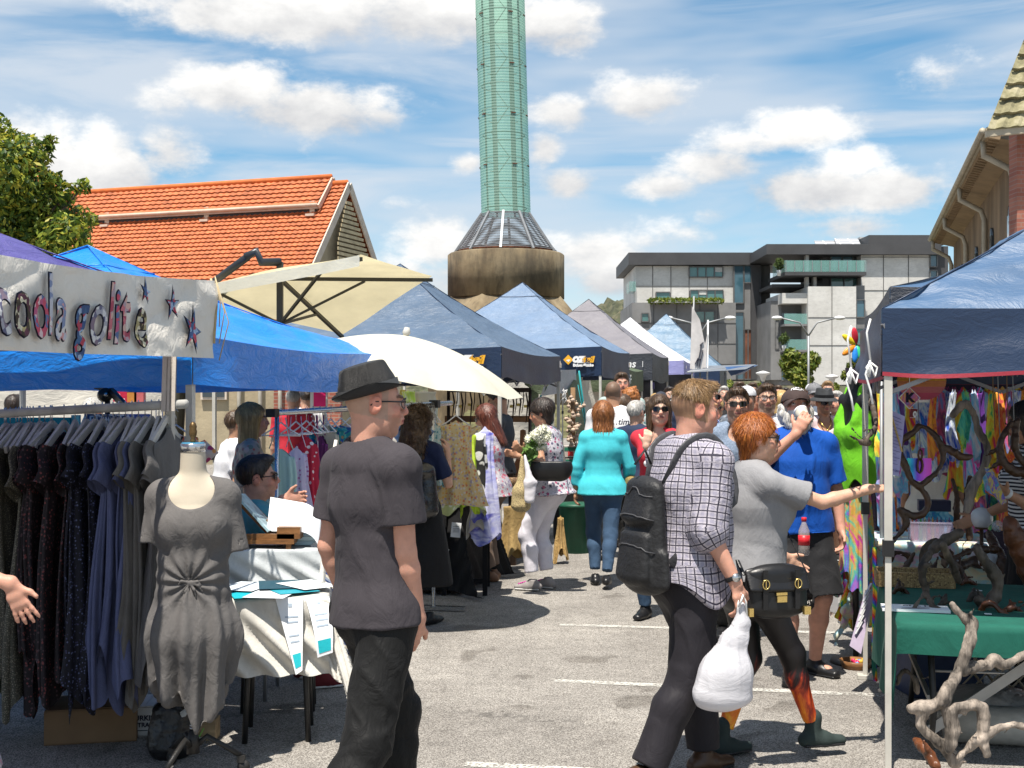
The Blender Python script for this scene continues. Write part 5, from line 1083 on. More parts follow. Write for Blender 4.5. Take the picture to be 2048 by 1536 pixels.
        if collar:
            d=nrm(hn-s.nk); rr=(nr+.004)*k; pts=[s.nk+d*.02*k+s.tr*math.cos(a)*rr+(np.cross(s.tr,d)*-1)*math.sin(a)*rr*1.1 for a in np.linspace(0,2*math.pi,19)[:-1]]
            for i in range(18): S.ecap(pts[i],pts[(i+1)%18],d,(.022*k,.007),(.022*k,.007),.006)
            for i in range(18): S.ecap(pts[i]*1.+(pts[i]-s.nk)*.22-d*.02*k,pts[(i+1)%18]+(pts[(i+1)%18]-s.nk)*.22-d*.02*k,d,(.018*k,.006),(.018*k,.006),.01)
        return s.cloth(S,name,mat,fold,freq,ext=hemcurve,pat=pat)
    def trousers(s,mat,e=.012,leg=1.,loose=.0,fold=.006,name='trousers',hem=.03,hips=1.,freq=11,waist=.06,ext=None):
        S=SDF(s.vox); k=s.k; m=s.sex=='m'; hw=(.160 if m else .172)*s.g*hips+e; hd=(.105 if m else .115)*s.g*hips+e+s.belly*.5
        S.ecap(s.tp(waist,.0),s.pel-UP*.05*k,s.r,(hw*.93*k,hd*.92*k),(hw*k,hd*k),.05)
        for q in 'LR':
            sg=1 if q=='R' else -1; kn=s.kn[q]; an=s.an[q]; gg=s.g**.6
            if leg>=1:
                t2=leg-1 if leg<2 else 1; S.cap(s.hip[q]-UP*.01,kn,(.088*gg+e)*k,(.058+e+loose*.5)*k,.05); end=kn+(an-kn)*(1-hem/.42)
                S.cap(kn,kn+(an-kn)*.3-s.f*.012*k,(.058+e+loose*.5)*k,(.052+e+loose*.6)*k,.03); S.cap(kn+(an-kn)*.3-s.f*.012*k,end,(.052+e+loose*.6)*k,(.036+e+loose)*k,.03); S.cut(end,nrm(an-kn),.12*k)
            else:
                t_=leg; end=s.hip[q]+(kn-s.hip[q])*t_ if leg<=.95 else kn; S.cap(s.hip[q],end+(kn-s.hip[q])*.02,(.092*gg+e)*k,(.072*gg+e+loose)*k,.05); S.cut(end,nrm(kn-s.hip[q]),.13*k); S.cap(end-nrm(kn-s.hip[q])*.03,end+nrm(kn-s.hip[q])*.06,(.068*gg+e+loose)*k-.008,(.068*gg+e+loose)*k-.008,.004,op=1)
        if not m: 
            for sg in (-1,1): S.ell(s.pel+s.r*sg*.07*k-s.f*.06*k-UP*.03*k,A(.085,.07,.08)*k*s.g*hips,k=.05)
        else:
            for sg in (-1,1): S.ell(s.pel+s.r*sg*.07*k-s.f*.045*k-UP*.03*k,A(.08,.065,.085)*k*s.g,k=.05)
        S.cut(s.tp(waist+.01,0),s.sp,None); return s.cloth(S,name,mat,fold,freq,seed=7,dirz=1.6,ext=ext)
    def shoe(s,q,mat,h=.0,sole=None,k2=1.,name='shoe',lace=None):
        S=SDF(min(s.vox,.007)); k=s.k*k2; a=s.an[q]; d=s.ft[q]; g_=A(a[0],a[1],0) if abs(d[2])<.05 else a-UP*.07*k; u=np.cross(d,UP); z=max(a[2]-.075*s.k,0.)
        g_=A(a[0],a[1],z) if abs(d[2])<.05 else a+d*(-.02)-UP*.06*k; nrm_=np.cross(u,d)
        S.ecap(g_-d*.05*k+nrm_*.035*k,g_+d*.05*k+nrm_*.038*k,u,(.035*k,.036*k),(.040*k,.040*k),.03); S.ecap(g_+d*.05*k+nrm_*.03*k,g_+d*.155*k+nrm_*.026*k,u,(.042*k,.035*k),(.036*k,.024*k),.03)
        S.cap(g_+nrm_*.05*k-d*.01*k,a+nrm_*(.01+h),.040*k,(.042 if h>.03 else .039)*k,.03); S.cut(g_+nrm_*.004,-nrm_,None)
        if h<.03: S.ell(a+nrm_*.03,(.035*k,.035*k,.02*k),None,.004,op=1)
        o=s.cloth(S,name,mat,0)
        if sole:
            S=SDF(.006); S.ecap(g_-d*.052*k+nrm_*.010*k,g_+d*.05*k+nrm_*.010*k,u,(.040*k,.012),(.045*k,.012),.01); S.ecap(g_+d*.05*k+nrm_*.010*k,g_+d*.158*k+nrm_*.010*k,u,(.045*k,.012),(.040*k,.011),.01); s.cloth(S,'sole',sole,0,parent=o)
        return o
    def hair(s,style,mat,n=0,ln=.03,w=.003,seed=0,vol=0.,curl=0.,fl=None):
        S=SDF(s.vox*.9); hl=s.hl; k=s.k; R=s.R; mat=HAIR[mat] if isinstance(mat,str) else mat; v=vol
        E=lambda c,r,kk=.02,op=0:S.ell(hl(*c),A(r)*k,R,kk,op)
        if style in('short','crop','top'):
            E((0,-.018,.038),(.082+v,.102+v,.090+v)); 
            if style=='short': E((0,.045,.095),(.055+v,.05,.03+v))
            S.cut(hl(0,.060,.050),R@A(0,1,-.75),.25*k,.008); S.cut(hl(0,-.02,-.045),R@A(0,.25,-1),.25*k,.01); S.ell(hl(0,.075,-.02),A(.11,.075,.075)*k,R,.006,op=1)
            for g_ in(-1,1): S.ell(hl(g_*.085,-.008,-.01),A(.03,.026,.036)*k,R,.006,op=1)
        elif style=='fade':
            E((0,-.012,.046),(.081+v,.098+v,.086+v)); E((0,.045,.100),(.056+v,.048,.03+v)); S.cut(hl(0,.062,.060),R@A(0,1,-.7),.25*k,.008); S.cut(hl(0,-.02,.035),R@A(0,-.35,-1),.25*k,.01)
        elif style=='bob':
            E((0,-.020,.042),(.092+v,.112+v,.096+v)); S.ecap(hl(0,-.045,.02),hl(0,-.05,-.075),R[:,0],((.088+v)*k,(.072+v)*k),((.062+v)*k,(.045+v)*k),.03)
            for g_ in(-1,1): S.ecap(hl(g_*.062,.0,.035),hl(g_*.064,-.03,-.035),R[:,1],((.045+v)*k,.026*k),(.022*k,.014*k),.025)
            S.ell(hl(0,.105,-.035),A(.09,.085,.085)*k,R,.01,op=1)
            for g_ in(-1,1): S.ell(hl(g_*.092,.004,-.020),A(.03,.02,.026)*k,R,.006,op=1)
        elif style in('long','shoulder','curly'):
            L_={'long':-.30,'shoulder':-.15,'curly':-.26}[style]; E((0,-.020,.040),(.088+v,.108+v,.092+v)); ww=.098+v if style!='curly' else .10+v
            S.ecap(hl(0,-.045,.0),hl(0,-.075,L_),R[:,0],(ww*k,(.065+v)*k),((ww-.01)*k,(.035+v)*k),.04)
            for g_ in(-1,1): S.ecap(hl(g_*.066,.010,.03),hl(g_*.078,-.01,L_*.75),R[:,1],((.045+v)*k,.024*k),((.035+v)*k,.02*k),.03)
            S.ell(hl(0,.092,-.045),A(.058,.085,.105)*k,R,.01,op=1)
        elif style=='tail':
            E((0,-.018,.038),(.083,.104,.090)); S.cap(hl(0,-.10,.03),hl(0,-.15,-.02),.035*k,.045*k,.02); S.cap(hl(0,-.15,-.02),hl(0,-.13,-.16),.045*k,.02*k,.03); S.ell(hl(0,.085,-.03),A(.085,.07,.085)*k,R,.01,op=1); S.cut(hl(0,0,-.055),R@A(0,.2,-1),.10*k,.01)
        V,Fq=S.mesh(); N=vnormals(V,Fq); q=(V-s.hc)@R/k; ang=np.arctan2(q[:,0],q[:,1]+.02)
        if style=='curly': V=V+N*(np.abs(fn3(V,seed,55,3))*.022+fn3(V,seed+1,22,2)*.012)[:,None]
        else: V=V+N*((np.sin(ang*37+fn3(q,seed,22,1)*3.)*.0016+fn3(q*A(1,1,.25),seed+2,45,2)*.0035)*(1 if s.vox<.012 else .6))[:,None]
        fs=[Fq]; vs=[V]
        if n:
            def flow(p):
                qq=(p-s.hc); u=R[:,2]; cr=hl(0,-.03,.11); d=p-cr; d=d-u*(d@u)[:,None]; d/=np.linalg.norm(d,axis=1)[:,None]+1e-6; zz=np.clip(((p-s.hc)@u)/k/.1,0,1)[:,None]; return d*zz-u*(1.1-zz)
            ok=(q[:,1]<.035)|(q[:,2]>.07); V2,F2=ribbons(V[ok],N[ok],n,ln,w,fl or flow,seed+5,lift=(.3 if style=='bob' else .45) if not curl else .5,curl=curl); vs.append(V2); fs.append(F2+len(V))
        return obj('hair',None,mat,s.T,raw=(np.vstack(vs),np.vstack(fs)))
    def shades(s,kind='dark',wrap=0.):
        mb=MB(); hl=s.hl
        for g_ in(-1,1):
            def fn(u,v):
                a=(u-.5)*2; b_=(v-.5)*2; rr=np.sqrt(np.clip(1-.25*a*a*b_*b_,0,1)); x=g_*.033+.027*a*rr; z=.004+.0185*b_*rr*(1-.1*g_*a); y=.104-.018*(np.abs(x)/.06)**2*(1.3+wrap)
                q=np.stack([x,y,z],-1); return s.hc+(q@s.R.T)*s.k
            mb.grid(fn,6,6,mi=0 if kind!='clear' else 1)
            if kind=='clear':
                ring=[fn(np.array(.5+.5*math.cos(t_)),np.array(.5+.5*math.sin(t_))) for t_ in np.linspace(0,2*math.pi,13)[:-1]]; mb.tube(ring,.0018,5,mi=2,closed=True)
            mb.tube([hl(g_*.062,.092,.010),hl(g_*.075,.05,.010),hl(g_*.080,-.012,.008),hl(g_*.079,-.028,-.006)],.0028*s.k,5,mi=2)
        mb.tube([hl(-.012,.106,.010),hl(.012,.106,.010)],.003*s.k,5,mi=2); mb.tube([hl(-.064,.090,.021),hl(-.03,.102,.0235),hl(0,.105,.016),hl(.03,.102,.0235),hl(.064,.090,.021)],.0025*s.k,5,mi=2)
        return obj('sunglasses' if kind!='clear' else 'glasses',mb,[LENS,CLR,FRM],s.T)
    def cap_hat(s,mat,brim=None,back=0.,name='cap'):
        mb=MB(); R=s.R
        def dm(u,v):
            th=u*2*math.pi; ph=v*math.pi/2*1.02; x=.088*np.sin(ph)*np.sin(th); y=-.012+.107*np.sin(ph)*np.cos(th); z=.038+.088*np.cos(ph); q=np.stack([x,y,z],-1); return s.hc+(q@R.T)*s.k
        mb.grid(dm,32,12); sgn=-1 if back else 1
        def bl(u,v):
            a=(u-.5)*2.0; x=.080*np.sin(a*1.25); y0=.107*np.cos(a*1.2)*.93; y=(-.012)+y0+v*.075*np.cos(a*1.3); z=.040-.020*v-.028*(a*a)*v-.004; q=np.stack([x,y*sgn,z],-1); return s.hc+(q@R.T)*s.k
        mb.grid(bl,16,6,mi=1); mb.grid(lambda u,v:bl(u,v)-(R[:,2]*.005*s.k),16,6,mi=1); mb.sphere(s.hl(0,-.012,.128),.007,8)
        return obj(name,mb,[mat,brim or mat],s.T)
    def brim_hat(s,mat,band,crown=.10,brimw=.05,curl=.018,pinch=.02,tilt=0.,name='hat',lift=.048,wd=1.,droop=0.,hs=1.):
        R=s.R@np.array(Euler((rad(tilt),0,0)).to_matrix()); o=s.hc; mb=MB(); k=s.k*hs
        def prof(u,v):
            th=u*2*math.pi; n_=np.stack([np.sin(th),np.cos(th)],-1)
            # v 0..1: brim edge -> crown base -> crown top -> centre
            r=np.where(v<.35,1+(brimw/.092)*(1-v/.35),np.where(v<.8,1-.20*((v-.35)/.45)**1.3,.80*(1-((v-.8)/.2)**1.6))); ax_,ay=.086*wd,.104*wd
            z=np.where(v<.35,lift+((1-v/.35)**2)*(curl*(.6+.9*np.abs(np.sin(th))**2-.9*np.clip(np.cos(th),0,1))-droop),np.where(v<.8,lift+crown*.93*((v-.35)/.45),lift+crown*(.93+.07*np.sqrt(np.clip((v-.8)/.2,0,1)))))
            x=ax_*r*n_[...,0]; y=-.010+ay*r*n_[...,1]; tp_=np.clip((v-.55)/.35,0,1)
            z=z-tp_*pinch*np.exp(-(x/.022)**2)*1.4+tp_*.012*(-(y)/.1)*-.3+.008*np.clip((v-.7)/.2,0,1); x=x*(1-.22*np.clip((v-.5)/.4,0,1)*np.clip(n_[...,1],0,1)); z=z-np.clip((v-.8)/.2,0,1)*(.002)
            q=np.stack([x,y,z],-1); return o+(q@R.T)*k
        mb.grid(prof,72,44); mb.grid(lambda u,v:prof(u,v*.35)-R[:,2]*.004,72,8); h_=obj(name,mb,mat,s.T)
        mb=MB(); 
        def bd(u,v):
            th=u*2*math.pi; q=np.stack([(.0885*wd)*np.sin(th),-.010+(.1068*wd)*np.cos(th),lift+.002+.026*v],-1); return o+(q@R.T)*k
        mb.grid(bd,48,2); obj('hat_band',mb,band,h_); return h_
# ------------------------------------------------------------ the people in the photograph
def gp(px,Y): return ((px-1024)/F*Y,Y)
BLK=plain('black_cotton',(.012,.012,.013),.75,.4); CHAR=plain('charcoal_tee',(.050,.044,.050),.85,.5,12); BJEAN=plain('black_jeans',(.010,.010,.010),.7,.6,18); GREYM=plain('grey_marle',(.27,.27,.28),.85,.3,10); DENIM=plain('blue_denim',(.045,.085,.15),.8,.4,16); DTROU=plain('dark_trousers',(.020,.018,.022),.65,.35,12)
TURQ2=plain('turquoise_knit',(.06,.48,.55),.8,.25,10); WTEE=plain('white_tee',(.72,.72,.74),.85,.25,10); NAVT=plain('navy_tee',(.025,.035,.07),.85,.3); REDT=plain('red_tee',(.50,.03,.05),.8,.3); POLO=plain('royal_blue_polo',(.006,.075,.38),.75,.45,12); PINKS=plain('pale_pink_singlet',(.66,.50,.50),.85,.3); WPANT=plain('white_trousers',(.68,.66,.72),.85,.3)
SHOEB=M('black_leather',(.012,.012,.013),.35,.1,8,.1,80); BOOT=M('dark_green_suede',(.022,.035,.033),.85,.15,12,.2,90); SOLEW=M('white_sole',(.6,.6,.58),.6)
# fedora man
p=Person('man in black fedora and charcoal t-shirt seen from behind, hand in his pocket',gp(753,4.36),50,1.75,.0048,'m',.93,skin='pink',lean=-2,side=-2.5,head=(24,2,0),shw=.95,
  arms={'R':('to',P(836,1246,4.30),(.5,-1,-.2),dict(curl=.5,dir=A(-.32,.25,-1))),'L':('dir',(-.12,-.12,-1),(-.05,.42,-1))},legs={'R':(.12,-.30,.10,10),'L':(-.10,.16,.075)})
p.body(arms='LR',stub=((.36,.27,.20),.55),beard=((.16,.10,.07),.25)); p.top(CHAR,.66,-.15,e=.021,loose=.020,flare=.0,fold=.008,freq=12); p.trousers(BJEAN,loose=.02,e=.014,fold=.008)
for q in 'LR': p.shoe(q,SHOEB,sole=JNT)
p.brim_hat(M('black_straw',(.018,.017,.016),.38,.1,30,.8,160,bstretch=(1,1,9)),M('grey_band',(.09,.09,.09),.5),crown=.098,brimw=.019,curl=.022,pinch=.030,tilt=17,hs=1.03,lift=.040)
p.shades('clear'); 
FMAN=p
# check shirt man
p=Person('tall sandy haired man in a checked shirt carrying a white plastic bag',gp(1372,5.35),63,1.715,.0052,'m',1.14,belly=.035,skin='pink',lean=2,head=(12,3,0),
  arms={'R':('to',P(1472,1168,5.12),(-.2,-.9,-.4),dict(curl=.75,palm=A(-.6,.6,0),dir=A(.25,0,-1))),'L':('dir',(-.1,.2,-1),(0,.5,-1))},legs={'R':(.08,-.26,.10,6,.3),'L':(-.10,.16,.075)})
p.body(arms='LR',brow=(.30,.18,.08),stub=((.27,.16,.085),.8)); CHK=checkmat(); hc=lambda V,N:(-UP[None]*0)
def tail(V,N): # curved shirt tail
    z=(V-p.tp(-.20,0))@p.sp; x=(V-p.pel)@p.f; return -p.sp[None]*(np.clip(.10-z,0,.10)*(.5*np.cos(np.clip(x/.16,-1,1)*math.pi)))[:,None]
CSH=p.top(CHK,1.02,-.20,e=.024,loose=.020,fold=.010,freq=11,pat=True,collar=True,hemcurve=tail,cuffs=False); p.trousers(DTROU,loose=.022,e=.016,fold=.007)
S=SDF(.006); d=nrm(p.wr['R']-p.el['R']); a=p.el['R']+d*.0; S.cap(a-d*.02,a+d*.035,.064,.060,.01,pat=(a-d*.05,a+d*.1,p.tf,.05,.4)); S.cap(a+d*.02,a+d*.10,.046,.046,.004,op=1); S.cut(a+d*.05,d,.2); p.cloth(S,'rolled_cuff',CHK,.004,30,pat=True)
for q in 'LR': p.shoe(q,M('brown_leather',(.06,.03,.015),.4),sole=JNT)
p.hair('fade','sandy',5000,.026,.0018,3,vol=-.001); mb=MB(); w_=p.wr['R']-d*.03; mb.lathe([(.034,-.009),(.034,.009)],w_,16,ax=d,mi=0); mb.lathe([(.018,0),(.018,.009)],w_+nrm(A(.3,-1,.1))*.028,14,mi=1,ax=nrm(A(.3,-1,.1))); obj('wrist_watch',mb,[SHOEB,M('watch_steel',(.6,.6,.6),.2,0,metal=.9)],p.T)
CMAN=p
# red haired woman
p=Person('red haired woman in grey t-shirt and flame leggings reaching toward the stall pole',gp(1492,5.72),72,1.57,.0052,'f',1.13,belly=.045,skin='fair',lean=4,head=(20,4,0),
  arms={'R':('to',P(1738,978,5.62),(.1,0,-1),dict(curl=.55,palm=A(0,.3,-1),dir=A(1,.1,.05))),'L':('dir',(-.1,.4,-1),(.0,.9,-.7))},legs={'R':(.07,.36,.085,4),'L':(-.06,-.10,.085)})
p.body(arms='LR',brow=(.2,.08,.03)); p.top(plain('grey_marle_tee',(.25,.25,.26),.85,.55,9),.70,-.06,e=.022,loose=.024,fold=.011,freq=10,bust=1.15,flare=.012)
m,t,b=mk('flame_leggings'); sp_=t.add('ShaderNodeSeparateXYZ'); t.link(t.coord(),sp_.inputs[0]); n=t.noise(7,None,5,.6,stretch=(1,1,.45),dist=2.2); h=t.math('ADD',t.math('MULTIPLY',t.math('SUBTRACT',n,.5),1.1),t.math('MULTIPLY',t.math('SUBTRACT',.52,sp_.outputs[2]),1.5))
t.link(t.ramp(h,[(.10,(.006,.004,.005)),(.24,(.12,.01,.006)),(.36,(.5,.05,.01)),(.52,(.80,.20,.01)),(.66,(.9,.45,.03)),(.78,(.5,.06,.01)),(.9,(.85,.35,.03))]),b.inputs['Base Color']); b.inputs['Roughness'].default_value=.55
p.trousers(m,loose=-.004,e=.004,fold=.002,name='leggings',hem=.06,hips=1.05)
for q in 'LR': p.shoe(q,BOOT,h=.055,sole=JNT,name='boot',k2=.98)
p.hair('bob','ginger',5200,.036,.0022,4,vol=-.004); p.shades(); RWOM=p
# polo man drinking
p=Person('bearded man in a brown cap and royal blue polo drinking from a paper cup',gp(1594,7.4),172,1.70,.0075,'m',1.10,belly=.04,skin='pink',lean=-2,head=(10,-16,0),
  arms={'R':('to',P(1592,868,7.08),(.9,.1,-.9),dict(curl=.75,palm=A(.4,.6,.3),dir=A(.5,-.1,.9))),'L':('dir',(-.25,.0,-1),(.0,.30,-1),dict(curl=.9))},legs={'R':(.10,.16,.075,25),'L':(-.12,-.02,.075,-30)})
p.body(arms='LR',legs='LR',beard=((.62,.60,.57),.95),brow=(.4,.38,.35)); p.top(POLO,.85,-.14,e=.022,loose=.024,fold=.012,freq=10,collar=True); p.trousers(plain('dark_grey_shorts',(.022,.022,.024),.8),leg=.98,loose=.03,e=.018,name='shorts')
for q in 'LR': p.shoe(q,SHOEB,sole=JNT)
S=SDF(.006); hl=p.hl; R=p.R
for c,r in (((0,.072,-.125),(.05,.035,.05)),((.06,.02,-.07),(.022,.035,.06)),((-.06,.02,-.07),(.022,.035,.06)),((.075,-.03,-.03),(.03,.045,.06)),((-.075,-.03,-.03),(.03,.045,.06)),((0,-.075,-.045),(.07,.03,.06))): S.ell(hl(*c),A(r)*p.k,R,.02)
V,Fq=S.mesh(); N=vnormals(V,Fq); V=V+N*(np.abs(fn3(V,3,60,2))*.012)[:,None]; V2,F2=ribbons(V,N,900,.03,.003,A(0,0,-1.),3); obj('hair',None,HAIR['grey'],p.T,raw=(np.vstack([V,V2]),np.vstack([Fq,F2+len(V)])))
BCAP=M('brown_cap_cloth',(.055,.035,.032),.85,.15,10,.3,60); cp_=p.cap_hat(BCAP)
mb=MB()
def oncap(V,el0=.62,sc_=1.):
    th=V[:,0]/.095; ph=math.pi/2*(1-el0)-V[:,1]/.09; x=.0895*np.sin(ph)*np.sin(th); y=-.012+.1085*np.sin(ph)*np.cos(th); z=.038+.0895*np.cos(ph); return p.hc+(np.stack([x,y,z],-1)@p.R.T)*p.k*1.012
V,Fq=text_mesh('PUMAS',size=.034,bold=.001,sub=0); V[:,0]*=-1; V[:,1]-=V[:,0]**2*9; 
V[:,0]*=-1; mb.raw(oncap(V*A(-1,1,1)),[f_[::-1] for f_ in Fq]); 
V=A([(a_*.034,-.024+.006*math.sin(a_*3),0) for a_ in np.linspace(-1,1,9)]+[(a_*.034,-.031+.004*math.sin(a_*3),0) for a_ in np.linspace(-1,1,9)]); mb.raw(oncap(V),[(i,i+1,10+i,9+i) for i in range(8)]); obj('cap_lettering',mb,WHI,cp_); PMAN=p
# lady with flowers
PAIS=blotch('paisley_print',(.50,.48,.52),[(.35,.06,.14),(.10,.10,.16),(.60,.55,.60),(.06,.07,.10),(.42,.12,.2)],30,.36,second=(.08,.08,.12))
p=Person('dark haired woman in patterned blouse and white trousers cradling white flowers',gp(1096,10.64),-62,1.62,.0095,'f',1.12,belly=.02,skin='tan',lean=3,head=(-18,14,0),
  arms={'L':('to',P(1048,905,10.25),(.2,-.5,-1),dict(curl=.8)),'R':('to',P(1036,912,10.7),(-.2,-.4,-1),dict(curl=.8))},legs={'R':(.07,.03,.08,5),'L':(-.10,.10,.08,-10)})
p.body(arms='LR'); p.top(PAIS,.42,-.13,e=.02,loose=.02,fold=.008,flare=.03,bust=1.05); p.trousers(WPANT,loose=.022,e=.006,hem=.09)
for q in 'LR': p.shoe(q,M('grey_trainer',(.28,.26,.25),.7),sole=SOLEW); 
for q in 'LR':
    mb=MB(); a=p.an[q]+p.ft[q]*.06; [mb.tube([a+p.ft[q]*i*.018+p.r*.02-UP*i*.006,a+p.ft[q]*(i*.018+.008)-p.r*.02-UP*i*.006],.005,5) for i in range(4)]; obj('pink_lace',mb,M('pink_lace',(.6,.03,.35),.7),p.T)
p.hair('bob','dark',900,.03,.004,5,vol=.004); LADY=p
# turquoise top woman
p=Person('auburn haired woman in turquoise top and blue jeans walking away',gp(1206,10.95),8,1.60,.0095,'f',1.08,skin='tan',lean=0,head=(-4,0,0),arms={'L':('dir',(-.28,-.1,-1),(-.08,.15,-1),dict(curl=.7)),'R':('dir',(.32,.1,-1),(-.1,.7,-.8))},legs={'L':(-.07,-.02,.075),'R':(.05,-.28,.075,0,.1)})
p.body(arms='LR'); p.top(TURQ2,1.72,-.16,e=.014,loose=.008,fold=.006,flare=.01,neckdrop=.0); p.trousers(DENIM,loose=.008,e=.006,fold=.004,hem=.07)
for q in 'LR': p.shoe(q,SHOEB)
p.hair('shoulder','auburn',1500,.05,.004,6,vol=.006); TQ=p
# curly woman with rucksack
p=Person('curly brown haired woman in navy with a black leather rucksack at the dress rack',gp(832,9.05),24,1.56,.0085,'f',1.04,skin='fair',head=(10,5,0),arms={'R':('dir',(.35,.25,-1),(-.15,.25,1),dict(curl=.9)),'L':('dir',(-.1,.3,-1),(.1,.8,-.6))})
p.body(); p.top(plain('navy_blouse',(.012,.02,.06),.7),.8,-.1,e=.016,loose=.02,fold=.008); S=SDF(.009); S.ecap(p.tp(0,0),p.tp(-1.2,0),p.r,(.19,.13),(.27,.22),.05); S.cut(p.tp(-1.2,0),-UP); p.cloth(S,'skirt',BLK,.012,9,dirz=.3)
for q in 'LR': p.shoe(q,SHOEB)
p.hair('curly','brown',3600,.05,.006,7,vol=.016,curl=.55); CURL=p
# dark red haired shopper
p=Person('dark red haired woman in patterned blouse and taupe trousers browsing',gp(984,11.2),-68,1.57,.0095,'f',1.08,skin='fair',lean=3,head=(-10,22,0),arms={'L':('dir',(-.1,.3,-1),(.2,.9,-.3),dict(curl=.8)),'R':('dir',(.1,.2,-1),(0,.7,-.7))})
p.body(); p.top(blotch('rose_paisley_print',(.42,.40,.44),[(.40,.10,.14),(.25,.2,.3),(.55,.5,.5),(.5,.14,.18)],26,.42,second=(.18,.16,.2)),.9,-.22,e=.02,loose=.02,flare=.02); p.trousers(plain('taupe_trousers',(.17,.12,.09),.8),loose=.03,hem=.06)
for q in 'LR': p.shoe(q,M('tan_sandal',(.22,.12,.07),.6))
p.hair('long','red',700,.05,.004,8); p.shades()
p=Person('stallholder in dark grey t-shirt with black hair behind the tent pole',gp(1003,12.4),-80,1.72,.011,'m',1.,skin='tan',head=(0,20,0),arms={'L':('dir',(-.1,.1,-1),(.1,.9,-.5)),'R':('dir',(.1,.1,-1),(.1,.5,-.8))}); p.body(); p.top(plain('slate_tee',(.05,.055,.06),.8),.8,-.1); p.trousers(BJEAN); p.hair('short','dark',300,.03,.005,3)
for q in 'LR': p.shoe(q,SHOEB)
# mid-distance shoppers
def shopper(label,px,Y,yaw,H,top,hair='short',hc='brown',sex='m',bot=None,sleeve=.65,skin='fair',g=1.,shade=None,hat=None,arms=None,head=(0,0,0),vox=.0115,n=350,stub=None,belly=0.,beard=None,lean=0,leg=2,grp=None,brow=None,**kw):
    p=Person(label,gp(px,Y),yaw,H,vox,sex,g,belly=belly,skin=skin,head=head,arms=arms,lean=lean,group=grp); p.body(legs='LR' if leg<1 else '',stub=stub,beard=beard,brow=brow); p.top(top,sleeve,-.12,e=.016,loose=.016,fold=.006,**kw)
    p.trousers(bot or BJEAN,leg=leg if leg<1 else 1.,loose=.012)
    for q in 'LR': p.shoe(q,SHOEB)
    if hair: p.hair(hair,hc,n,.03,.005,int(px))
    if shade: p.shades(shade)
    if hat: hat(p)
    return p
STR=stripemat('blue_white_stripe',(.62,.64,.70),(.03,.08,.40),.034,axis=0,w=.42); PLD=blotch('slate_plaid',(.10,.12,.15),[(.2,.22,.25),(.04,.05,.07)],30,.4)
BM=shopper('balding man in white t-shirt with script on the back',1226,12.6,12,1.80,WTEE,None,stub=((.10,.07,.05),.8),g=1.1,belly=.02,skin='tan')
mb=MB(); nn=-BM.tf; o=BM.tp(.80,-.125,.10); put_text(mb,'…time',o+nn*.035,BM.tr,BM.sp,.085,bold=.002,shear=.2); obj('shirt_lettering',mb,INK,BM.T)
shopper('tall dark haired man facing us behind the balding man',1243,15.2,178,1.93,plain('sage_shirt',(.3,.38,.36),.8),hc='brown',skin='pink')
shopper('person with curly orange hair and floral shirt beside the tent pole',1262,14.2,20,1.74,blotch('teal_floral',(.5,.55,.55),[(.1,.25,.25),(.5,.2,.1),(.7,.7,.7)],26,.35),'curly','orange','f',n=900)
shopper('brown haired person half hidden between the bald and white haired shoppers',1247,13.6,30,1.66,plain('tan_top',(.35,.28,.2),.8),'shoulder','brown','f')
p=shopper('white haired person in navy t-shirt with a brown shoulder strap, from behind',1270,11.9,38,1.60,NAVT,'short','grey','f',g=1.15,shade='dark',n=500,vox=.010); mb=MB(); mb.tube([p.tp(1.0,-.03,.05),p.tp(.85,-.12,.07),p.tp(.5,-.135,-.02),p.tp(.2,-.13,-.11)],.012,5,flat=.4); obj('strap',mb,M('brown_strap',(.12,.06,.03),.5),p.T)
p=Person('long haired woman in sunglasses and a red t-shirt with white print',gp(1318,9.3),-158,1.66,.0085,'f',.98,skin='light',head=(-22,-3,0),arms={'R':('to',P(1292,892,9.0),(-.6,-.2,-1),dict(curl=.9,palm=A(0,1,0),dir=A(.2,0,1))),'L':('dir',(-.1,0,-1),(0,.2,-1))})
p.body(brow=(.05,.03,.02)); p.top(REDT,.6,-.1,e=.010,loose=.008,neckdrop=.02); p.trousers(DENIM); p.hair('long','brown',900,.05,.004,9); p.shades()
for q in 'LR': p.shoe(q,SHOEB)
mb=MB()
for dx,dz,r in ((-.04,.03,.032),(.035,.045,.034),(0,0,.040),(.05,-.03,.025),(-.05,-.05,.026),(.0,-.07,.022)): c=p.tp(.60,.0,dx)+p.sp*dz; mb.lathe([(r,.0),(r,.003)],c+p.tf*(.155),14,ax=p.tf)
obj('shirt_print',mb,WHI,p.T)
shopper('man in blue and white striped shirt and dark glasses behind the checked shirt',1408,9.6,115,1.76,STR,'short','sandy',pat=True,shade='dark',skin='pink',sleeve=.9,g=1.1,collar=True,vox=.0095)
p=shopper('short bearded man in wraparound sunglasses and mottled blue t-shirt',1474,8.6,186,1.71,blotch('mottled_blue',(.16,.21,.29),[(.22,.27,.36),(.12,.16,.22)],90,.4),'short','brown',shade='dark',beard=((.12,.07,.045),.6),sleeve=.75,vox=.008,n=900,vneck=.02,g=1.03)
shopper('bearded man in glasses and plain white t-shirt',1533,10.3,184,1.75,WTEE,'short','brown',shade='clear',beard=((.14,.08,.05),.6),vox=.0095,n=700,g=.98)
p=Person('man in dark brimmed hat and pale pink singlet with a gold chain',gp(1647,12.4),176,1.70,.009,'m',.97,skin='mid',head=(0,4,0),arms={'R':('dir',(.15,.1,-1),(.1,.75,.15),dict(curl=.8)),'L':('dir',(-.2,.05,-1),(.35,.6,.75),dict(curl=.7))},legs={'L':(-.12,.0,.075,-40),'R':(.10,.05,.075,30)})
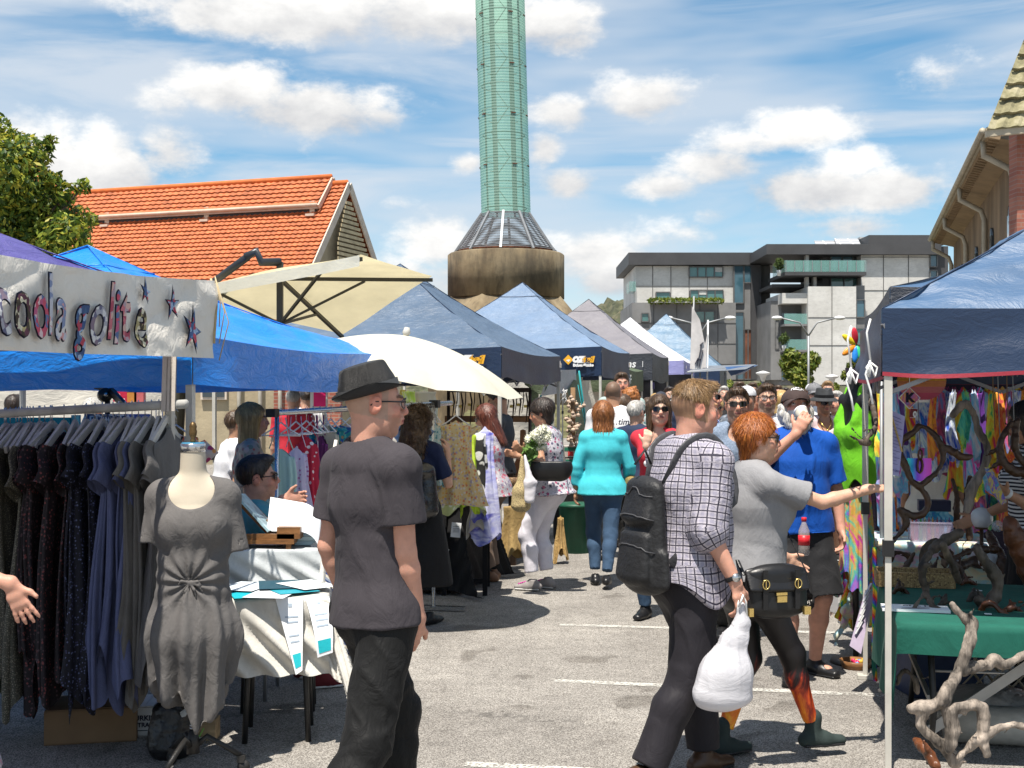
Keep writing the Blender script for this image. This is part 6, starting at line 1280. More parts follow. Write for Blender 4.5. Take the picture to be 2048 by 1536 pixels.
p.body(legs='LR',beard=((.05,.03,.02),.4)); p.top(PINKS,0,-.12,e=.012,neckdrop=.03); p.trousers(BLK,leg=1.0-.05,loose=.03,e=.02,name='shorts'); p.shades()
p.brim_hat(M('dark_felt',(.035,.037,.04),.8,.2,20),BLK,crown=.085,brimw=.045,curl=.0,droop=.025,pinch=.02,hs=1.1)
mb=MB(); mb.tube([p.tp(1.,.05,-.06),p.tp(.9,.10,-.04),p.tp(.80,.125,0),p.tp(.9,.10,.04),p.tp(1.,.05,.06)],.005,5); mb.sphere(p.tp(.78,.13,0),(.012,.006,.018)); obj('gold_chain',mb,M('gold',(.7,.5,.15),.3,0,metal=.9),p.T)
for q in 'LR':
    o=p.shoe(q,BLK,sole=SOLEW); mb=MB(); a=p.an[q]+p.ft[q]*.05-UP*.035; sd=np.cross(p.ft[q],UP)
    for e_ in(-1,1): mb.tube([a+sd*.048*e_+UP*.012-p.ft[q]*.06,a+sd*.053*e_-UP*.008,a+sd*.05*e_-UP*.01+p.ft[q]*.03],[.003,.009,.008],5,flat=.5)
    obj('swoosh_mark',mb,WHI,o)
shopper('grey haired person in black t-shirt behind the man in the pink singlet',1674,13.4,215,1.70,BLK,'short','grey',vox=.011,bot=DENIM)
# crowd farther down the aisle
GRP_='shoppers crowding the far end of the aisle'
CAPW=M('white_cap_cloth',(.6,.6,.62),.8); CAPD=M('dark_cap_cloth',(.03,.035,.05),.8); CAPG=M('grey_cap_cloth',(.18,.18,.19),.8)
capf=lambda m_,b_=0:(lambda p:p.cap_hat(m_,back=b_))
cols=dict(w=WTEE,n=NAVT,b=BLK,r=REDT,g=plain('grey_tee',(.2,.2,.2),.8),l=plain('light_blue_tee',(.3,.42,.55),.8),k=plain('khaki_shirt',(.25,.22,.14),.8),p=plain('pink_top',(.6,.3,.35),.8),e=plain('green_top',(.1,.25,.12),.8),c=plain('cream_top',(.6,.55,.45),.8),o=plain('orange_top',(.6,.2,.05),.8))
crowd=[('tall man in khaki between the sunglasses and the white tee at the back',1505,18.5,182,1.84,cols['k'],'short','brown','m',None,None),('woman in pink with a white hat at the back left of the red cap',1492,22.5,175,1.7,cols['p'],'long','dark','f',lambda p:p.cap_hat(CAPW),None),('grey haired woman in light blue left of the young tree',1566,18,200,1.66,cols['l'],'shoulder','grey','f',None,None),('dark haired man in black near the grey tent leg',1338,19,170,1.78,cols['b'],'short','dark','m',None,None),('brown haired man in orange near the purple tent',1362,23,185,1.78,cols['o'],'short','brown','m',None,None),('blonde woman in green by the pale pole of the grey tent',1311,20.5,20,1.68,cols['e'],'long','blonde','f',None,None),('man in red with a white cap far behind the dark cap',1622,20.5,190,1.84,cols['r'],'crop','brown','m',lambda p:p.cap_hat(CAPW),None),('sandy haired man in cream at the very back centre',1520,27,180,1.82,cols['c'],'short','sandy','m',None,None),('dark haired woman in cream near the lime singlet',1668,16.5,185,1.68,cols['c'],'long','dark','f',None,'dark'),('auburn haired woman in navy left of the flat awning',1386,17,200,1.66,cols['n'],'shoulder','auburn','f',None,None),
 ('man in white baseball cap worn backwards, with plaid sleeves',1494,11.6,200,1.74,PLD,'crop','brown','m',capf(CAPW,1),None),('man in dark cap behind the dark brimmed hat',1628,15.,185,1.80,cols['w'],'crop','dark','m',capf(CAPG),'dark'),
 ('woman with long straight blonde hair left of the brown cap',1563,12.6,15,1.70,cols['c'],'long','blonde','f',None,None),('man in red t-shirt beside the white cap',1512,13.0,150,1.72,REDT,'short','brown','m',None,None),
 ('fair woman in sunglasses and cream top behind the striped shirt',1434,14.5,190,1.62,cols['c'],'tail','blonde','f',None,'dark'),('tall dark haired man behind the wraparound sunglasses',1478,17.,175,1.84,cols['b'],'short','brown','m',None,None),
 ('person with pale bald head and light shirt in the crowd',1578,16.5,10,1.70,cols['l'],None,'brown','m',None,None),('ginger haired shopper before the young tree',1592,15.2,340,1.68,cols['p'],'short','auburn','f',None,None),
 ('brown haired woman next to the blonde in the crowd',1585,13.8,170,1.62,cols['g'],'shoulder','brown','f',None,None),('pale haired man at the back near the flat awning',1448,20,185,1.80,cols['w'],'short','grey','m',None,None),
 ('dark haired man in black at the back of the crowd',1462,15.6,170,1.70,cols['b'],'short','dark','m',None,None),('woman in wide white hat under the dark purple tent',1352,17.5,190,1.66,cols['w'],'long','brown','f',lambda p:p.brim_hat(M('white_hat',(.7,.7,.68),.8),CAPD,crown=.08,brimw=.06,curl=0,droop=.015,pinch=.0),None),
 ('person in navy cap under the grey tent',1322,16.5,200,1.70,cols['n'],'crop','dark','m',capf(CAPD),None),('woman in a long floral dress behind the red t-shirt woman',1296,16,180,1.62,PAIS,'long','brown','f',None,None),
 ('red haired man near the end of the aisle',1424,23,180,1.74,cols['k'],'short','auburn','m',None,None),('dark haired woman at the far awning pole',1398,24,20,1.66,cols['r'],'long','dark','f',None,None),
 ('man in green shirt far down the aisle',1556,21,185,1.82,cols['e'],'short','brown','m',None,None),('sandy haired man behind the white haired shopper by the mannequin',1655,18,190,1.86,cols['g'],'short','sandy','m',None,None),
 ('woman in orange far down the aisle',1536,24,180,1.66,cols['o'],'long','dark','f',None,None),('brown haired man by the round topped lamp',1612,19,170,1.74,cols['n'],'short','brown','m',None,None),('grey haired man far behind the dark cap',1640,22,20,1.78,cols['c'],'short','grey','m',None,None),
 ('dark haired man in white by the purple tent corner',1375,20,170,1.72,cols['w'],'short','dark','m',None,None),('blonde woman in pink far behind the striped shirt',1412,18.5,20,1.64,cols['p'],'long','blonde','f',None,None),('bearded man in khaki far behind the blonde',1572,25,185,1.80,cols['k'],'short','dark','m',None,None),
 ('man with dark glasses in light blue right of the red t-shirt',1545,17,190,1.70,cols['l'],'short','sandy','m',None,'dark'),('woman in black with brown hair beside the grey haired man',1690,15.5,185,1.66,cols['b'],'long','brown','f',None,None),('man in navy partly behind the tree at the back',1600,26,10,1.78,cols['n'],'short','brown','m',None,None),('boy in red cap at the far end',1505,21,180,1.5,cols['g'],'crop','dark','m',capf(M('red_cap_cloth',(.5,.04,.03),.8)),None)]
for lab,px,Y,yaw,H,tp_,hs_,hc_,sx,ht,shd in crowd:
    shopper(lab,px,Y,yaw,H,tp_,hs_,hc_,sx,hat=ht,shade=shd,vox=.013 if Y<16 else .017,n=160,grp=GRP_,skin=['fair','pink','tan','light','mid'][int(px)%5],bot=[BJEAN,DENIM,DTROU][int(px)%3])
# left stalls
p=shopper('long haired blonde woman in floral top behind the mannequin',500,8.4,78,1.60,blotch('faded_floral',(.40,.36,.30),[(.5,.12,.1),(.2,.25,.2),(.55,.45,.4),(.3,.15,.15)],24,.4),'long','blonde','f',vox=.0085,n=1400,skin='fair',sleeve=.9)
p=Person('seated dark haired man in sunglasses and teal shirt behind the paper table',gp(476,7.0),60,1.76,.0075,'m',1.06,skin='pink',lean=10,pelz=.50,head=(18,-4,0),arms={'R':('dir',(.1,.3,-1),(-.1,1,-.35),dict(curl=.6)),'L':('to',P(566,1000,6.9),(-.3,.2,-1),dict(curl=.7,spread=.3,dir=A(1,0,.1)))},legs={'L':(-.14,.45,.075),'R':(.14,.42,.075)})
p.body(beard=((.2,.12,.09),.3)); p.top(plain('teal_shirt',(.07,.27,.33),.7),.9,-.1,e=.02,loose=.02,fold=.009,collar=True); p.trousers(DTROU); p.hair('short','dark',1200,.025,.003,4,vol=.004); p.shades()
for q in 'LR': p.shoe(q,plain('maroon_canvas',(.14,.02,.025),.8),sole=SOLEW)
mb=MB(); x_=gp(478,7.0); mb.box((x_[0],x_[1]-.05,.43),(.42,.42,.03)); ch=thing('folding_chair',(x_[0],x_[1],0),'dark folding chair under the seated man in sunglasses','chair'); obj('seat',mb,BLK,ch)
for dx in(-.19,.19):
    for dy in(-.23,.13): mb=MB(); mb.tube([(x_[0]+dx,x_[1]+dy,0),(x_[0]+dx,x_[1]+dy,.42)],.011,6); obj('leg',mb,STEEL,ch)
shopper('grey haired man in red polo seen from behind beyond the dress rack',586,14.5,8,1.72,REDT,'short','grey',vox=.011,sleeve=.8,collar=True)
shopper('dark haired youth in white t-shirt beside the man in red',613,15.5,-20,1.74,WTEE,'short','dark',hat=capf(CAPD),vox=.012)
shopper('stooping woman in a straw hat and white top behind the blonde',462,10.6,75,1.55,cols['w'],'shoulder','brown','f',hat=lambda p:p.brim_hat(M('straw',(.55,.38,.18),.9,.2,60,.5,120),M('tan_band',(.3,.15,.06)),crown=.085,brimw=.05,curl=.012),vox=.010,lean=12)
shopper('brown haired woman leaning over goods left of the straw hat',440,9.7,65,1.55,cols['w'],'short','brown','f',vox=.010,lean=14,skin='tan')
shopper('grey haired head of a shopper beyond the clothes rail',183,11.,20,1.63,cols['g'],'short','grey','f',vox=.012)
shopper('dark haired shopper at the far left beyond the clothes rail',28,11.,10,1.66,cols['b'],'short','dark','m',vox=.012)
# woman at the left edge: floral dress, hand spread
p=Person('woman in small floral dress at the left edge with an outstretched hand',gp(-175,4.4),60,1.62,.0055,'f',1.12,skin='pink',lean=2,head=(0,0,0),arms={'R':('to',P(22,1168,4.15),(.0,-.6,-.6),dict(curl=.12,spread=.42,palm=A(-.1,1,.1),dir=A(.42,0,-.95),thumb=-.3)),'L':('dir',(-.2,.2,-1),(0,.4,-1))})
FLD=blotch('small_floral',(.34,.30,.34),[(.5,.08,.2),(.06,.10,.28),(.6,.58,.6),(.12,.25,.15),(.45,.2,.35)],75,.45)
p.body(); p.top(FLD,.5,-.1,e=.016,loose=.016); S=SDF(.009); S.ecap(p.tp(.05,0),p.tp(-1.15,0.02),p.r,(.19,.14),(.34,.30),.05); S.cut(p.tp(-1.15,0),-UP); p.cloth(S,'skirt',FLD,.014,8,dirz=.3); p.hair('shoulder','brown',300,.04,.004,2)
for q in 'LR': p.shoe(q,SHOEB)
# right stall
p=shopper('wavy blonde woman in white singlet browsing inside the tie dye stall',1868,8.9,25,1.60,cols['c'],'long','blonde','f',vox=.0085,n=2600,skin='mid',sleeve=0,neckdrop=.02,g=1.05,bot=WPANT)
p=Person('woman in black and white striped top holding tie dye cloth at the right edge',gp(2062,7.0),-70,1.62,.0075,'f',1.1,skin='tan',head=(-5,10,0),arms={'L':('to',P(2012,985,6.7),(.1,-.3,-1),dict(curl=.6,palm=A(-.3,.2,1))),'R':('dir',(.1,.3,-1),(0,.8,-.4))})
p.body(); p.top(stripemat('navy_white_stripe',(.62,.62,.62),(.02,.02,.03),.021,axis=1,w=.5),.3,-.15,pat=True,bust=1.1); p.trousers(BLK); p.hair('shoulder','dark',300,.04,.004,2)
for q in 'LR': p.shoe(q,SHOEB)
mb=MB(); w_=p.wr['L']; d=nrm(w_-p.el['L']); mb.lathe([(.030,-.01),(.030,.01)],w_-d*.01,14,ax=d); obj('wrist_band',mb,WHI,p.T); STRW=p
# ------------------------------------------------------------ garments on hangers
HGW=M('painted_hanger',(.52,.50,.46),.6,.08,10); HGP=M('white_plastic',(.75,.75,.76),.4,0); CHROME=M('chrome',(.6,.6,.6),.2,0,metal=.9)
def garment(label,top,W,L,mat,w0=.19,w1=.27,hd=.045,sleeve=0.,folds=9,amp=.018,jag=.05,seed=1,hanger='wood',strap=0.,waist=None,name='hanging_dress',cat='dress',group=None,twist=0.,mat2=None,hs=.20,ruffle=0,sld=.55):
    top=A(top); W=nrm(W); D=nrm(np.cross(UP,W)); T=thing(name,top-UP*L,label,cat,group); r=np.random.default_rng(seed); ph=r.uniform(0,6,4)
    z0=-.10-strap
    mb=MB()
    def fn(u,v):
        th=u*2*math.pi; vv=v**1.15; hw=np.interp(vv,[0,.03,.08,.25,.45,1.],[w0*.55,w0*.9,w0,w0*.93,(waist or (w0*.9+w1*.12)),w1]) if not strap else np.interp(vv,[0,.05,.2,.3,1.],[w0*.6,w0*.62,w0*.7,(waist or w0*.65),w1]); dd=np.interp(vv,[0,.1,.4,1.],[.012,hd*.7,hd,hd*1.5])
        A_=amp*np.interp(vv,[0,.15,.5,1],[0,.35,.8,1.5]); rp=A_*(np.sin(folds*th+ph[0]+vv*1.8)+.6*np.sin((folds*1.7//1)*th+ph[1]-vv*2.5)+.3*np.sin(3*th+ph[2]+vv*6))
        x=(hw+rp*.6)*np.cos(th); y=(dd+rp)*np.sin(th)+.015*np.sin(vv*5+ph[3])
        z=z0-(L+z0)*vv-np.where(vv<.05,np.abs(np.cos(th))*.03*(1-vv/.05)+.0,0); 
        jg=np.clip((vv-.55)/.45,0,1)**2*(jag*(np.sin(2*th+ph[2])+.6*np.sin(3*th+ph[0])+.35*np.sin(5*th))); z=z-jg; z=z-np.clip(1-vv/.06,0,1)*(np.abs(np.cos(th))**2)*.045
        return top+x[...,None]*W+y[...,None]*D+z[...,None]*UP
    mb.grid(fn,72,34)
    if ruffle:
        for vv in (.12,.5): 
            mb.grid(lambda u,v:fn(u,vv+v*.06)+(D[None]*np.sin(u*2*math.pi)[...,None]+W[None]*np.cos(u*2*math.pi)[...,None])*((.02+.018*np.sin(u*70))*v)[...,None],72,3)
    if sleeve:
        for sg in (-1,1):
            def sf(u,v):
                th=u*2*math.pi; c=top+W*sg*(w0*.86)+UP*(z0-.07); d=nrm(W*sg*sld-UP); rr=.050+.022*v+.008*np.sin(3*th+ph[1]+sg); e=np.cross(D,d); return c+(v*sleeve)[...,None]*d+(rr*.34*np.sin(th)+.01*np.sin(v*7))[...,None]*D+(rr*1.1*np.cos(th))[...,None]*e-(np.cos(th)*sg*.02*v)[...,None]*UP
            mb.grid(sf,26,12,mi=0)
    if strap:
        for sg in (-1,1): mb.tube([top+W*sg*w0*.55+UP*z0,top+W*sg*w0*.35+UP*(z0+strap*.6),top+W*sg*.03-UP*.03],.007,5,flat=.4)
    obj('cloth',mb,mat,T)
    if hanger:
        hb=MB(); hook=[top+UP*.012+W*.012,top+UP*.028,top+UP*.012-W*.012,top-UP*.02,top-UP*.065]; hb.tube(hook,.0025,5,mi=1)
        c=top-UP*.07
        if hanger=='wood':
            for sg in(-1,1): hb.beam(c+UP*.008,c+W*sg*hs-UP*.10,.014,.034)
            hb.beam(c+W*-hs*.92-UP*.105,c+W*hs*.92-UP*.105,.008,.008,mi=0)
        else:
            for sg in(-1,1): hb.tube([c+UP*.01,c+W*sg*hs*.5-UP*.035,c+W*sg*hs-UP*.07],.005,5)
            hb.tube([c+W*-hs-UP*.07,c+W*hs-UP*.07],.004,5)
        obj('hanger',hb,[HGW if hanger=='wood' else HGP,CHROME],T)
    return T
def rail(label,a,b_,r,legs=(),mat=None,name='clothes_rail'):
    T=thing(name,A(a)*A(1,1,0),label,'clothes rail'); mb=MB(); mb.tube([a,b_],r,12); obj('bar',mb,mat or CHROME,T)
    for p in legs: mb=MB(); mb.tube([A(p)*A(1,1,0),A(p)],r*.8,8); mb.box(A(p)*A(1,1,0)+A(0,0,.02),(.06,.5,.03),ax=(AX,LX,UP)); obj('leg',mb,mat or CHROME,T)
    return T
RA=P(373,808,5.72); RB=P(-170,836,6.35); RD=nrm(RB-RA); T=rail('pale painted wooden rail of dark and grey linen dresses at the front left',RA,RB,.021,mat=M('pale_rail',(.42,.41,.38),.6,.2,8,.2,40))
for dx in (0.,.02,.045):
    mb=MB(); q=RA+RD*(.06+dx); mb.raw([q+UP*.45+RD*-.01,q+UP*.45+RD*.02,q+RD*.02-UP*.03-AX*.03,q-RD*.012-UP*.03-AX*.03],[(0,1,2,3)]); mb.raw([q+UP*.45+RD*-.01+AX*.004,q+UP*.45+RD*.02+AX*.004,q+RD*.02-UP*.03-AX*.02,q-RD*.012-UP*.03-AX*.02],[(3,2,1,0)]); obj('strap',mb,M('webbing',(.55,.50,.44),.9),T)
LING=plain('grey_linen',(.125,.118,.114),.85,.5,16); LING2=plain('warm_grey_linen',(.14,.13,.118),.85,.5,16); LINB=plain('slate_blue_linen',(.105,.12,.22),.85,.5,16); DOTB=blotch('dark_dotted',(.006,.006,.014),[(.12,.14,.26),(.05,.05,.12)],70,.25); DOTR=blotch('dark_red_fleck',(.012,.007,.009),[(.20,.05,.05),(.09,.05,.06)],60,.28); BEI=blotch('beige_dotted',(.075,.07,.05),[(.28,.25,.18)],130,.28)
def on(px):  # point on the rail seen at px
    k=(px-1024)/F; t=(k*RA[1]-RA[0])/(RD[0]-k*RD[1]); return RA+RD*t
GL='linen dresses on the pale rail'
sp_w=[(332,LING,'grey linen dress, first on the rail beside the dress form',1.24,.18),(318,LING,'grey linen dress, second from the rail end',1.22,.20),(303,LING2,'warm grey linen dress, third from the rail end',1.20,.2),(290,LING2,'warm grey linen dress next to the blue ones',1.16,.18),
 (277,LINB,'slate blue linen dress nearest the grey ones',1.22,.18),(264,LINB,'slate blue linen dress, second of the blue row',1.24,.2),(251,LINB,'slate blue linen dress, third of the blue row',1.22,.2),(238,LINB,'slate blue linen dress, fourth of the blue row',1.2,.2),(226,LINB,'slate blue linen dress nearest the dark dotted ones',1.18,.2),
 (205,DOTB,'black dress with small blue flecks beside the blue row',1.28,.18),(190,DOTB,'black and blue fleck dress with a white hanger showing',1.26,.18),(173,DOTB,'blue flecked black dress in the middle of the rail',1.28,0),(150,DOTR,'black dress with dark red flecks, mid rail',1.26,.2),(128,DOTR,'dark red flecked dress beneath the biggest visible hanger',1.28,.2),(104,DOTR,'dark red flecked dress left of the biggest hanger',1.25,.2),(80,DOTR,'dark red flecked dress beside the beige dotted one',1.22,.18),(60,BEI,'beige dotted dress with a knotted neckline',1.35,.22),(38,BEI,'beige dotted dress nearest the left edge hand',1.22,.2),(12,DOTB,'dark dress at the left edge of the rail',1.26,.2),(-15,DOTR,'dark red dress cut off by the left edge',1.25,.2)]
for i,(px,mt,lab,L,sl_w) in enumerate(sp_w):
    p=on(px)-UP*.0+RD*0; garment(lab,p,AX*.93+LX*(.18+.12*math.sin(i*1.7)),L,mt,w0=.21,w1=.25+.05*math.sin(i*2.1),hd=.028,sleeve=sl_w,folds=5+i%4,amp=.011+.005*(i%3),jag=.05+.03*(i%4),seed=30+i,group=GL,sld=.3)
# empty pale hangers farther along
for i in range(9):
    p=on(4+i*11.5)+AX*.02; T=thing('clothes_hanger',p,['pale wooden hanger, first from the left edge','pale wooden hanger, second from the left edge','pale wooden hanger, third from the left edge','pale wooden hanger over the beige dotted dress','pale wooden hanger just right of the knotted neckline','pale wooden hanger in the middle of the bare group','pale wooden hanger, third before the biggest one','pale wooden hanger, second before the biggest one','pale wooden hanger right before the biggest one'][i],'hanger','pale hangers bunched on the rail')
    mb=MB(); W=nrm(AX*.93+LX*.22); c=p-UP*.075; [mb.beam(c+UP*.008,c+W*sg*.2-UP*.10,.014,.036) for sg in(-1,1)]; obj('arm',mb,HGW,T); mb=MB(); mb.tube([p+UP*.012+W*.012,p+UP*.028,p+UP*.012-W*.012,p-UP*.02,p-UP*.065],.0025,5); obj('hook',mb,CHROME,T)
# dress form
mc=A((386-1024)/F*5.45,5.45,0); mf=nrm(A(.12,-1,0)); mr=nrm(np.cross(mf,UP))*-1; mr=A(.99,.12,0); DF=thing('dress_form',mc,'ivory dress form in a knotted grey linen dress on a cast iron castor stand','dress form')
S=SDF(.006); ml=lambda a,b_,c:mc+mr*a+mf*b_+UP*c; Rm=np.stack([mr,mf,UP],1)
S.cap(ml(0,-.01,1.27),ml(0,0,1.425),.060,.052,.05); S.ecap(ml(0,0,1.10),ml(0,0,1.19),mr,(.145,.105),(.155,.085),.05); S.cap(ml(-.135,-.01,1.225),ml(.135,-.01,1.225),.042,.042,.06); S.cap(ml(0,-.01,1.275),ml(-.12,-.01,1.235),.045,.04,.04); S.cap(ml(0,-.01,1.275),ml(.12,-.01,1.235),.045,.04,.04)
S.ecap(ml(0,0,1.10),ml(0,0,.86),mr,(.14,.10),(.115,.085),.05); S.ecap(ml(0,0,.86),ml(0,0,.70),mr,(.12,.09),(.155,.11),.05); S.cut(ml(0,0,1.425),UP,None)
V,Fq=S.mesh(); obj('torso',None,M('ivory_canvas_form',(.52,.46,.36),.75,.08,6,.15,200),DF,raw=(V,Fq))
mb=MB(); c=ml(0,0,1.425); mb.lathe([(.054,-.012),(.055,.022),(.052,.024)],c,28,mi=0); mb.lathe([(.05,0),(.048,.004)],c+UP*.0235,24,mi=1); mb.lathe([(.010,.0),(.013,.012),(.009,.02),(.016,.035),(.018,.05),(.015,.062),(.017,.072),(.012,.088),(.002,.094)],c+UP*.025,14,mi=2)
obj('neck_cap',mb,[CHROME,M('blue_enamel_cap',(.05,.25,.42),.3,0),M('bronze_finial',(.16,.10,.04),.4,.2,20,metal=.6)],DF)
S=SDF(.006); S.cap(ml(-.145,-.01,1.20),ml(-.185,-.005,1.02),.052,.048,.04); S.cap(ml(.145,-.01,1.20),ml(.188,-.005,.98),.052,.052,.04); S.cut(ml(-.203,0,1.02),A(0,0,-1),.12); S.cap(ml(-.18,0,1.05),ml(-.19,0,.9),.036,.036,.003,op=1); S.cut(ml(.203,0,.98),A(.1,0,-1),.12); S.cap(ml(.184,0,1.02),ml(.195,0,.86),.039,.039,.003,op=1)
S.ecap(ml(0,0,1.10),ml(0,0,1.19),mr,(.158,.118),(.166,.097),.05); S.cap(ml(-.14,-.01,1.225),ml(.14,-.01,1.225),.050,.050,.06); S.cap(ml(0,-.01,1.27),ml(-.12,-.01,1.24),.05,.05,.04); S.cap(ml(0,-.01,1.27),ml(.12,-.01,1.24),.05,.05,.04)
for sg in(-1,1): S.ell(ml(sg*.068,.075,1.09),(.07,.06,.075),Rm,.05)
S.ecap(ml(0,.01,1.10),ml(0,.01,.90),mr,(.150,.115),(.135,.105),.05); S.ecap(ml(0,.01,.90),ml(0,.01,.62),mr,(.14,.11),(.185,.15),.06); S.ecap(ml(0,.01,.62),ml(0,.01,.30),mr,(.185,.15),(.165,.12),.06)
S.ell(ml(0,.07,1.255),(.098,.14,.088),Rm,.004,op=1); S.ell(ml(0,-.03,1.36),(.078,.08,.09),Rm,.004,op=1); S.cut(ml(0,0,.36),-UP,None)
V,Fq=S.mesh(); N=vnormals(V,Fq); q=(V-mc); x=q@mr; z=q[:,2]; y=q@mf
ang=np.arctan2(x,y+.02); low=np.clip((.92-z)/.5,0,1); fold=low*(.024*np.sin(ang*9+z*3)+.012*np.sin(ang*17-z*5)); kd=np.hypot(x*1.,(z-.86)); ak=np.arctan2(z-.86,x); fr=(y>0)*np.exp(-kd/.13)*np.clip(kd/.02,0,1); fold+=fr*.011*np.sin(ak*13); fold-=(y>0)*np.exp(-(kd/.05)**2)*.02
V=V+N*fold[:,None]; V[:,2]-=np.clip((.60-z)/.25,0,1)**1.5*(.055*np.sin(ang*2+1)+.05*np.sin(ang*3.+.6)+.03*np.sin(ang*7)+.02); V=V+N*(np.clip((.55-z)/.2,0,1)*-.02*np.cos(ang*5))[:,None]
dr=obj('dress',None,LING,DF,raw=(V,Fq)); S=SDF(.004); kc=ml(0,.115,.86); S.ell(kc,(.016,.012,.012)); 
for a_,b_,c_ in ((.05,.0,.008),(-.045,.0,.012),(.03,.0,-.05),(-.02,.0,-.06),(.055,0,-.02)): S.cap(kc,kc+mr*a_*.7+UP*c_*.6+mf*.012,.007,.006,.006); S.cap(kc+mr*a_*.7+UP*c_*.6+mf*.012,kc+mr*a_+UP*(c_-.02)+mf*.005,.006,.004,.006)
V,Fq=S.mesh(); obj('knot',None,LING,dr,raw=(V,Fq))
mb=MB(); IRON=M('cast_iron',(.022,.021,.02),.45,.2,10,.3,60); mb.tube([ml(0,0,.12),ml(0,0,.62)],.012,8); mb.lathe([(.03,.10),(.028,.16),(.016,.2)],mc,12); 
for j in range(20): mb.lathe([(.015,0),(.015,.006)],ml(0,0,.17+j*.012),10,mi=1)
obj('stand_pole',mb,[IRON,CHROME],DF)
for a_ in (20,140,260):
    d=A(math.cos(rad(a_-10)),math.sin(rad(a_-10)),0); mb=MB(); mb.tube([mc+UP*.12,mc+d*.06+UP*.17,mc+d*.14+UP*.12,mc+d*.2+UP*.08],[.014,.013,.012,.012],8); l_=obj('leg',mb,IRON,DF); mb=MB(); mb.lathe([(.028,-.012),(.028,.012)],mc+d*.215+UP*.03,14,ax=np.cross(d,UP)); mb.box(mc+d*.205+UP*.065,(.03,.03,.03)); obj('castor',mb,IRON,l_)
# things under and behind the rail
def simplebox(label,name,c,sz,mat,rz=0,cat='box',flaps=True,group=None,lid=True):
    c=A(c); a=rad(rz); ax_=(A(math.cos(a),math.sin(a),0),A(-math.sin(a),math.cos(a),0),UP); T=thing(name,c,label,cat,group); x,y,z=sz; mb=MB(); t_=.006
    mb.box(c+UP*t_/2,(x,y,t_),ax=ax_); 
    for sg in(-1,1): mb.box(c+ax_[0]*sg*(x-t_)/2+UP*z/2,(t_,y,z),ax=ax_); mb.box(c+ax_[1]*sg*(y-t_)/2+UP*z/2,(x-2*t_,t_,z),ax=ax_)
    obj('carton',mb,mat,T)
    if lid:
        mb=MB()
        for sg in(-1,1): mb.box(c+ax_[0]*sg*x*.25+UP*(z+.004+.002*(sg>0)),(x*.49,y,.004),ax=ax_)
        obj('flap',mb,mat,T)
    return T,ax_
CARD=M('cardboard',(.20,.12,.06),.85,.15,3,.1,30); WCARD=M('white_card',(.62,.60,.58),.8,.05,3)
g_=G(195,1465); simplebox('brown cardboard carton under the dark dresses','carton_box',(g_[0],6.1,0),(.42,.3,.16),CARD,12)
T,ax_=simplebox('white printed carton under the grey dresses','carton_box',A((300-1024)/F*6.2,6.2,.0),(.3,.25,.14),WCARD,5)
mb=MB(); o=A((300-1024)/F*6.2,6.2,.09)-ax_[1]*.128; put_text(mb,'TURKISH',o,ax_[0],UP,.035,bold=.001); put_text(mb,'AUSTRALIAN',o-UP*.033,ax_[0],UP,.03,bold=.001); mb.box(o-UP*.06,(.12,.002,.004),ax=ax_); obj('lettering',mb,INK,T)
S=SDF(.010); c=A((340-1024)/F*5.75,5.75,0); S.ecap(c+UP*.06,c+UP*.20,A(1,0,0),(.11,.09),(.085,.06),.05); S.cap(c+UP*.22+A(-.05,0,0),c+UP*.27+A(.03,0,0),.03,.02,.04); S.cut(c,-UP,None); V,Fq=S.mesh(); N=vnormals(V,Fq); V=V+N*(fn3(V,2,30,3)*.010)[:,None]; T=thing('plastic_bag',c,'black crumpled plastic bag behind the dress form stand','bag'); obj('bag_body',None,M('black_plastic_film',(.012,.012,.013),.28,0,1,.4,30),T,raw=(V,Fq))
mb=MB(); mb.tube([c+UP*.25+A(-.04,0,0),c+UP*.33,c+UP*.25+A(.06,0,0)],.006,6); obj('handle',mb,BLK,T)
c=A((418-1024)/F*6.05,6.05,0); mb=MB(); mb.box(c+UP*.05,(.085,.1,.10)); single('timber_block',mb,M('raw_timber',(.42,.30,.17),.8,.25,4,.2,30,stretch=(1,8,8)),c,'short raw timber block beside the tent leg','block')
mb=MB(); mb.tube([c+A(-.06+.05*math.cos(t_),-.04+.03*math.sin(t_),.004+.03*(1+math.sin(t_*2.3))) for t_ in np.linspace(0,9,26)],.003,5); single('green_string',mb,M('lime_string',(.25,.6,.1),.7),c,'loose lime green string by the timber block','string')
def panel(label,name,x0,y0,x1,y1,Y,mat,cat,txt=None,d=.03,frame=None):
    T=thing(name,P((x0+x1)/2,y1,Y)*A(1,1,0)+A(0,0,max(0,P(0,y1,Y)[2])),label,cat); a=P(x0,y0,Y); b_=P(x1,y1,Y); mb=MB(); c=(a+b_)/2; mb.box(c,(b_[0]-a[0],d,a[2]-b_[2])); o=obj('panel',mb,mat,T)
    if txt:
        mb=MB()
        for (s_,px,py,h,mi) in txt: put_text(mb,s_,P(px,py,Y)-A(0,d/2,0),A(1,0,0),UP,h,off=.003,bold=.001,mi=0)
        obj('lettering',mb,frame or WHI,T)
    mb=MB(); mb.box(A(c[0],Y,max(b_[2],.02)/2),(b_[0]-a[0],.02,max(b_[2],.02))) ; obj('stand',mb,mat,T) if b_[2]>.1 else None
    return T
TEAL=fabric('teal_sheet',(.01,.26,.36),.6,.3,.2,bs=4,bump=.4); panel('teal cloth screen behind the linen dresses','cloth_screen',-200,835,142,1100,7.4,TEAL,'screen'); panel('pale turquoise panel beside the teal screen','display_panel',144,830,160,1100,7.42,M('turq_panel',(.10,.42,.48),.5),'panel')
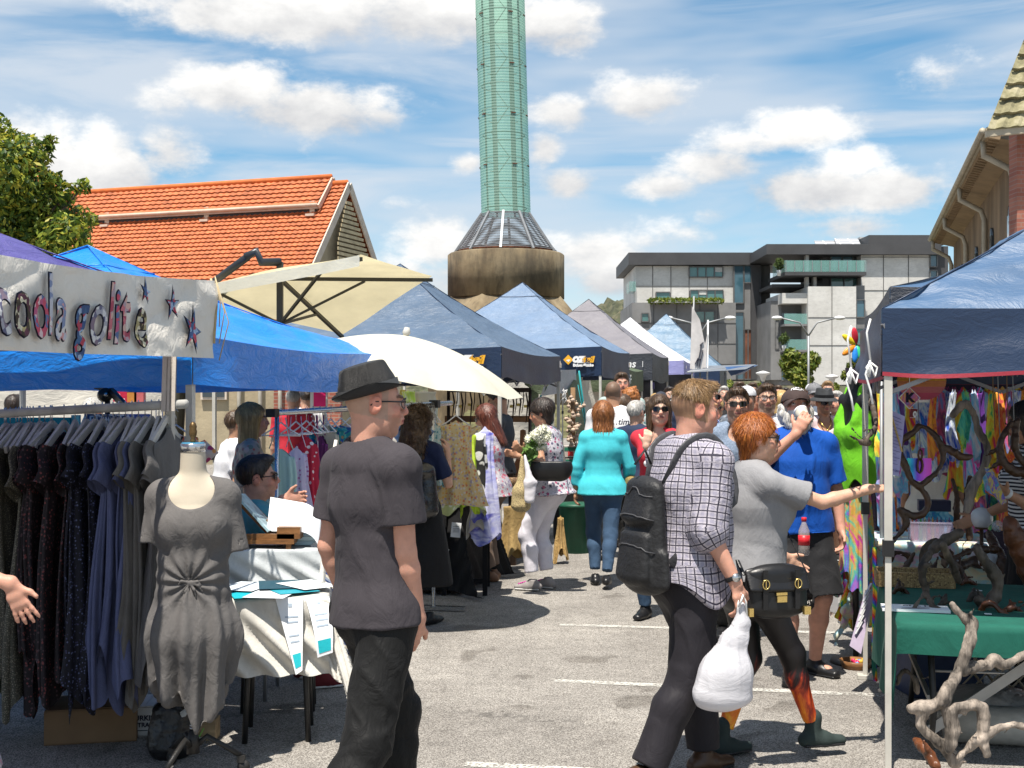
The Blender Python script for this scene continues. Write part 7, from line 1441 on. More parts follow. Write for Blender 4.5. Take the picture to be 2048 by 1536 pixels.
NB=M('navy_print',(.012,.06,.16),.4,0); panel('dark blue pull up banner reading CAPITAL, left one','pull_up_banner',170,828,212,1100,7.6,NB,'banner',[('CAPITAL',194,841,.075,0)]); panel('dark blue pull up banner reading CAPITAL COOKING, right one','pull_up_banner',216,828,250,1100,7.6,NB,'banner',[('CAPITAL',232,838,.07,0),('COO',230,854,.085,0)])
panel('lilac display panel right of the blue banners','display_panel',252,828,300,1100,7.65,M('lilac_panel',(.15,.2,.5),.5),'panel')
garment('pink and orange floral blouse on a white hanger behind the dress form neck',P(352,828,6.9),A(1,.25,0),.55,blotch('orange_floral',(.62,.48,.40),[(.6,.1,.05),(.7,.3,.08),(.5,.05,.15)],26,.42),w0=.12,w1=.15,hd=.04,sleeve=.12,hanger='p',hs=.12,jag=.02,name='hanging_blouse',cat='blouse')
for i,px in enumerate((312,318,325,332)):
    p=P(px,826+i*2,7.1); T=thing('clothes_hanger',p,['white plastic hanger, nearest the grey dresses','white plastic hanger, second in the white bunch','white plastic hanger, third in the white bunch','white plastic hanger touching the floral blouse'][i],'hanger','white plastic hangers by the floral blouse'); mb=MB(); W=A(.8,-.6,0); c=p-UP*.05
    for sg in(-1,1): mb.tube([c,c+W*sg*.08-UP*.04,c+W*sg*.15-UP*.065],.005,5)
    mb.tube([c-W*.15-UP*.065,c+W*.15-UP*.065],.004,5); mb.tube([c,p,p+UP*.02],.003,5); obj('frame',mb,HGP,T)
# small stock seen in the gap over the rail
mb=MB(); quadgrid(mb,P(228,768,9.5),P(262,772,9.5),P(260,806,9.5),P(226,804,9.5),10,0,2); single('spotted_cloth',mb,blotch('red_spot',(.5,.01,.05),[(.75,.5,.55)],30,.22),P(245,806,9.5),'red and white spotted cloth hanging beyond the clothes rail','cloth')
for i,px in enumerate((266,280)):
    c=P(px,792,9.4); T=thing('bird_house',c-A(0,0,.05),['orange hanging bird house beyond the rail','pink hanging bird house beyond the rail'][i],'bird house'); mb=MB(); mb.box(c,(.07,.06,.09)); obj('house',mb,M(['orange_paint','coral_paint'][i],[(.6,.25,.05),(.6,.15,.15)][i],.6),T); mb=MB(); mb.prism([c+A(-.05,-.035,.04),c+A(.05,-.035,.04),c+A(0,-.035,.09)],A(0,.07,0)); obj('roof',mb,M('yellow_paint',(.6,.4,.08),.6),T)
T=thing('camera_crane',P(215,800,9.)*A(1,1,0),'black wheeled crane arm with a light at its end, beyond the rail','equipment'); mb=MB(); mb.beam(P(222,782,9.),P(252,815,8.8),.03,.05); mb.beam(P(190,775,9.1),P(222,782,9.),.02,.02); obj('arm',mb,SHOEB,T); mb=MB(); mb.lathe([(.05,-.03),(.05,.03)],P(210,790,9.),16,ax=A(.6,-1,.1)); mb.lathe([(.02,.03),(.01,.045)],P(210,790,9.),12,ax=A(.6,-1,.1),mi=1); obj('wheel',mb,[SHOEB,CHROME],T)
mb=MB(); mb.tube([A(P(215,790,9.)[0],9.,0),P(215,790,9.)],.02,8); obj('post',mb,IRON,T)
T=thing('market_awning',P(345,800,13)*A(1,1,0),'low burgundy awning with a white top beyond the dress form','awning'); mb=MB(); quadgrid(mb,P(318,786,13),P(380,786,13),P(382,806,12.6),P(312,806,12.6),10,0,2); obj('valance',mb,M('burgundy_cloth',(.16,.01,.02),.8),T); mb=MB(); quadgrid(mb,P(335,772,14),P(372,772,14),P(380,786,13),P(318,786,13),10,.03,2); obj('top',mb,WHITER,T)
for px in(314,381): mb=MB(); mb.tube([P(px,800,12.8)*A(1,1,0),P(px,790,12.8)],.015,6); obj('pole',mb,POLE,T)
# ------------------------------------------------------------ paper stall table
LIN=plain('white_linen_cloth',(.60,.58,.53),.85,.45,9)
def table(label,c,sx,sy,h,ax_,cloth=None,clabel='',drop=.5,legmat=None,topmat=None,folds=1.,rnd=.0,corner=.1,frontonly=False):
    c=A(c[0],c[1],0); T=thing('folding_table',c,label,'table'); mb=MB(); mb.box(c+UP*(h-.015),(sx,sy,.03),ax=(*ax_,UP)); obj('table_top',mb,topmat or BLK,T)
    for a_ in(-1,1):
        for b_ in(-1,1): mb=MB(); p=c+ax_[0]*a_*(sx/2-.08)+ax_[1]*b_*(sy/2-.08); mb.tube([p,p+ax_[0]*a_*-.01+UP*(h*.35),p-ax_[0]*a_*.03+UP*(h-.03)],.014,8); obj('leg',mb,legmat or IRON,T)
    if cloth is not None:
        mb=MB(); X,Yv=ax_
        def fn(u,v):
            a=(u-.5)*2;b_=(v-.5)*2; ex=sx/2;ey=sy/2; px_=a*(ex+drop); py_=b_*(ey+drop); ox=np.clip(np.abs(px_)-ex,0,None); oy=np.clip(np.abs(py_)-ey,0,None); dd=np.maximum(ox,oy); cor=np.minimum(ox,oy)
            per=(px_/sx+py_/sy)*9; w_=np.minimum(dd*2,.5)*.05*folds*np.sin(per*2.2+1)*(dd>0); x=np.clip(px_,-ex-.006,ex+.006)+np.sign(px_)*(w_*(ox>=oy)+cor*.35+.01*(ox>0)+ox*.06); y=np.clip(py_,-ey-.006,ey+.006)+np.sign(py_)*(w_*(oy>ox)+cor*.35+.01*(oy>0)+oy*.06)
            z=h+.004-np.sqrt(ox**2+oy**2)*1.0+.003*np.sin(x*20)*np.cos(y*17)*(dd<=0)
            z=np.maximum(z,.03); return c+x[...,None]*X+y[...,None]*Yv+z[...,None]*UP
        mb.grid(fn,80,80); o=obj('tablecloth',mb,cloth,None,loc=c+UP*h); tag(o,clabel,'tablecloth')
    return T
tx=(nrm(A(1,.12,0)),nrm(A(-.12,1,0)))
tcx=P(548,790,6.0)[0]; table('low folding table under the pale linen cloth with leaflets',(tcx,6.12),.46,.46,.70,tx,LIN,'pale linen tablecloth hanging in points on the leaflet table',.36,folds=1.2)
tu=P(556,790,6.6); table('taller linen covered stand behind the leaflet table',(tu[0]+.0,6.62),.52,.32,.86,tx,plain('bluish_linen',(.50,.53,.54),.85,.45,9),'bluish linen cloth over the taller stand holding the book rest',.30)
def leaf(label,pts,mat,name='leaflet',cat='leaflet',n=8,bend=0.,grp=None,txt=None):
    T=thing(name,np.mean([A(p) for p in pts],0),label,cat,grp); mb=MB(); p=[A(q) for q in pts]; nn=nrm(np.cross(p[1]-p[0],p[3]-p[0]))
    def f(u,v):
        x=(p[0]*(1-u)[...,None]+p[1]*u[...,None])*(1-v)[...,None]+(p[3]*(1-u)[...,None]+p[2]*u[...,None])*v[...,None]; return x+nn*(np.sin(v*math.pi)*bend)[...,None]
    mb.grid(f,n,n*2); obj('sheet',mb,mat,T)
    for (v0,w_,h_,mi) in (txt or ()):
        mb=MB(); mb.grid(lambda u,v:f(.5-w_/2+u*w_,v0+v*h_)-nn*.002*np.sign(nn[1] if abs(nn[1])>.2 else -nn[2]),6,2,mi=mi)
        obj('print_block',mb,[M('grey_print',(.35,.42,.5),.8,0),M('cyan_print',(.01,.42,.48),.6,0)],T)
    return T
PAPER=M('paper_white',(.78,.80,.82),.6,.02,3)
zt=.708
def tpnt(a,b_,z=zt): return A(tcx,6.12,z)+tx[0]*a+tx[1]*b_
leaf('white leaflet with cyan foot hanging over the left of the table edge',[tpnt(.00,-.25),tpnt(.13,-.25),tpnt(.13,-.33,.38),tpnt(.10,-.33,.36)],PAPER,bend=.0,txt=[(.08,.15,.05,0),(.25,.6,.02,0),(.32,.55,.02,0),(.5,.6,.02,0),(.58,.6,.02,0),(.75,.7,.18,1)])
leaf('white leaflet with cyan foot curling over the right of the table edge',[tpnt(.14,-.25,.705),tpnt(.25,-.22,.705),tpnt(.27,-.33,.46),tpnt(.20,-.34,.44)],PAPER,bend=-.03,txt=[(.08,.15,.05,0),(.3,.6,.03,0),(.4,.6,.03,0),(.5,.6,.03,0),(.75,.75,.2,1)])
for i,(a_,b_,rz,cl) in enumerate(((-.12,-.12,20,(.01,.38,.46)),(-.02,-.16,-8,(.65,.68,.72)),(.06,-.05,30,(.02,.30,.38)),(-.16,.04,-15,(.6,.66,.7)),(.0,.06,12,(.01,.06,.09)),(.14,.02,40,(.66,.7,.72)))):
    r_=rad(rz); u=A(math.cos(r_),math.sin(r_),0)*.10; v=A(-math.sin(r_),math.cos(r_),0)*.14; c=tpnt(a_,b_,zt+.004+i*.003); leaf(['cyan leaflet at the front of the fanned pile','white leaflet beside the cyan one in the pile','teal leaflet in the middle of the pile','white leaflet at the back left of the pile','black leaflet on top of the pile','white leaflet at the right of the pile'][i],[c-u-v,c+u-v,c+u+v,c-u+v],M('leaf%d_paper'%i,cl,.5,.02,3),grp='leaflets fanned on the pale cloth')
WOOD=M('oiled_wood',(.22,.10,.035),.45,.3,6,.2,40,stretch=(1,6,6))
bs=A(tu[0]+.02,6.56,.866); T=thing('book_rest',bs,'folding wooden book rest on the bluish linen cloth','book rest'); mb=MB(); mb.box(bs+UP*.035-A(.08,0,0),(.34,.22,.022)); mb.box(bs+UP*.06-A(.08,.09,0),(.34,.02,.03)); obj('base',mb,WOOD,T)
for a_ in(-.23,.06):
    for b_ in(-.09,.09): mb=MB(); mb.box(bs+A(a_,b_,.012),(.025,.025,.024)); obj('foot',mb,WOOD,T)
mb=MB(); mb.beam(bs+A(-.02,.02,.05),bs+A(-.22,.05,.25),.16,.015); mb.beam(bs+A(.05,.0,.05),bs+A(-.08,.04,.13),.02,.02); mb.box(bs+A(.06,0,.08),(.12,.2,.06)); obj('board',mb,WOOD,T)
T=thing('framed_print',bs+A(-.2,-.02,.2),'small framed print leaning on the book rest','picture'); mb=MB(); mb.beam(bs+A(-.04,-.0,.08),bs+A(-.22,.03,.27),.17,.012,up=A(.7,0,.7)); obj('frame',mb,M('pale_print',(.35,.5,.55),.3,.3,20),T)
# curling sheet
mb=MB(); q0=P(532,1040,6.5)
def sh(u,v):
    th=-.5+u*3.2; Rr=.105; x=np.where(u<.45,u/.45*.17,.17+np.sin((u-.45)/.55*2.6)*Rr); z=np.where(u<.45,0*u,-(1-np.cos((u-.45)/.55*2.6))*Rr*.9); return q0[0]+x,q0[1]+.02+.0*v+v*.10-.05*u,q0[2]-.06+z+v*.17-.06*u*v
mb.grid(sh,40,10); T=thing('paper_sheet',q0-UP*.1,'large white sheet of paper curling off the book rest','paper'); obj('sheet',mb,PAPER,T)
T=thing('paper_tray',A(tu[0]+.17,6.66,.866),'stack of pale blue notebooks at the right of the paper stand','notebooks'); 
for i in range(3): mb=MB(); mb.box(A(tu[0]+.17,6.66,.882+i*.024),(.15,.2,.022)); obj('notebook',mb,M('pale_blue_cover%d'%i,[(.35,.5,.58),(.45,.58,.62),(.3,.42,.5)][i],.5),T)
# woven blanket and strap beside the man in the hat
m,t,b=mk('aztec_blanket'); a=t.coord(); mp=t.add('ShaderNodeMapping'); mp.inputs['Rotation'].default_value=(0,rad(-25),0); t.link(a,mp.inputs[0]); sp_=t.add('ShaderNodeSeparateXYZ'); t.link(mp.outputs[0],sp_.inputs[0]); z=t.math('FRACT',t.math('MULTIPLY',sp_.outputs[2],8.)); tri_=t.math('ABSOLUTE',t.math('SUBTRACT',t.math('FRACT',t.math('MULTIPLY',t.math('ADD',sp_.outputs[0],sp_.outputs[1]),28)),.5))
zz=t.math('ADD',z,t.math('MULTIPLY',tri_,.22)); t.link(t.ramp(zz,[(0,(.55,.52,.44)),(.14,(.02,.05,.18)),(.36,(.5,.48,.42)),(.42,(.02,.05,.18)),(.48,(.25,.3,.4)),(.60,(.55,.52,.44)),(.72,(.03,.06,.2)),(.86,(.2,.25,.38)),(.95,(.55,.52,.44))],'CONSTANT'),b.inputs['Base Color']); b.inputs['Roughness'].default_value=.95
bn=t.add('ShaderNodeBump'); bn.inputs['Strength'].default_value=.6; bn.inputs['Distance'].default_value=.01; t.link(t.noise(40,None,3),bn.inputs['Height']); t.link(bn.outputs[0],b.inputs['Normal'])
T=thing('woven_blanket',P(660,1310,6.3),'blue and cream patterned woven blanket slung low behind the man in the hat','blanket'); mb=MB(); quadgrid(mb,P(662,1090,6.4),P(730,1100,6.2),P(760,1330,6.1),P(612,1285,6.5),24,.0,6); V=mb.v[0]; V+=nrm(A(.2,-1,0))*(fn3(V,5,8,2)*.03)[:,None]; obj('cloth',mb,m,T)
mb=MB(); r_=np.random.default_rng(3)
for i in range(40): p=P(612+i*3.6,1286+i*1.15,6.5-i*.01); mb.tube([p,p-UP*(.02+.02*r_.random())+A(.01*r_.normal(),-.01,0)],.003,4)
mb.tube([P(612,1288,6.48),P(640,1302,6.4),P(700,1318,6.3)],[.02,.016,.012],6); o=obj('fringe',mb,CALICO,T); o['kind']='stuff'
T=thing('canvas_strap',P(640,1290,6.2),'long pale padded canvas strap hanging left of the man in the hat','strap'); mb=MB(); mb.tube([P(672,880,6.3),P(664,930,6.3),P(658,980,6.3),P(650,1100,6.25),P(640,1200,6.2),P(622,1292,6.2)],[.016,.022,.028,.032,.028,.018],10,flat=.5); obj('webbing',mb,CALICO,T)
# ------------------------------------------------------------ children's dress rack
QA=P(545,826,7.5); QB=P(902,806,9.95); QD=nrm(QB-QA); T=rail('chrome rack rail of summer dresses below the ivory umbrella',QA,QB,.018,legs=(QA+QD*.05,QA+QD*2.3),mat=CHROME)
mb=MB(); q=QA+QD*2.32; mb.box(q,(.05,.07,.06),ax=(QD,LX,UP)); mb.box(QA,(.05,.06,.05),ax=(QD,LX,UP)); obj('clamp',mb,JNT,T)
def onq(px): k=(px-1024)/F; t=(k*QA[1]-QA[0])/(QD[0]-k*QD[1]); return QA+QD*t
fl=lambda n,bg,cs,sc=30,th=.4,**k:blotch(n,bg,cs,sc,th,**k)
GS='summer dresses on the chrome rack'
for i,(px,mt,lab,L,w0,w1,st,sl_w,kw) in enumerate([
 (562,fl('mint_branch',(.42,.62,.58),[(.05,.08,.05),(.5,.55,.2),(.15,.25,.12)],15,.16,stretch=(1,1,.35)),'pale mint dress with dark branch print, first on the chrome rack',1.05,.14,.20,.12,0,{}),
 (592,fl('lilac_sheer',(.55,.48,.66),[(.35,.1,.3),(.6,.6,.7)],40,.25),'white and lilac sheer dress beside the mint one',.95,.11,.16,.12,0,{}),
 (613,fl('red_dot',(.48,.01,.04),[(.75,.68,.70)],26,.26),'red dress with white polka dots on the chrome rack',1.0,.11,.15,.06,0,{}),
 (626,fl('pink_bigdot',(.50,.06,.16),[(.72,.62,.70)],11,.33),'pink dress with large white dots behind the red one',1.12,.09,.17,.3,0,{}),
 (640,fl('purple_dark',(.10,.01,.09),[(.4,.3,.45),(.2,.02,.2)],30,.2),'dark purple dress with a white scroll border',1.1,.08,.17,.06,0,{}),
 (652,plain('cream_cotton',(.55,.50,.38),.8),'cream cotton shift behind the teal ruffles',1.1,.10,.14,0,0,{}),
 (662,fl('teal_ruffle',(.01,.22,.26),[(.02,.06,.3),(.1,.4,.35),(.3,.2,.1)],34,.4),'teal ruffled child\'s dress',.36,.10,.15,0,.10,dict(ruffle=1)),
 (682,fl('blue_tropic',(.02,.08,.26),[(.1,.4,.4),(.6,.55,.2),(.5,.2,.3)],28,.4),'blue tropical print child\'s dress',.44,.10,.15,0,.10,{}),
 (700,fl('pink_bird',(.60,.38,.42),[(.1,.3,.3),(.6,.15,.15),(.05,.1,.1)],26,.3),'pink bird print child\'s dress',.36,.10,.13,0,.09,{}),
 (716,fl('pink_floral',(.58,.36,.40),[(.2,.2,.35),(.5,.2,.2)],34,.3),'pale pink floral child\'s dress next to the magenta one',.36,.09,.13,0,.08,{}),
 (732,plain('magenta_cloth',(.55,.01,.32),.7),'bright magenta top partly behind the man in the hat',.42,.11,.16,0,.10,{}),
 (822,fl('ship_print',(.22,.38,.66),[(.02,.1,.3),(.6,.6,.65),(.1,.3,.2)],24,.35),'light blue child\'s shirt with boat print beside the hatted man\'s chin',.42,.12,.15,0,.09,{}),
 (868,fl('mint_small',(.45,.58,.56),[(.1,.3,.35),(.6,.6,.5)],40,.35),'pale mint child\'s dress beside the yellow floral one',.62,.07,.10,.04,0,{})]):
    p=onq(px); garment(lab,p-UP*0,nrm(LX*-.8+AX*.35*math.sin(i)),L,mt,w0=w0,w1=w1,hd=.035,sleeve=sl_w,strap=st,folds=8,amp=.014,jag=.02,seed=60+i,hanger='p',hs=w0*.9,group=GS,**kw)
garment('yellow and peach floral child\'s dress on a white hanger, facing us at the rack end',P(912,815,9.75),A(1,.15,0),.76,fl('yellow_floral',(.60,.47,.25),[(.55,.2,.1),(.6,.55,.5),(.35,.3,.4),(.65,.4,.1)],46,.42),w0=.125,w1=.25,hd=.07,folds=9,amp=.018,jag=.01,seed=90,hanger='p',hs=.11,waist=.115,sleeve=.05,group=GS)
for i,(px,py,Y,L,w0,w1,mt,lab) in enumerate([(938,835,10.1,.75,.06,.07,plain('lime_cloth',(.45,.62,.05),.7),'lime green cloth strip beside the yellow floral dress'),(952,835,10.15,.62,.08,.10,fl('cow_print',(.02,.02,.02),[(.7,.7,.68)],12,.42),'black and white cow print cloth'),(970,828,10.2,1.02,.07,.13,tiedye('periwinkle_dye',[(.10,.10,.45),(.55,.56,.75),(.18,.2,.6)],3,(1,1,2.5),.5),'long periwinkle blue dyed dress at the rack end'),(925,940,10.1,.32,.16,.19,fl('lime_print',(.5,.55,.25),[(.7,.7,.6),(.3,.4,.1)],20,.35),'pale lime cloth draped below the yellow dress'),(957,985,10.2,.32,.07,.1,plain('taupe_scarf',(.42,.38,.33),.8),'taupe scarf draped over the black frame')]):
    garment(lab,P(px,py,Y),A(1,.1,0),L,mt,w0=w0,w1=w1,hd=.03,folds=5,amp=.014,jag=.04,seed=100+i,hanger=None,name='hanging_cloth',cat='cloth')
T=thing('black_display_frame',P(925,790,10.4)*A(1,1,0),'black timber display frame standing at the rack end','display frame')
fx=[P(888,790,10.35)*A(1,1,0),P(970,790,10.35)*A(1,1,0),P(905,790,10.85)*A(1,1,0),P(975,790,10.85)*A(1,1,0)]
for p in fx: mb=MB(); mb.box(p+UP*.39,(.04,.04,.78)); obj('leg',mb,BLK,T)
mb=MB(); mb.beam(fx[0]+UP*.77,fx[1]+UP*.77,.05,.04); mb.beam(fx[2]+UP*.77,fx[3]+UP*.77,.05,.04); mb.beam(fx[0]+UP*.12,fx[1]+UP*.12,.03,.04); mb.beam(fx[0]+UP*.77,fx[2]+UP*.77,.05,.04); mb.beam(fx[1]+UP*.77,fx[3]+UP*.77,.05,.04); obj('crossbar',mb,BLK,T)
mb=MB(); c=(fx[0]+fx[3])/2; mb.box(c+UP*.785+A(0,0,0),(.36,.5,.01)); obj('shelf',mb,BLK,T)
for px,py,w_,lab in ((887,1112,.05,'white price card with handwriting tied to the black frame'),(912,1060,.05,'white price card hanging inside the black frame')):
    T2=thing('price_card',P(px,py,10.28),lab,'card'); mb=MB(); c=P(px,py,10.28); mb.box(c,(w_*1.6,.003,w_*2.4),R=Euler((0,rad(6),0))); obj('card',mb,PAPER,T2); mb=MB(); [mb.box(c+A(0,-.003,.03-.015*j),(w_,.001,.003)) for j in range(4)]; obj('handwriting',mb,INK,T2)
# black skirted table behind curly woman
table('black covered table behind the curly haired woman',(-.75,10.9),.9,.8,.78,(nrm(AX),nrm(LX)),BLK,'black cloth reaching the ground behind the display frame',.74,folds=.6)
# goods hanging below the umbrella and on the leather stall
garment('lime tie dye shirt hanging under the umbrella edge',P(817,758,11.),A(1,0,0),.27,tiedye('lime_dye',[(.5,.6,.1),(.65,.65,.4),(.35,.55,.02)],5),w0=.06,w1=.07,folds=4,amp=.01,hanger=None,name='hanging_shirt',cat='shirt')
garment('yellow shirt left of the lime one under the umbrella',P(800,755,11.1),A(1,0,0),.25,plain('yellow_cloth',(.6,.45,.1),.8),w0=.05,w1=.06,folds=4,amp=.01,hanger=None,name='hanging_shirt',cat='shirt')
garment('cream tunic with small red motif hanging under the umbrella',P(848,758,11.2),A(1,0,0),.32,fl('cream_red',(.58,.50,.36),[(.5,.05,.03)],9,.16),w0=.11,w1=.12,folds=5,amp=.01,hanger=None,jag=.04,name='hanging_shirt',cat='shirt')
T=thing('hanging_tote',P(640,812,12.5),'cream tote bag with a bright pink panel hanging behind the hatted man','tote bag'); mb=MB(); c=P(638,795,12.5); mb.box(c,(.17,.04,.22)); mb.tube([c+A(-.05,0,.11),c+A(-.03,0,.2),c+A(.03,0,.2),c+A(.05,0,.11)],.008,5); obj('bag_body',mb,CALICO,T); mb=MB(); mb.box(c+A(.01,-.025,-.02),(.12,.006,.14)); obj('pink_panel',mb,M('hot_pink',(.75,.01,.14),.6),T)
LEA=M('brown_leather_strap',(.045,.022,.012),.5,.3,20)
for i,px in enumerate((905,922,940,958,1008,1024,1038,1052)):
    T=thing('leather_strap',P(px,830,13.6),['leather strap hanging at the left end of the belt bar','leather strap with brass buckle, second from the left end','dark leather strap above the periwinkle dress','leather strap left of the tent pole','leather strap just right of the tent pole','thick leather strap near the wooden paddle','leather strap over the wooden paddle','leather strap at the right end of the belt bar'][i],'strap','leather straps on the belt bar'); mb=MB(); a=P(px,782+3*(i%2),13.6); mb.tube([a,a-UP*.12+A(.02,0,0),a-UP*(.28+.05*(i%3))],[.02,.028,.014],6,flat=.4); mb.tube([a+A(.05,0,0),a-UP*.1+A(.05,0,0),a-UP*.24+A(.03,0,0)],[.012,.018,.01],6,flat=.4); obj('leather',mb,LEA,T)
    mb=MB(); mb.box(a-UP*.15,(.05,.01,.03)); obj('buckle',mb,M('brass',(.5,.35,.1),.3,0,metal=.8),T)
T=thing('belt_bar',P(980,790,13.7)*A(1,1,0),'dark timber bar carrying leather straps','bar'); mb=MB(); mb.beam(P(895,780,13.7),P(1062,780,13.7),.03,.05); obj('bar',mb,LEA,T)
for px in (897,1060): mb=MB(); mb.tube([P(px,790,13.7)*A(1,1,0),P(px,780,13.7)],.02,6); obj('post',mb,LEA,T)
mb=MB(); mb.box(P(975,838,13.9),(.95,.04,.07)); obj('shelf',mb,WOOD,T)
T=thing('wooden_paddle',P(1046,1010,13.2),'large brown guitar shaped leather saddle bag hanging by the woman with flowers','saddle bag'); c=P(1046,950,13.2); mb=MB(); prof=[(0,.48),(.03,.47),(.035,.30),(.05,.22),(.10,.10),(.13,-.02),(.15,-.15),(.14,-.27),(.08,-.33),(0,-.34)]
poly=[c+A(x,0,z) for x,z in prof]+[c+A(-x,0,z) for x,z in prof[::-1][1:-1]]; mb.prism(poly,A(0,.07,0)); obj('leather_body',mb,M('tan_leather',(.20,.075,.025),.45,.25,8,.2,40),T); mb=MB(); mb.tube([c+A(.0,-.01,.3),c+A(.06,-.01,.0),c+A(.0,-.01,-.2)],.008,5); obj('seam',mb,LEA,T)
T=thing('wicker_basket',P(1025,965,12.2),'brown wicker basket on a stand beside the woman with flowers','basket'); c=P(1025,965,12.2); mb=MB(); mb.lathe([(.11,-.12),(.14,0),(.15,.06),(.14,.06),(.10,-.1)],c,18); obj('wicker',mb,blotch('wicker_weave',(.16,.09,.04),[(.3,.18,.08),(.08,.04,.02)],90,.4),T); mb=MB(); mb.tube([c*A(1,1,0),c-UP*.12],.04,8); obj('stand',mb,LEA,T)
garment('mustard burlap sack draped on the stand behind the mesh bag',P(1032,985,11.9),A(1,0,0),.62,plain('burlap',(.32,.22,.09),.9,.6,25),w0=.12,w1=.16,folds=5,amp=.02,hanger=None,name='burlap_sack',cat='sack',jag=.05)
garment('ochre bundle of raffia behind the white trousers',P(1121,1010,12.3),A(1,0,0),.5,plain('raffia',(.38,.25,.10),.9,.8,40),w0=.03,w1=.07,folds=6,amp=.015,hanger=None,name='raffia_bundle',cat='raffia',jag=.05)
T=thing('garlic_braid',P(1146,890,14.3),'hanging braid of pale garlic bulbs beside the green tarp','garlic'); mb=MB(); r_=np.random.default_rng(5)
for i in range(62): p=P(1146,842,14.3)+A(r_.normal()*.045,r_.normal()*.04,r_.uniform(-.3,.28)); s_=r_.uniform(.022,.032); mb.sphere(p,(s_,s_,s_*.85),8,col=(1,1,1)); mb.tube([p+UP*s_*.7,p+UP*s_*1.6],.005,4)
o=obj('garlic_bulbs',mb,M('garlic_skin',(.48,.36,.27),.6,.25,18),T); o['kind']='stuff'; mb=MB(); mb.tube([P(1146,775,14.3),P(1146,890,14.3)],.03,6); obj('stem_braid',mb,M('dry_stem',(.2,.12,.06),.9),T)
for i in range(4):
    zc=P(0,962-24*i,14.6)[2]; c=P(1150,790,14.6); c[2]=zc-.14; T,ax_=simplebox(['red and white fruit carton, bottom of the stack by the bin','red and white fruit carton, second up by the bin','red and white fruit carton, third up by the bin','dark blue topped fruit carton, top of the stack by the bin'][i],'fruit_carton',c,(.26,.3,.125),M('fruit_carton_red',(.45,.40,.36),.7),0,group='fruit cartons beside the green bin')
    mb=MB(); mb.box(c+A(0,-.152,.10),(.26,.004,.04),mi=0); mb.box(c+A(-.06,-.153,.045),(.06,.004,.05),mi=1); mb.box(c+A(.06,-.153,.045),(.07,.004,.05),mi=1); obj('carton_print',mb,[M('carton_green',(.02,.15,.09),.6),M('carton_red',(.55,.03,.03),.6)],T)
for c_ in (P(1150,1020,14.6),): mb=MB(); mb.box(A(c_[0],14.6,.29),(.5,.4,.58)); single('stock_crate',mb,BLK,A(c_[0],14.6,0),'dark crate carrying the fruit cartons','crate')
T=thing('green_bin',P(1152,790,13.2)*A(1,1,0),'dark green ribbed bin behind the turquoise top woman','bin'); c=P(1152,790,13.2)*A(1,1,0); mb=MB(); n=40
mb.lathe([(.15,0),(.18,.46),(.19,.48),(.18,.5),(.16,.46)],c,n); V=mb.v[0]; a_=np.arctan2(V[:,1]-c[1],V[:,0]-c[0]); rr=1+.03*np.sign(np.sin(a_*20)); V[:,0]=c[0]+(V[:,0]-c[0])*rr; V[:,1]=c[1]+(V[:,1]-c[1])*rr; obj('bin_body',mb,M('bin_green',(.01,.08,.045),.5),T); mb=MB(); mb.lathe([(.20,.48),(.205,.5),(.19,.52),(.0,.53)],c,n); obj('rim',mb,M('bin_green',(.01,.08,.045)),T)
# ------------------------------------------------------------ carried things
def snap(o,pts,off=.006):
    V=A([list(v.co) for v in o.data.vertices])+A(o['_org']); N=A([list(v.normal) for v in o.data.vertices]); out=[]
    for a,b_ in zip(pts[:-1],pts[1:]):
        for t_ in (0,.34,.67): q=a+(b_-a)*t_; i=np.argmin(((V-q)**2).sum(1)); out.append(V[i]+N[i]*off)
    return out
def sdfobj(name,S,mat,T,amp=0.,fr=20,seed=1,**k):
    V,Fq=S.mesh()
    if amp: V=V+vnormals(V,Fq)*(fn3(V,seed,fr,3)*amp)[:,None]
    return obj(name,None,mat,T,raw=(V,Fq),**k)
PL=M('black_nylon',(.014,.014,.015),.55,.15,10,.4,40); PL2=M('grey_nylon',(.06,.06,.065),.5,.1,10,.3,40)
# rucksack on the checked shirt
p=CMAN; bk=-p.f; c=p.tp(.33,-.215); T=thing('backpack',c-UP*.28,'large black backpack worn by the man in the checked shirt','backpack'); u=p.r
S=SDF(.007); S.ecap(c-UP*.21,c+UP*.17,u,(.145,.070),(.122,.052),.04); S.ecap(c-UP*.19+bk*.06,c-UP*.03+bk*.05,u,(.115,.048),(.105,.032),.012); S.ecap(c+UP*.05+bk*.045,c+UP*.13+bk*.03,u,(.11,.040),(.095,.03),.012); S.ecap(c-UP*.22,c-UP*.10,u,(.175,.05),(.165,.045),.012); bag=sdfobj('bag_body',S,PL,T,.003,11); BV=A([list(v.co) for v in bag.data.vertices])+A(bag['_org']); BN=A([list(v.normal) for v in bag.data.vertices])
mb=MB(); mb.tube([c+UP*.27-bk*.03,c+UP*.33,c+UP*.27+bk*.05],.009,6,flat=.5); obj('handle',mb,PL,T)
for dz,w_ in ((.04,.125),(-.09,.13),(.14,.11)):
    mb=MB(); pz=[]
    for a_ in np.linspace(-1,1,15):
        q=c+UP*(dz+.04*(1-a_*a_))+u*w_*a_+bk*(.14-.10*a_*a_); i=np.argmin(((BV-q)**2).sum(1)); pz.append(BV[i]+BN[i]*.002)
    mb.tube(pz,.003,5); obj('zip',mb,PL2,T)
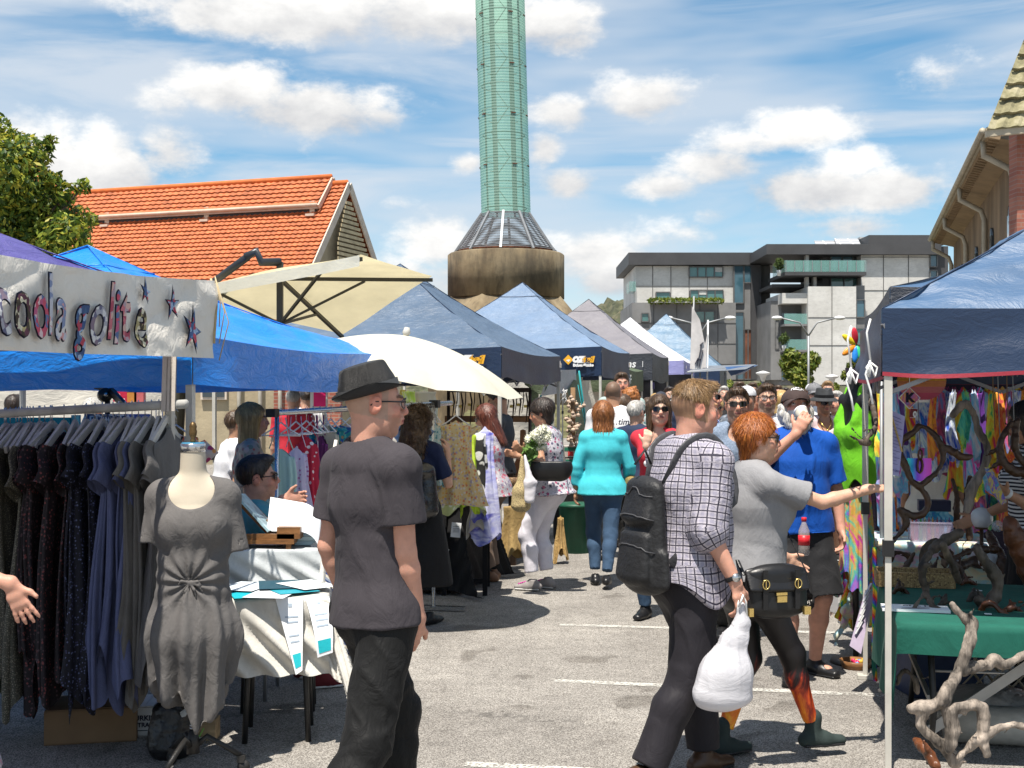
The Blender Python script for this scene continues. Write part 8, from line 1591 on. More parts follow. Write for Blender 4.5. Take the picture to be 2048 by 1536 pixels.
for sg in(-1,1):
    mb=MB(); mb.tube([c+UP*.17+u*sg*.06-bk*.05]+snap(CSH,[p.tp(.95,-.11,sg*.09),p.tp(1.03,-.05,sg*.10),p.tp(1.05,.02,sg*.11),p.tp(.95,.10,sg*.12),p.tp(.75,.15,sg*.13),p.tp(.5,.15,sg*.15)])+[c-UP*.14+u*sg*.13-bk*.04],.020,8,flat=.28,up=p.r); obj('strap',mb,PL2,T)
# white plastic bag
h0=P(1484,1212,5.08); T=thing('plastic_bag',h0-UP*.5,'bulging white plastic carrier bag held by the man in the checked shirt','bag'); c=P(1447,1375,5.08)
S=SDF(.007); S.ecap(c-UP*.02,c+UP*.06+A(.015,0,0),A(1,.2,0),(.128,.085),(.105,.075),.04); S.ecap(c+UP*.06+A(.015,0,0),c+UP*.20+A(.05,0,0),A(1,.2,0),(.105,.07),(.05,.035),.05); S.ecap(c+UP*.20+A(.05,0,0),h0-UP*.07,A(1,.2,0),(.05,.035),(.03,.02),.03); S.cut(c-UP*.085,A(.12,0,-1),None,.03); S.cap(h0-UP*.07,h0-UP*.0,.022,.012,.03); V,Fq=S.mesh(); N=vnormals(V,Fq); a_=np.arctan2(V[:,0]-c[0]-.03,-(V[:,1]-c[1])); hz=np.clip((V[:,2]-c[2]+.05)/.2,0,1); V=V+N*(hz*.006*(1-np.abs(np.sin(a_*4.5+fn3(V,8,9,1)*2)))**2+fn3(V*A(1,1,.5),4,11,2)*.007+(1-np.abs(fn3(V*A(1,1,.3),6,16,2)))**5*.005)[:,None]
M('white_polythene',(.66,.64,.68)); obj('bag_body',None,fabric('thin_polythene',(.72,.71,.74),.36,.3,.4,bs=7,bump=.22),T,raw=(V,Fq)); mb=MB()
for k_ in(-1,1): mb.tube([h0-UP*.05+A(.02*k_,0,0),h0+A(.012*k_,-.02*k_,.02),h0+UP*.05+A(0,-.03*k_,0),h0+A(-.015,-.02*k_,.0)],.008,6,flat=.5)
obj('handle',mb,WHT,T)
# satchel of the red haired woman
p=RWOM; c=P(1551,1180,5.42); ux=nrm(A(1,.25,0)); ud=nrm(A(.25,-1,0)); T=thing('satchel',c-UP*.13,'black leather satchel with gold buckles on the red haired woman\'s hip','handbag'); ax3=np.stack([ux,-ud,UP],1)
S=SDF(.005); S.ecap(c-UP*.07-ux*.0,c+UP*.07,ux,(.150,.055),(.140,.045),.02); sdfobj('bag_body',S,SHOEB,T,.002,20)
S=SDF(.005); S.ecap(c+UP*.085,c+UP*.01+ud*.045,ux,(.146,.022),(.142,.014),.02); sdfobj('flap',S,SHOEB,T)
GOLD=M('gold_metal',(.75,.55,.2),.25,0,metal=.9)
for sg in(-1,1):
    mb=MB(); q=c+ux*sg*.075+ud*.058; mb.box(q+UP*.01,(.022,.006,.17),ax=(ux,ud,UP)); b1=obj('buckle_strap',mb,SHOEB,T); mb=MB(); mb.tube([q+ud*.008+ux*math.cos(t_)*.016+UP*(.035+math.sin(t_)*.02) for t_ in np.linspace(0,2*math.pi,13)[:-1]],.003,5,closed=True); mb.box(q+ud*.006+UP*.035,(.004,.004,.03),ax=(ux,ud,UP)); obj('buckle',mb,GOLD,b1)
mb=MB(); mb.box(c+ud*.062-UP*.03,(.045,.008,.026),ax=(ux,ud,UP)); mb.box(c+ud*.060-UP*.008,(.05,.006,.012),ax=(ux,ud,UP)); mb.box(c+ux*.125+ud*.045-UP*.085,(.03,.02,.035),ax=(ux,ud,UP)); mb.box(c-ux*.135+ud*.04-UP*.085,(.02,.02,.035),ax=(ux,ud,UP)); obj('gold_fitting',mb,GOLD,T)
mb=MB(); mb.tube([c-ux*.148+UP*.07,p.tp(.25,-.02,-.18)+A(0,-.12,0),p.tp(.72,-.13,-.02),p.tp(1.0,-.02,-.10),p.tp(.9,.12,-.05),p.tp(.5,.17,.05),c+ux*.148+UP*.07],.009,6,flat=.35); obj('strap',mb,SHOEB,T)
# cup and bottle
p=PMAN; d=nrm(A(.18,-.75,-.62)); o=p.hl(0,.115,-.045); T=thing('paper_cup',o,'white paper coffee cup tipped to the bearded man\'s mouth','cup'); mb=MB(); mb.lathe([(.038,0),(.030,.095),(.026,.095),(.0,.092)],o+d*.01,20,ax=d,mi=0); obj('cup_wall',mb,M('paper_cup',(.50,.46,.38),.7,.05,3),T); mb=MB(); mb.lathe([(.041,-.004),(.041,.006),(.036,.010)],o+d*.008,20,ax=d); obj('rim',mb,WHI,T)
q=p.wr['L']+nrm(p.wr['L']-p.el['L'])*.07; q=P(1608,1072,7.0); T=thing('drink_bottle',q-UP*.1,'clear plastic drink bottle with red cap and red label held by the bearded man','bottle'); mb=MB(); mb.lathe([(.022,-.11),(.032,-.10),(.031,-.04),(.028,-.02),(.031,0),(.031,.03),(.014,.07),(.012,.085)],q,18); obj('bottle_wall',mb,M('clear_pet',(.5,.45,.42),.08,0,1,0,1,alpha=.45,spec=.8),T); mb=MB(); mb.lathe([(.0325,-.05),(.0325,.005)],q,18); obj('label_band',mb,M('label_red',(.6,.02,.03),.4),T); mb=MB(); mb.lathe([(.015,.083),(.015,.103),(.012,.105)],q,14); obj('bottle_cap',mb,M('label_red',(.6,.02,.03)),T)
# flowers, mesh bag, black bag, carrier of the woman with flowers
p=LADY; c=P(1083,880,10.22); T=thing('flower_bouquet',c-UP*.25,'bunch of white chrysanthemums in the dark haired woman\'s arm','flowers'); mb=MB(); r_=np.random.default_rng(9)
for i in range(20):
    q=c+A(r_.normal()*.045,r_.normal()*.03-.02,r_.normal()*.045+.01); mb.sphere(q,.024,8)
    for j in range(110): d=nrm(r_.normal(size=3)); s_=.046; e=nrm(np.cross(d,r_.normal(size=3)))*.009; mb.raw([q+d*.006-e,q+d*.006+e,q+d*s_*(.7+.4*r_.random())],[(0,1,2)])
obj('blossom',mb,M('petal_white',(.80,.80,.66),.7,.05,5),T); mb=MB(); b0=P(1050,915,10.25); [mb.tube([c+A(r_.normal()*.03,0,-.03),b0+A(r_.normal()*.02,r_.normal()*.01,r_.normal()*.02)],.005,5) for i in range(12)]; leafcloud(mb,[P(1062,900,10.2)],[(.05,.04,.09)],90,.05,[(.1,.2,.04),(.16,.26,.06)],3); obj('stems',mb,M('stem_green',(.12,.22,.05),.6),T)
c=P(1100,940,10.25); T=thing('shoulder_bag',c-UP*.12,'black crescent shoulder bag under the woman\'s bouquet','handbag'); S=SDF(.008); S.ecap(c-A(.08,0,-.01),c+A(.08,0,.015),A(0,1,0),(.05,.10),(.05,.11),.05); S.cut(c+UP*.07,UP,None); sdfobj('bag_body',S,SHOEB,T,.003); mb=MB(); mb.tube([c+A(-.12,0,.05),p.tp(.8,.10,.0),p.tp(1.,.0,.12),p.tp(.7,-.12,.1),c+A(.13,.05,.05)],.012,6,flat=.4); obj('strap',mb,SHOEB,T)
c=P(1043,985,10.2); T=thing('string_bag',c-UP*.16,'beige open mesh string bag hanging from the woman\'s hand','bag'); S=SDF(.009); S.ecap(c-UP*.10,c+UP*.02,A(1,0,0),(.085,.06),(.07,.04),.05); S.cap(c+UP*.02,P(1045,915,10.2),.05,.015,.05); sdfobj('netting',S,blotch('string_net',(.45,.36,.18),[(.12,.08,.05),(.2,.13,.08)],110,.33),T,.005)
c=P(1060,975,10.12); T=thing('plastic_bag',c-UP*.14,'small white plastic bag beside the mesh string bag','bag'); S=SDF(.009); S.ecap(c-UP*.10,c+UP*.04,A(1,0,0),(.045,.03),(.055,.03),.04); S.cap(c+UP*.04,P(1050,912,10.15),.035,.012,.04); sdfobj('bag_body',S,M('white_polythene',(.72,.70,.74)),T,.006,24)
p=CURL; c=p.tp(.35,-.20,.15); T=thing('backpack',c-UP*.2,'glossy black leather rucksack on the curly haired woman','backpack'); S=SDF(.008); S.ecap(c-UP*.15,c+UP*.13,p.r,(.14,.085),(.115,.06),.05); S.ell(c-UP*.10-p.f*.08,A(.085,.05,.06),np.stack([p.r,p.f,UP],1),.02); S.ell(c+UP*.12-p.f*.04,A(.10,.06,.04),np.stack([p.r,p.f,UP],1),.03); sdfobj('bag_body',S,M('glossy_black_leather',(.01,.01,.011),.25,.1,9,.3,40,spec=.7),T,.006,18)
mb=MB(); mb.tube([c-UP*.07-p.f*.132-p.r*.06,c-UP*.07-p.f*.135+p.r*.06],.004,5); mb.tube([c+UP*.06-p.r*.05-p.f*.085,c+UP*.0-p.r*.02-p.f*.1],.004,5); obj('zip',mb,CHROME,T); mb=MB(); mb.tube([c+UP*.15,p.tp(1.,-.05,.07),p.tp(.95,.08,.1)],.012,6,flat=.5); mb.tube([c+UP*.15,p.tp(1.,-.05,-.07),p.tp(.95,.08,-.1)],.012,6,flat=.5); obj('strap',mb,SHOEB,T)
p=TQ; c=p.tp(.02,.08,.26); T=thing('wicker_bag',c-UP*.1,'straw handbag carried by the woman in turquoise','handbag'); S=SDF(.010); S.ecap(c-UP*.07,c+UP*.04,p.f,(.11,.06),(.10,.05),.04); sdfobj('bag_body',S,plain('straw_weave',(.35,.24,.09),.9,.8,60),T,.006)
# ------------------------------------------------------------ tie dye and driftwood stall on the right
DRW=M('polished_driftwood',(.055,.025,.012),.35,.35,5,.5,24,stretch=(1,1,.3)); DRG=M('grey_driftwood',(.27,.225,.185),.75,.62,16,1.,55,stretch=(1,1,.22),bstretch=(1,1,.2),bump2=.6,b2s=14); DRB=M('red_brown_root',(.13,.045,.018),.35,.35,7,.4,30); DRT=M('taupe_driftwood',(.10,.075,.055),.6,.6,12,1.,50,stretch=(1,1,.3),bstretch=(1,1,.2))
def spl(pts,n=6):
    pts=[A(p) for p in pts]; q=[pts[0]]+pts+[pts[-1]]; out=[]
    for i in range(1,len(q)-2):
        for t_ in np.linspace(0,1,n,endpoint=False): out.append(.5*((2*q[i])+(-q[i-1]+q[i+1])*t_+(2*q[i-1]-5*q[i]+4*q[i+1]-q[i+2])*t_**2+(-q[i-1]+3*q[i]-3*q[i+1]+q[i+2])*t_**3))
    return out+[pts[-1]]
def drift(label,branches,mat,name='driftwood_sculpture',cat='driftwood',seed=1,group=None,knob=.12,rest=None):
    """branches: [(points [(px,py,Y)...], radii)] joined into one gnarled piece"""
    S=SDF(.0065); lo=None
    for pts,rr in branches:
        q=spl([P(*p) for p in pts],5); r=np.interp(np.linspace(0,1,len(q)),np.linspace(0,1,len(rr)),rr)*(.66 if name=='driftwood_ring' else .74); rg=np.random.default_rng(seed*7+len(pts))
        for _ in range(2 if len(q)>12 else 1):
            i=int(rg.integers(2,max(3,len(q)-2))); d_=nrm(rg.normal(size=3)+A(0,0,.2)); l_=rg.uniform(.03,.09); e_=q[i]+d_*l_*.6; S.cap(q[i],e_,r[i]*.6,r[i]*.4,.01); S.cap(e_,e_+nrm(d_+rg.normal(size=3)*.6)*l_*.5,r[i]*.4,.004,.008)
        for i in range(len(q)-1): k1=1+knob*math.sin(i*2.3+seed); k2=1+knob*math.sin((i+1)*2.3+seed); S.cap(q[i],q[i+1],r[i]*k1,r[i+1]*k2,.010)
        for a in q: lo=a if lo is None or a[2]<lo[2] else lo
    V,Fq=S.mesh(); N=vnormals(V,Fq); V=V+N*(fn3(V*A(1,1,.6),seed,38,3)*.006+(1-np.abs(fn3(V*A(1,1,.35),seed+3,60,2))*2)*.003)[:,None]
    T=thing(name,lo,label,cat,group); obj('wood',None,mat,T,raw=(V,Fq)); return T
# green covered table
gx=nrm(A(.985,-.17,0)); gx=-LX; gy=AX
GC=plain('green_table_cloth',(.012,.10,.072),.8,.4,9); tcn=A(1.60,5.40,0)+gx*1.02+gy*.78
def gt(u,v): return None
T=thing('trestle_table',tcn,'long folding table under the green cloth on the right','table'); mb=MB(); TZ=.655; mb.box(tcn+UP*(TZ-.02),(1.85,1.25,.03),ax=(gx,gy,UP)); obj('table_top',mb,BLK,T)
for a_,b_ in ((-.80,-.5),(-.80,.5),(.0,-.45),(.0,.5),(.8,-.5),(.8,.5)): mb=MB(); q=tcn+gx*a_+gy*b_; mb.tube([q,q+UP*.25+gx*.02,q+UP*.62],.015,8); obj('leg',mb,IRON,T)
mb=MB(); mb.beam(tcn-gx*.8-gy*.5+UP*.15,tcn-gx*.2-gy*.48+UP*.6,.014,.045); mb.beam(tcn-gx*.8+gy*.5+UP*.3,tcn-gx*.8-gy*.5+UP*.3,.02,.02); mb.tube([tcn-gx*.8-gy*.5+UP*.42,tcn+gx*.0-gy*.45+UP*.42],.006,6); mb.beam(tcn-gx*.3+UP*.05,tcn+gx*.25+UP*.6,.014,.04); obj('brace',mb,M('brace_steel',(.35,.34,.32),.5,metal=.4),T)
mb=MB()
def gc(u,v):
    a=(u-.5)*2; b_=(v-.5)*2; ex,ey=.93,.63; dx0=.42; X=a*(ex+dx0); Yv=b_*(ey+.14); ox=np.clip(np.abs(X)-ex,0,None); oy=np.clip(np.abs(Yv)-ey,0,None); w_=.02*np.sin(Yv*9+X*3)*np.minimum(ox*4,1)
    x=np.clip(X,-ex,ex)+np.sign(X)*(w_+.02*(ox>0)+.05*ox); y=np.clip(Yv,-ey,ey)+np.sign(Yv)*(.012*np.sin(X*7)*np.minimum(oy*8,1)+.01*(oy>0)); z=TZ-np.maximum(ox,0)-oy+.004; return tcn+x[...,None]*gx+y[...,None]*gy+z[...,None]*UP
mb.grid(gc,110,60); o=obj('tablecloth',mb,GC,None,loc=tcn+UP*TZ); tag(o,'plain green tablecloth under the driftwood sculptures','tablecloth')
tz=TZ
def onT(px,py,h=0.):  # point on the table surface seen at a pixel, raised by h
    Yd=(CH-tz)*F/(py-HZ); q=P(px,py,Yd); q[2]=tz+.006+h; return q
def yT(py): return (CH-tz)*F/(py-HZ)
Yf=yT(1215); Ym=yT(1165); Yb=yT(1120)
drift('branching grey brown driftwood figure straddling the front of the green table',[([(1845,1165,Yf),(1850,1120,Yf),(1885,1085,Yf+.1),(1920,1065,Yf+.1)],[.016,.022,.034,.02]),([(1845,1160,Yf),(1852,1185,Yf),(1838,1200,Yf-.1),(1822,1228,Yf-.12)],[.018,.016,.010,.008]),([(1852,1185,Yf),(1868,1215,Yf-.1),(1900,1228,Yf-.1),(1928,1235,Yf-.12)],[.014,.018,.020,.012]),([(1885,1090,Yf),(1905,1130,Yf+.1),(1918,1165,Yf+.15)],[.02,.022,.012])],DRT,seed=1)
drift('arched grey driftwood loop at the back of the green table',[([(1845,1130,Yb),(1848,1100,Yb),(1870,1083,Yb),(1885,1098,Yb),(1890,1128,Yb)],[.03,.024,.018,.02,.024])],DRT,seed=2)
drift('small dark curled root on the left back of the green table',[([(1784,1122,Yb),(1790,1106,Yb),(1812,1108,Yb),(1822,1118,Yb),(1810,1128,Yb)],[.012,.018,.016,.016,.014])],DRW,seed=3)
drift('dark pointed driftwood knot left of centre on the green table',[([(1795,1152,Ym+.2),(1812,1135,Ym+.2),(1828,1106,Ym+.2)],[.014,.022,.010]),([(1812,1140,Ym+.2),(1822,1165,Ym+.15),(1812,1165,Ym+.1)],[.024,.02,.016])],DRW,seed=4)
drift('drooping dark roots at the centre of the green table',[([(1880,1108,Ym),(1905,1122,Ym),(1900,1160,Ym-.05),(1890,1185,Ym-.1)],[.018,.022,.014,.006]),([(1905,1122,Ym),(1925,1150,Ym),(1905,1180,Ym-.05)],[.02,.014,.006]),([(1900,1120,Ym),(1945,1100,Ym+.1),(1990,1100,Ym+.2)],[.016,.020,.030])],DRW,seed=5)
drift('squat dark driftwood mass behind the centre of the table',[([(1900,1145,Yb-.1),(1940,1125,Yb),(1990,1130,Yb)],[.03,.045,.04]),([(1905,1106,Yb),(1890,1112,Yb)],[.022,.016])],DRW,seed=6)
drift('tall polished twisted stump at the right of the green table',[([(1975,1215,Yf),(1995,1175,Yf),(1985,1140,Yf),(1960,1110,Yf),(1955,1095,Yf)],[.045,.028,.040,.030,.022]),([(1975,1215,Yf),(1958,1200,Yf-.05)],[.04,.03])],DRT,seed=7)
drift('glossy red brown root curling over the table front edge',[([(1960,1228,Yf-.1),(1968,1210,Yf-.12),(1985,1208,Yf-.14),(2000,1222,Yf-.16),(2018,1236,Yf-.2),(2010,1270,Yf-.22),(1998,1300,Yf-.22)],[.016,.018,.014,.014,.013,.010,.005])],DRB,seed=8)
drift('large dark fish shaped driftwood leaning at the right edge',[([(1978,1068,Yb-.2),(1995,1105,Yb-.3),(2015,1145,Yb-.4),(2038,1185,Yb-.5),(2050,1200,Yb-.5)],[.020,.045,.05,.06,.04])],DRW,seed=9)
drift('tall dark brown driftwood blade at the far right edge',[([(2018,1040,6.3),(2035,1080,6.3),(2060,1140,6.3),(2075,1200,6.3)],[.03,.07,.07,.06])],DRB,seed=10)
drift('upright dark driftwood posts behind the table',[([(1900,1110,Yb+.2),(1912,1050,Yb+.2),(1914,1000,Yb+.2),(1905,960,Yb+.2)],[.03,.024,.02,.014]),([(1940,1115,Yb+.2),(1938,1060,Yb+.2),(1932,1000,Yb+.2),(1940,955,Yb+.2)],[.024,.02,.018,.014])],DRW,seed=11)
T=drift('twisted dark driftwood ring hanging in front of the blonde woman',[([(1838,975,6.1),(1822,960,6.1),(1810,930,6.1),(1800,915,6.1),(1803,885,6.1),(1822,868,6.1),(1840,852,6.1),(1860,862,6.1),(1876,880,6.1),(1886,905,6.1),(1880,935,6.1),(1862,955,6.1),(1838,972,6.1),(1830,965,6.1)],[.016,.018,.022,.026,.018,.020,.016,.018,.020,.022,.016,.014,.018,.014]),([(1838,972,6.1),(1856,1000,6.1),(1850,1025,6.1),(1828,1032,6.1),(1800,1020,6.1),(1812,1045,6.1),(1792,1075,6.1),(1772,1095,6.05),(1772,1130,6.05)],[.014,.018,.018,.020,.018,.02,.016,.020,.024]),([(1878,885,6.1),(1900,900,6.1),(1925,915,6.1),(1945,912,6.1)],[.02,.024,.020,.006])],DRW,seed=12,name='driftwood_ring')
drift('bleached branch arching over the blonde woman',[([(1905,830,6.9),(1930,808,6.9),(1948,830,6.9),(1958,865,6.9),(1975,895,6.9),(1965,940,6.9),(1945,975,6.9),(1935,1020,6.9)],[.02,.024,.02,.022,.026,.024,.030,.03])],DRG,seed=13,name='driftwood_branch')
drift('pair of dark curved hanging driftwood horns at the right edge',[([(2022,845,6.2),(2003,880,6.2),(2004,915,6.2),(2025,940,6.2),(2055,945,6.2)],[.014,.018,.024,.026,.03]),([(2035,838,6.2),(2028,875,6.2),(2032,905,6.2),(2050,925,6.2)],[.012,.022,.022,.028])],DRW,seed=14,name='driftwood_horn')
drift('big silver grey driftwood branch standing before the table',[([(1905,1208,5.2),(1925,1235,5.2),(1945,1245,5.2),(1935,1300,5.15),(1918,1340,5.15),(1895,1380,5.1),(1870,1410,5.1),(1845,1415,5.1),(1822,1418,5.1)],[.014,.02,.026,.022,.026,.028,.026,.038,.022]),([(1850,1418,5.1),(1842,1450,5.1),(1870,1480,5.1),(1900,1505,5.1),(1910,1525,5.1)],[.03,.024,.026,.028,.03]),([(1918,1345,5.15),(1945,1335,5.2),(1975,1330,5.25),(1990,1320,5.25),(2010,1330,5.25),(2048,1310,5.25),(2080,1300,5.25)],[.022,.026,.022,.026,.018,.016,.012]),([(1895,1385,5.1),(1890,1420,5.1),(1900,1460,5.1),(1893,1500,5.1)],[.02,.016,.02,.02])],DRG,seed=15,name='driftwood_branch')
drift('looped silver grey driftwood piece on the ground at the right',[([(1900,1500,5.0),(1905,1460,5.0),(1905,1425,5.0),(1930,1412,5.0),(1960,1412,5.0),(1968,1440,5.0),(1965,1480,5.0),(1975,1510,5.0)],[.028,.034,.026,.022,.026,.022,.018,.02]),([(1915,1515,5.0),(1945,1490,5.0),(1980,1465,5.0),(2020,1450,5.0),(2055,1455,5.0)],[.02,.018,.02,.018,.014])],DRG,seed=16,name='driftwood_branch')
drift('dark little root lying on the ground behind the grey branches',[([(1830,1480,5.5),(1850,1500,5.4),(1870,1530,5.3)],[.02,.03,.03])],DRB,seed=17)
drift('small bleached branch leaning under the table',[([(1795,1370,5.9),(1808,1340,5.9),(1830,1360,5.9),(1835,1385,5.9)],[.01,.014,.012,.01])],DRG,seed=18,name='driftwood_branch')
drift('pale carved knot of wood hooked on the tent pole',[([(1742,800,5.55),(1752,850,5.5),(1735,875,5.45),(1730,890,5.45)],[.006,.012,.012,.008])],DRT,seed=19,name='driftwood_hook'); drift('small wooden shell shaped knob on the tent pole',[([(1722,885,5.5),(1736,886,5.48)],[.014,.024])],DRT,seed=20,name='carved_shell')
OPAL=M('opal_glass',(.55,.58,.62),.15,.02,2,0,1,spec=.6)
def globe(px,py,Y,r,label):
    c=P(px,py,Y); T=thing('globe_lamp',c-UP*r,label,'lamp'); mb=MB(); mb.sphere(c,r,28); obj('glass_globe',mb,OPAL,T); mb=MB(); mb.lathe([(r*.55,-r*1.02),(r*.62,-r*.85),(r*.5,-r*.75)],c,18); mb.tube([c-UP*r,A(c[0],c[1],tz+.01)],.012,8); obj('fitting',mb,DRW,T)
globe(1963,1036,Yb-.35,.063,'white opal glass globe lamp high on its driftwood stand'); globe(1978,1120,Yb-.3,.062,'second opal glass globe half hidden behind the fish shaped driftwood')
T=thing('glass_ball',P(1995,1055,6.4),'small clear glass ball beside the upper white globe','ball'); mb=MB(); mb.sphere(P(1995,1052,6.4),.03,16); obj('glass',mb,M('clear_glass',(.6,.65,.65),.02,0,1,0,1,alpha=.3,spec=1.),T)
# basket, booklet, tags
WK=blotch('seagrass_weave',(.26,.17,.07),[(.40,.28,.12),(.12,.07,.03)],110,.4); c=onT(1828,1172); T=thing('wicker_tray',c,'long low seagrass basket on the green table','basket'); mb=MB()
for sg in(-1,1): mb.box(c+gx*sg*.19+UP*.035,(.014,.2,.07),ax=(gx,gy,UP)); mb.box(c+gy*sg*.1+UP*.035,(.38,.014,.068),ax=(gx,gy,UP)); mb.tube([c+gx*-.19+gy*sg*.1+UP*.072,c+gx*.19+gy*sg*.1+UP*.072],.008,6)
mb.box(c+UP*.006,(.38,.2,.01),ax=(gx,gy,UP)); obj('wicker',mb,WK,T)
c=onT(1830,1222); T=thing('booklet',c,'open white sign sheet lying at the front left of the green table','sign sheet'); mb=MB(); mb.box(c+UP*.006,(.30,.14,.012),ax=(gx,gy,UP)); obj('page',mb,PAPER,T); mb=MB()
put_text(mb,'of it I',c+UP*.013+gy*.03,gx,gy,.05,off=.001,bold=.001); mb.sphere(c+UP*.013-gy*.03,(.07,.014,.001),12); obj('print',mb,M('grey_ink',(.12,.12,.14),.7),T)
for px,py,lab in ((1958,1185,'small white price tag in front of the twisted stump'),(1976,1232,'tiny white price tag under the red brown root')): c=onT(px,py); mb=MB(); mb.box(c+UP*.004,(.03,.02,.002),ax=(gx,gy,UP)); single('price_tag',mb,PAPER,c,lab,'tag')
# tie dye covered back table, tub of bottles, case
TD1=tiedye('pastel_dye',[(.6,.45,.5),(.35,.6,.65),(.65,.6,.4),(.55,.3,.45)],4,(1,1,1),2.); TD2=tiedye('rainbow_dye',[(0.729,0.033,0.0475),(0.85,0.439,0.033),(0.85,0.801,0.0765),(0.0765,0.511,0.12),(0.033,0.178,0.656),(0.366,0.0475,0.511)],3.5,(1,1,.6),2.5); TD3=tiedye('pink_aqua_dye',[(0.801,0.0765,0.439),(0.149,0.511,0.801),(0.729,0.729,0.85),(0.439,0.149,0.656)],4,(1,1,.5),2.)
bt=P(1825,790,7.9); table('folding table under the tie dyed cloth behind the driftwood',(bt[0]+.12,8.05),.75,.6,.74,(gx,gy),TD1,'pastel tie dyed cloth under the tub of dye bottles',.45)
bz=.746; by=lambda py:(CH-bz)*F/(py-HZ)
c=A(P(1861,790,7.85)[0],7.85,bz); T=thing('plastic_tub',c,'clear plastic tub packed with coloured dye bottles','tub'); mb=MB()
for sg in(-1,1): mb.box(c+gx*sg*.125+UP*.06,(.004,.16,.12),ax=(gx,gy,UP)); mb.box(c+gy*sg*.08+UP*.06,(.254,.004,.12),ax=(gx,gy,UP))
mb.tube([c+gx*.13*a_+gy*.085*b_+UP*.12 for a_,b_ in((-1,-1),(1,-1),(1,1),(-1,1))],.005,6,closed=True); obj('tub_wall',mb,M('cloudy_plastic',(.5,.45,.6),.2,0,1,0,1,alpha=.35),T)
BC=[('orange',(.75,.12,.02)),('pink',(.7,.08,.2)),('green',(.03,.4,.08)),('lime',(.4,.6,.05)),('red',(.5,.03,.03)),('yellow',(.7,.4,.03)),('maroon',(.25,.02,.06)),('navy',(.03,.06,.25)),('sky blue',(.03,.25,.5)),('purple',(.12,.04,.25))]
for i,(cn,cc_) in enumerate(BC):
    q=c+gx*(-.11+i*.0245)+gy*(.02*(i%2)-.03); T=thing('dye_bottle',q,f'{cn} squeeze bottle standing in the clear tub','bottle','dye bottles in the tub'); mb=MB(); mb.lathe([(.011,.004),(.0115,.10),(.006,.115),(.002,.15)],q,10); obj('bottle_wall',mb,M(cn.replace(' ','_')+'_dye',cc_,.35,0),T)
    mb=MB(); mb.lathe([(.0118,.098),(.0118,.108)],q,10); obj('nozzle_collar',mb,M(cn.replace(' ','_')+'_dye',cc_),T)
c=A(P(1868,790,8.2)[0],8.2,bz); mb=MB(); S=SDF(.008); S.ecap(c+UP*.17-gx*.06,c+UP*.17+gx*.06,gy,(.06,.035),(.06,.035),.02); S.ecap(c+UP*.07-gx*.07,c+UP*.07+gx*.07,gy,(.07,.07),(.07,.07),.02); T=thing('zip_case',c,'dark blue zip case on a turquoise dyed bundle','case'); V,Fq=S.mesh(); obj('case_body',None,tiedye('turquoise_dye',[(.02,.3,.5),(.3,.6,.7),(.1,.15,.5)],6),T,raw=(V,Fq)); mb=MB(); mb.box(c+UP*.19,(.2,.12,.07),ax=(gx,gy,UP)); obj('lid',mb,M('navy_case',(.015,.02,.06),.5),T)
# hanging tie dye cloths at the back of the stall
r_=np.random.default_rng(12); names=[('rainbow',TD2),('pink and aqua',TD3),('blue and white',tiedye('blue_dye',[(0.0185,0.091,0.584),(0.801,0.85,0.85),(0.033,0.294,0.729)],6)),('orange and red',tiedye('fire_dye',[(0.729,0.062,0.033),(0.85,0.366,0.033),(0.511,0.0185,0.0765),(0.85,0.584,0.149)],5)),('purple',tiedye('purple_dye',[(0.222,0.033,0.366),(0.511,0.149,0.656),(0.0765,0.033,0.222)],5)),('green and teal',tiedye('teal_dye',[(0.0185,0.294,0.222),(0.0765,0.511,0.366),(0.294,0.656,0.149),(0.0185,0.149,0.294)],5)),('dark multicolour',tiedye('dark_dye',[(0.149,0.033,0.12),(0.511,0.0765,0.178),(0.0765,0.178,0.439),(0.584,0.294,0.0475)],5))]

for i in range(38):
    row=i//19; k=i%19; px=1772+k*15.5+r_.uniform(-4,4); Yh=(8.0 if row==0 else 9.6)+r_.uniform(-.2,.2); py=(742 if row==0 else 752); cn,mt=names[int(r_.integers(0,7))]; L=(.45+.4*r_.random()) if row==0 else 1.15
    if row==0 and 2<k<6: L*=.6
    garment(f'{cn} dyed cloth hanging {["in the front row","in the back row"][row]}, {["1st","2nd","3rd","4th","5th","6th","7th","8th","9th","10th","11th","12th","13th","14th","15th","16th","17th","18th","19th"][k]} from the pole',P(px,py,Yh),A(1,.4*r_.normal(),0),L,mt,w0=.05+.03*r_.random(),w1=.085+.05*r_.random(),hd=.02,folds=4,amp=.014,jag=.03,seed=200+i,hanger=None,name='dyed_cloth',cat='cloth',group='tie dyed cloths hanging in the stall')
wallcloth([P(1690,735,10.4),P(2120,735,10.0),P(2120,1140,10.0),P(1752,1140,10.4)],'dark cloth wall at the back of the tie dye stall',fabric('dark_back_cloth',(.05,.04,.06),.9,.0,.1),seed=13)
T=thing('hanging_rod',P(1900,790,8.)*A(1,1,0),'thin steel rod holding the dyed cloths under the navy tent','rod'); mb=MB(); mb.tube([P(1760,741,8.0),P(2110,741,8.0)],.012,6); mb.tube([P(1765,751,9.6),P(2110,751,9.6)],.012,6); obj('rod',mb,STEEL,T)
for q in (P(1763,741,8.),P(2108,741,8.),P(1768,751,9.6),P(2108,751,9.6)): mb=MB(); mb.tube([q*A(1,1,0),q],.012,6); obj('post',mb,STEEL,T)
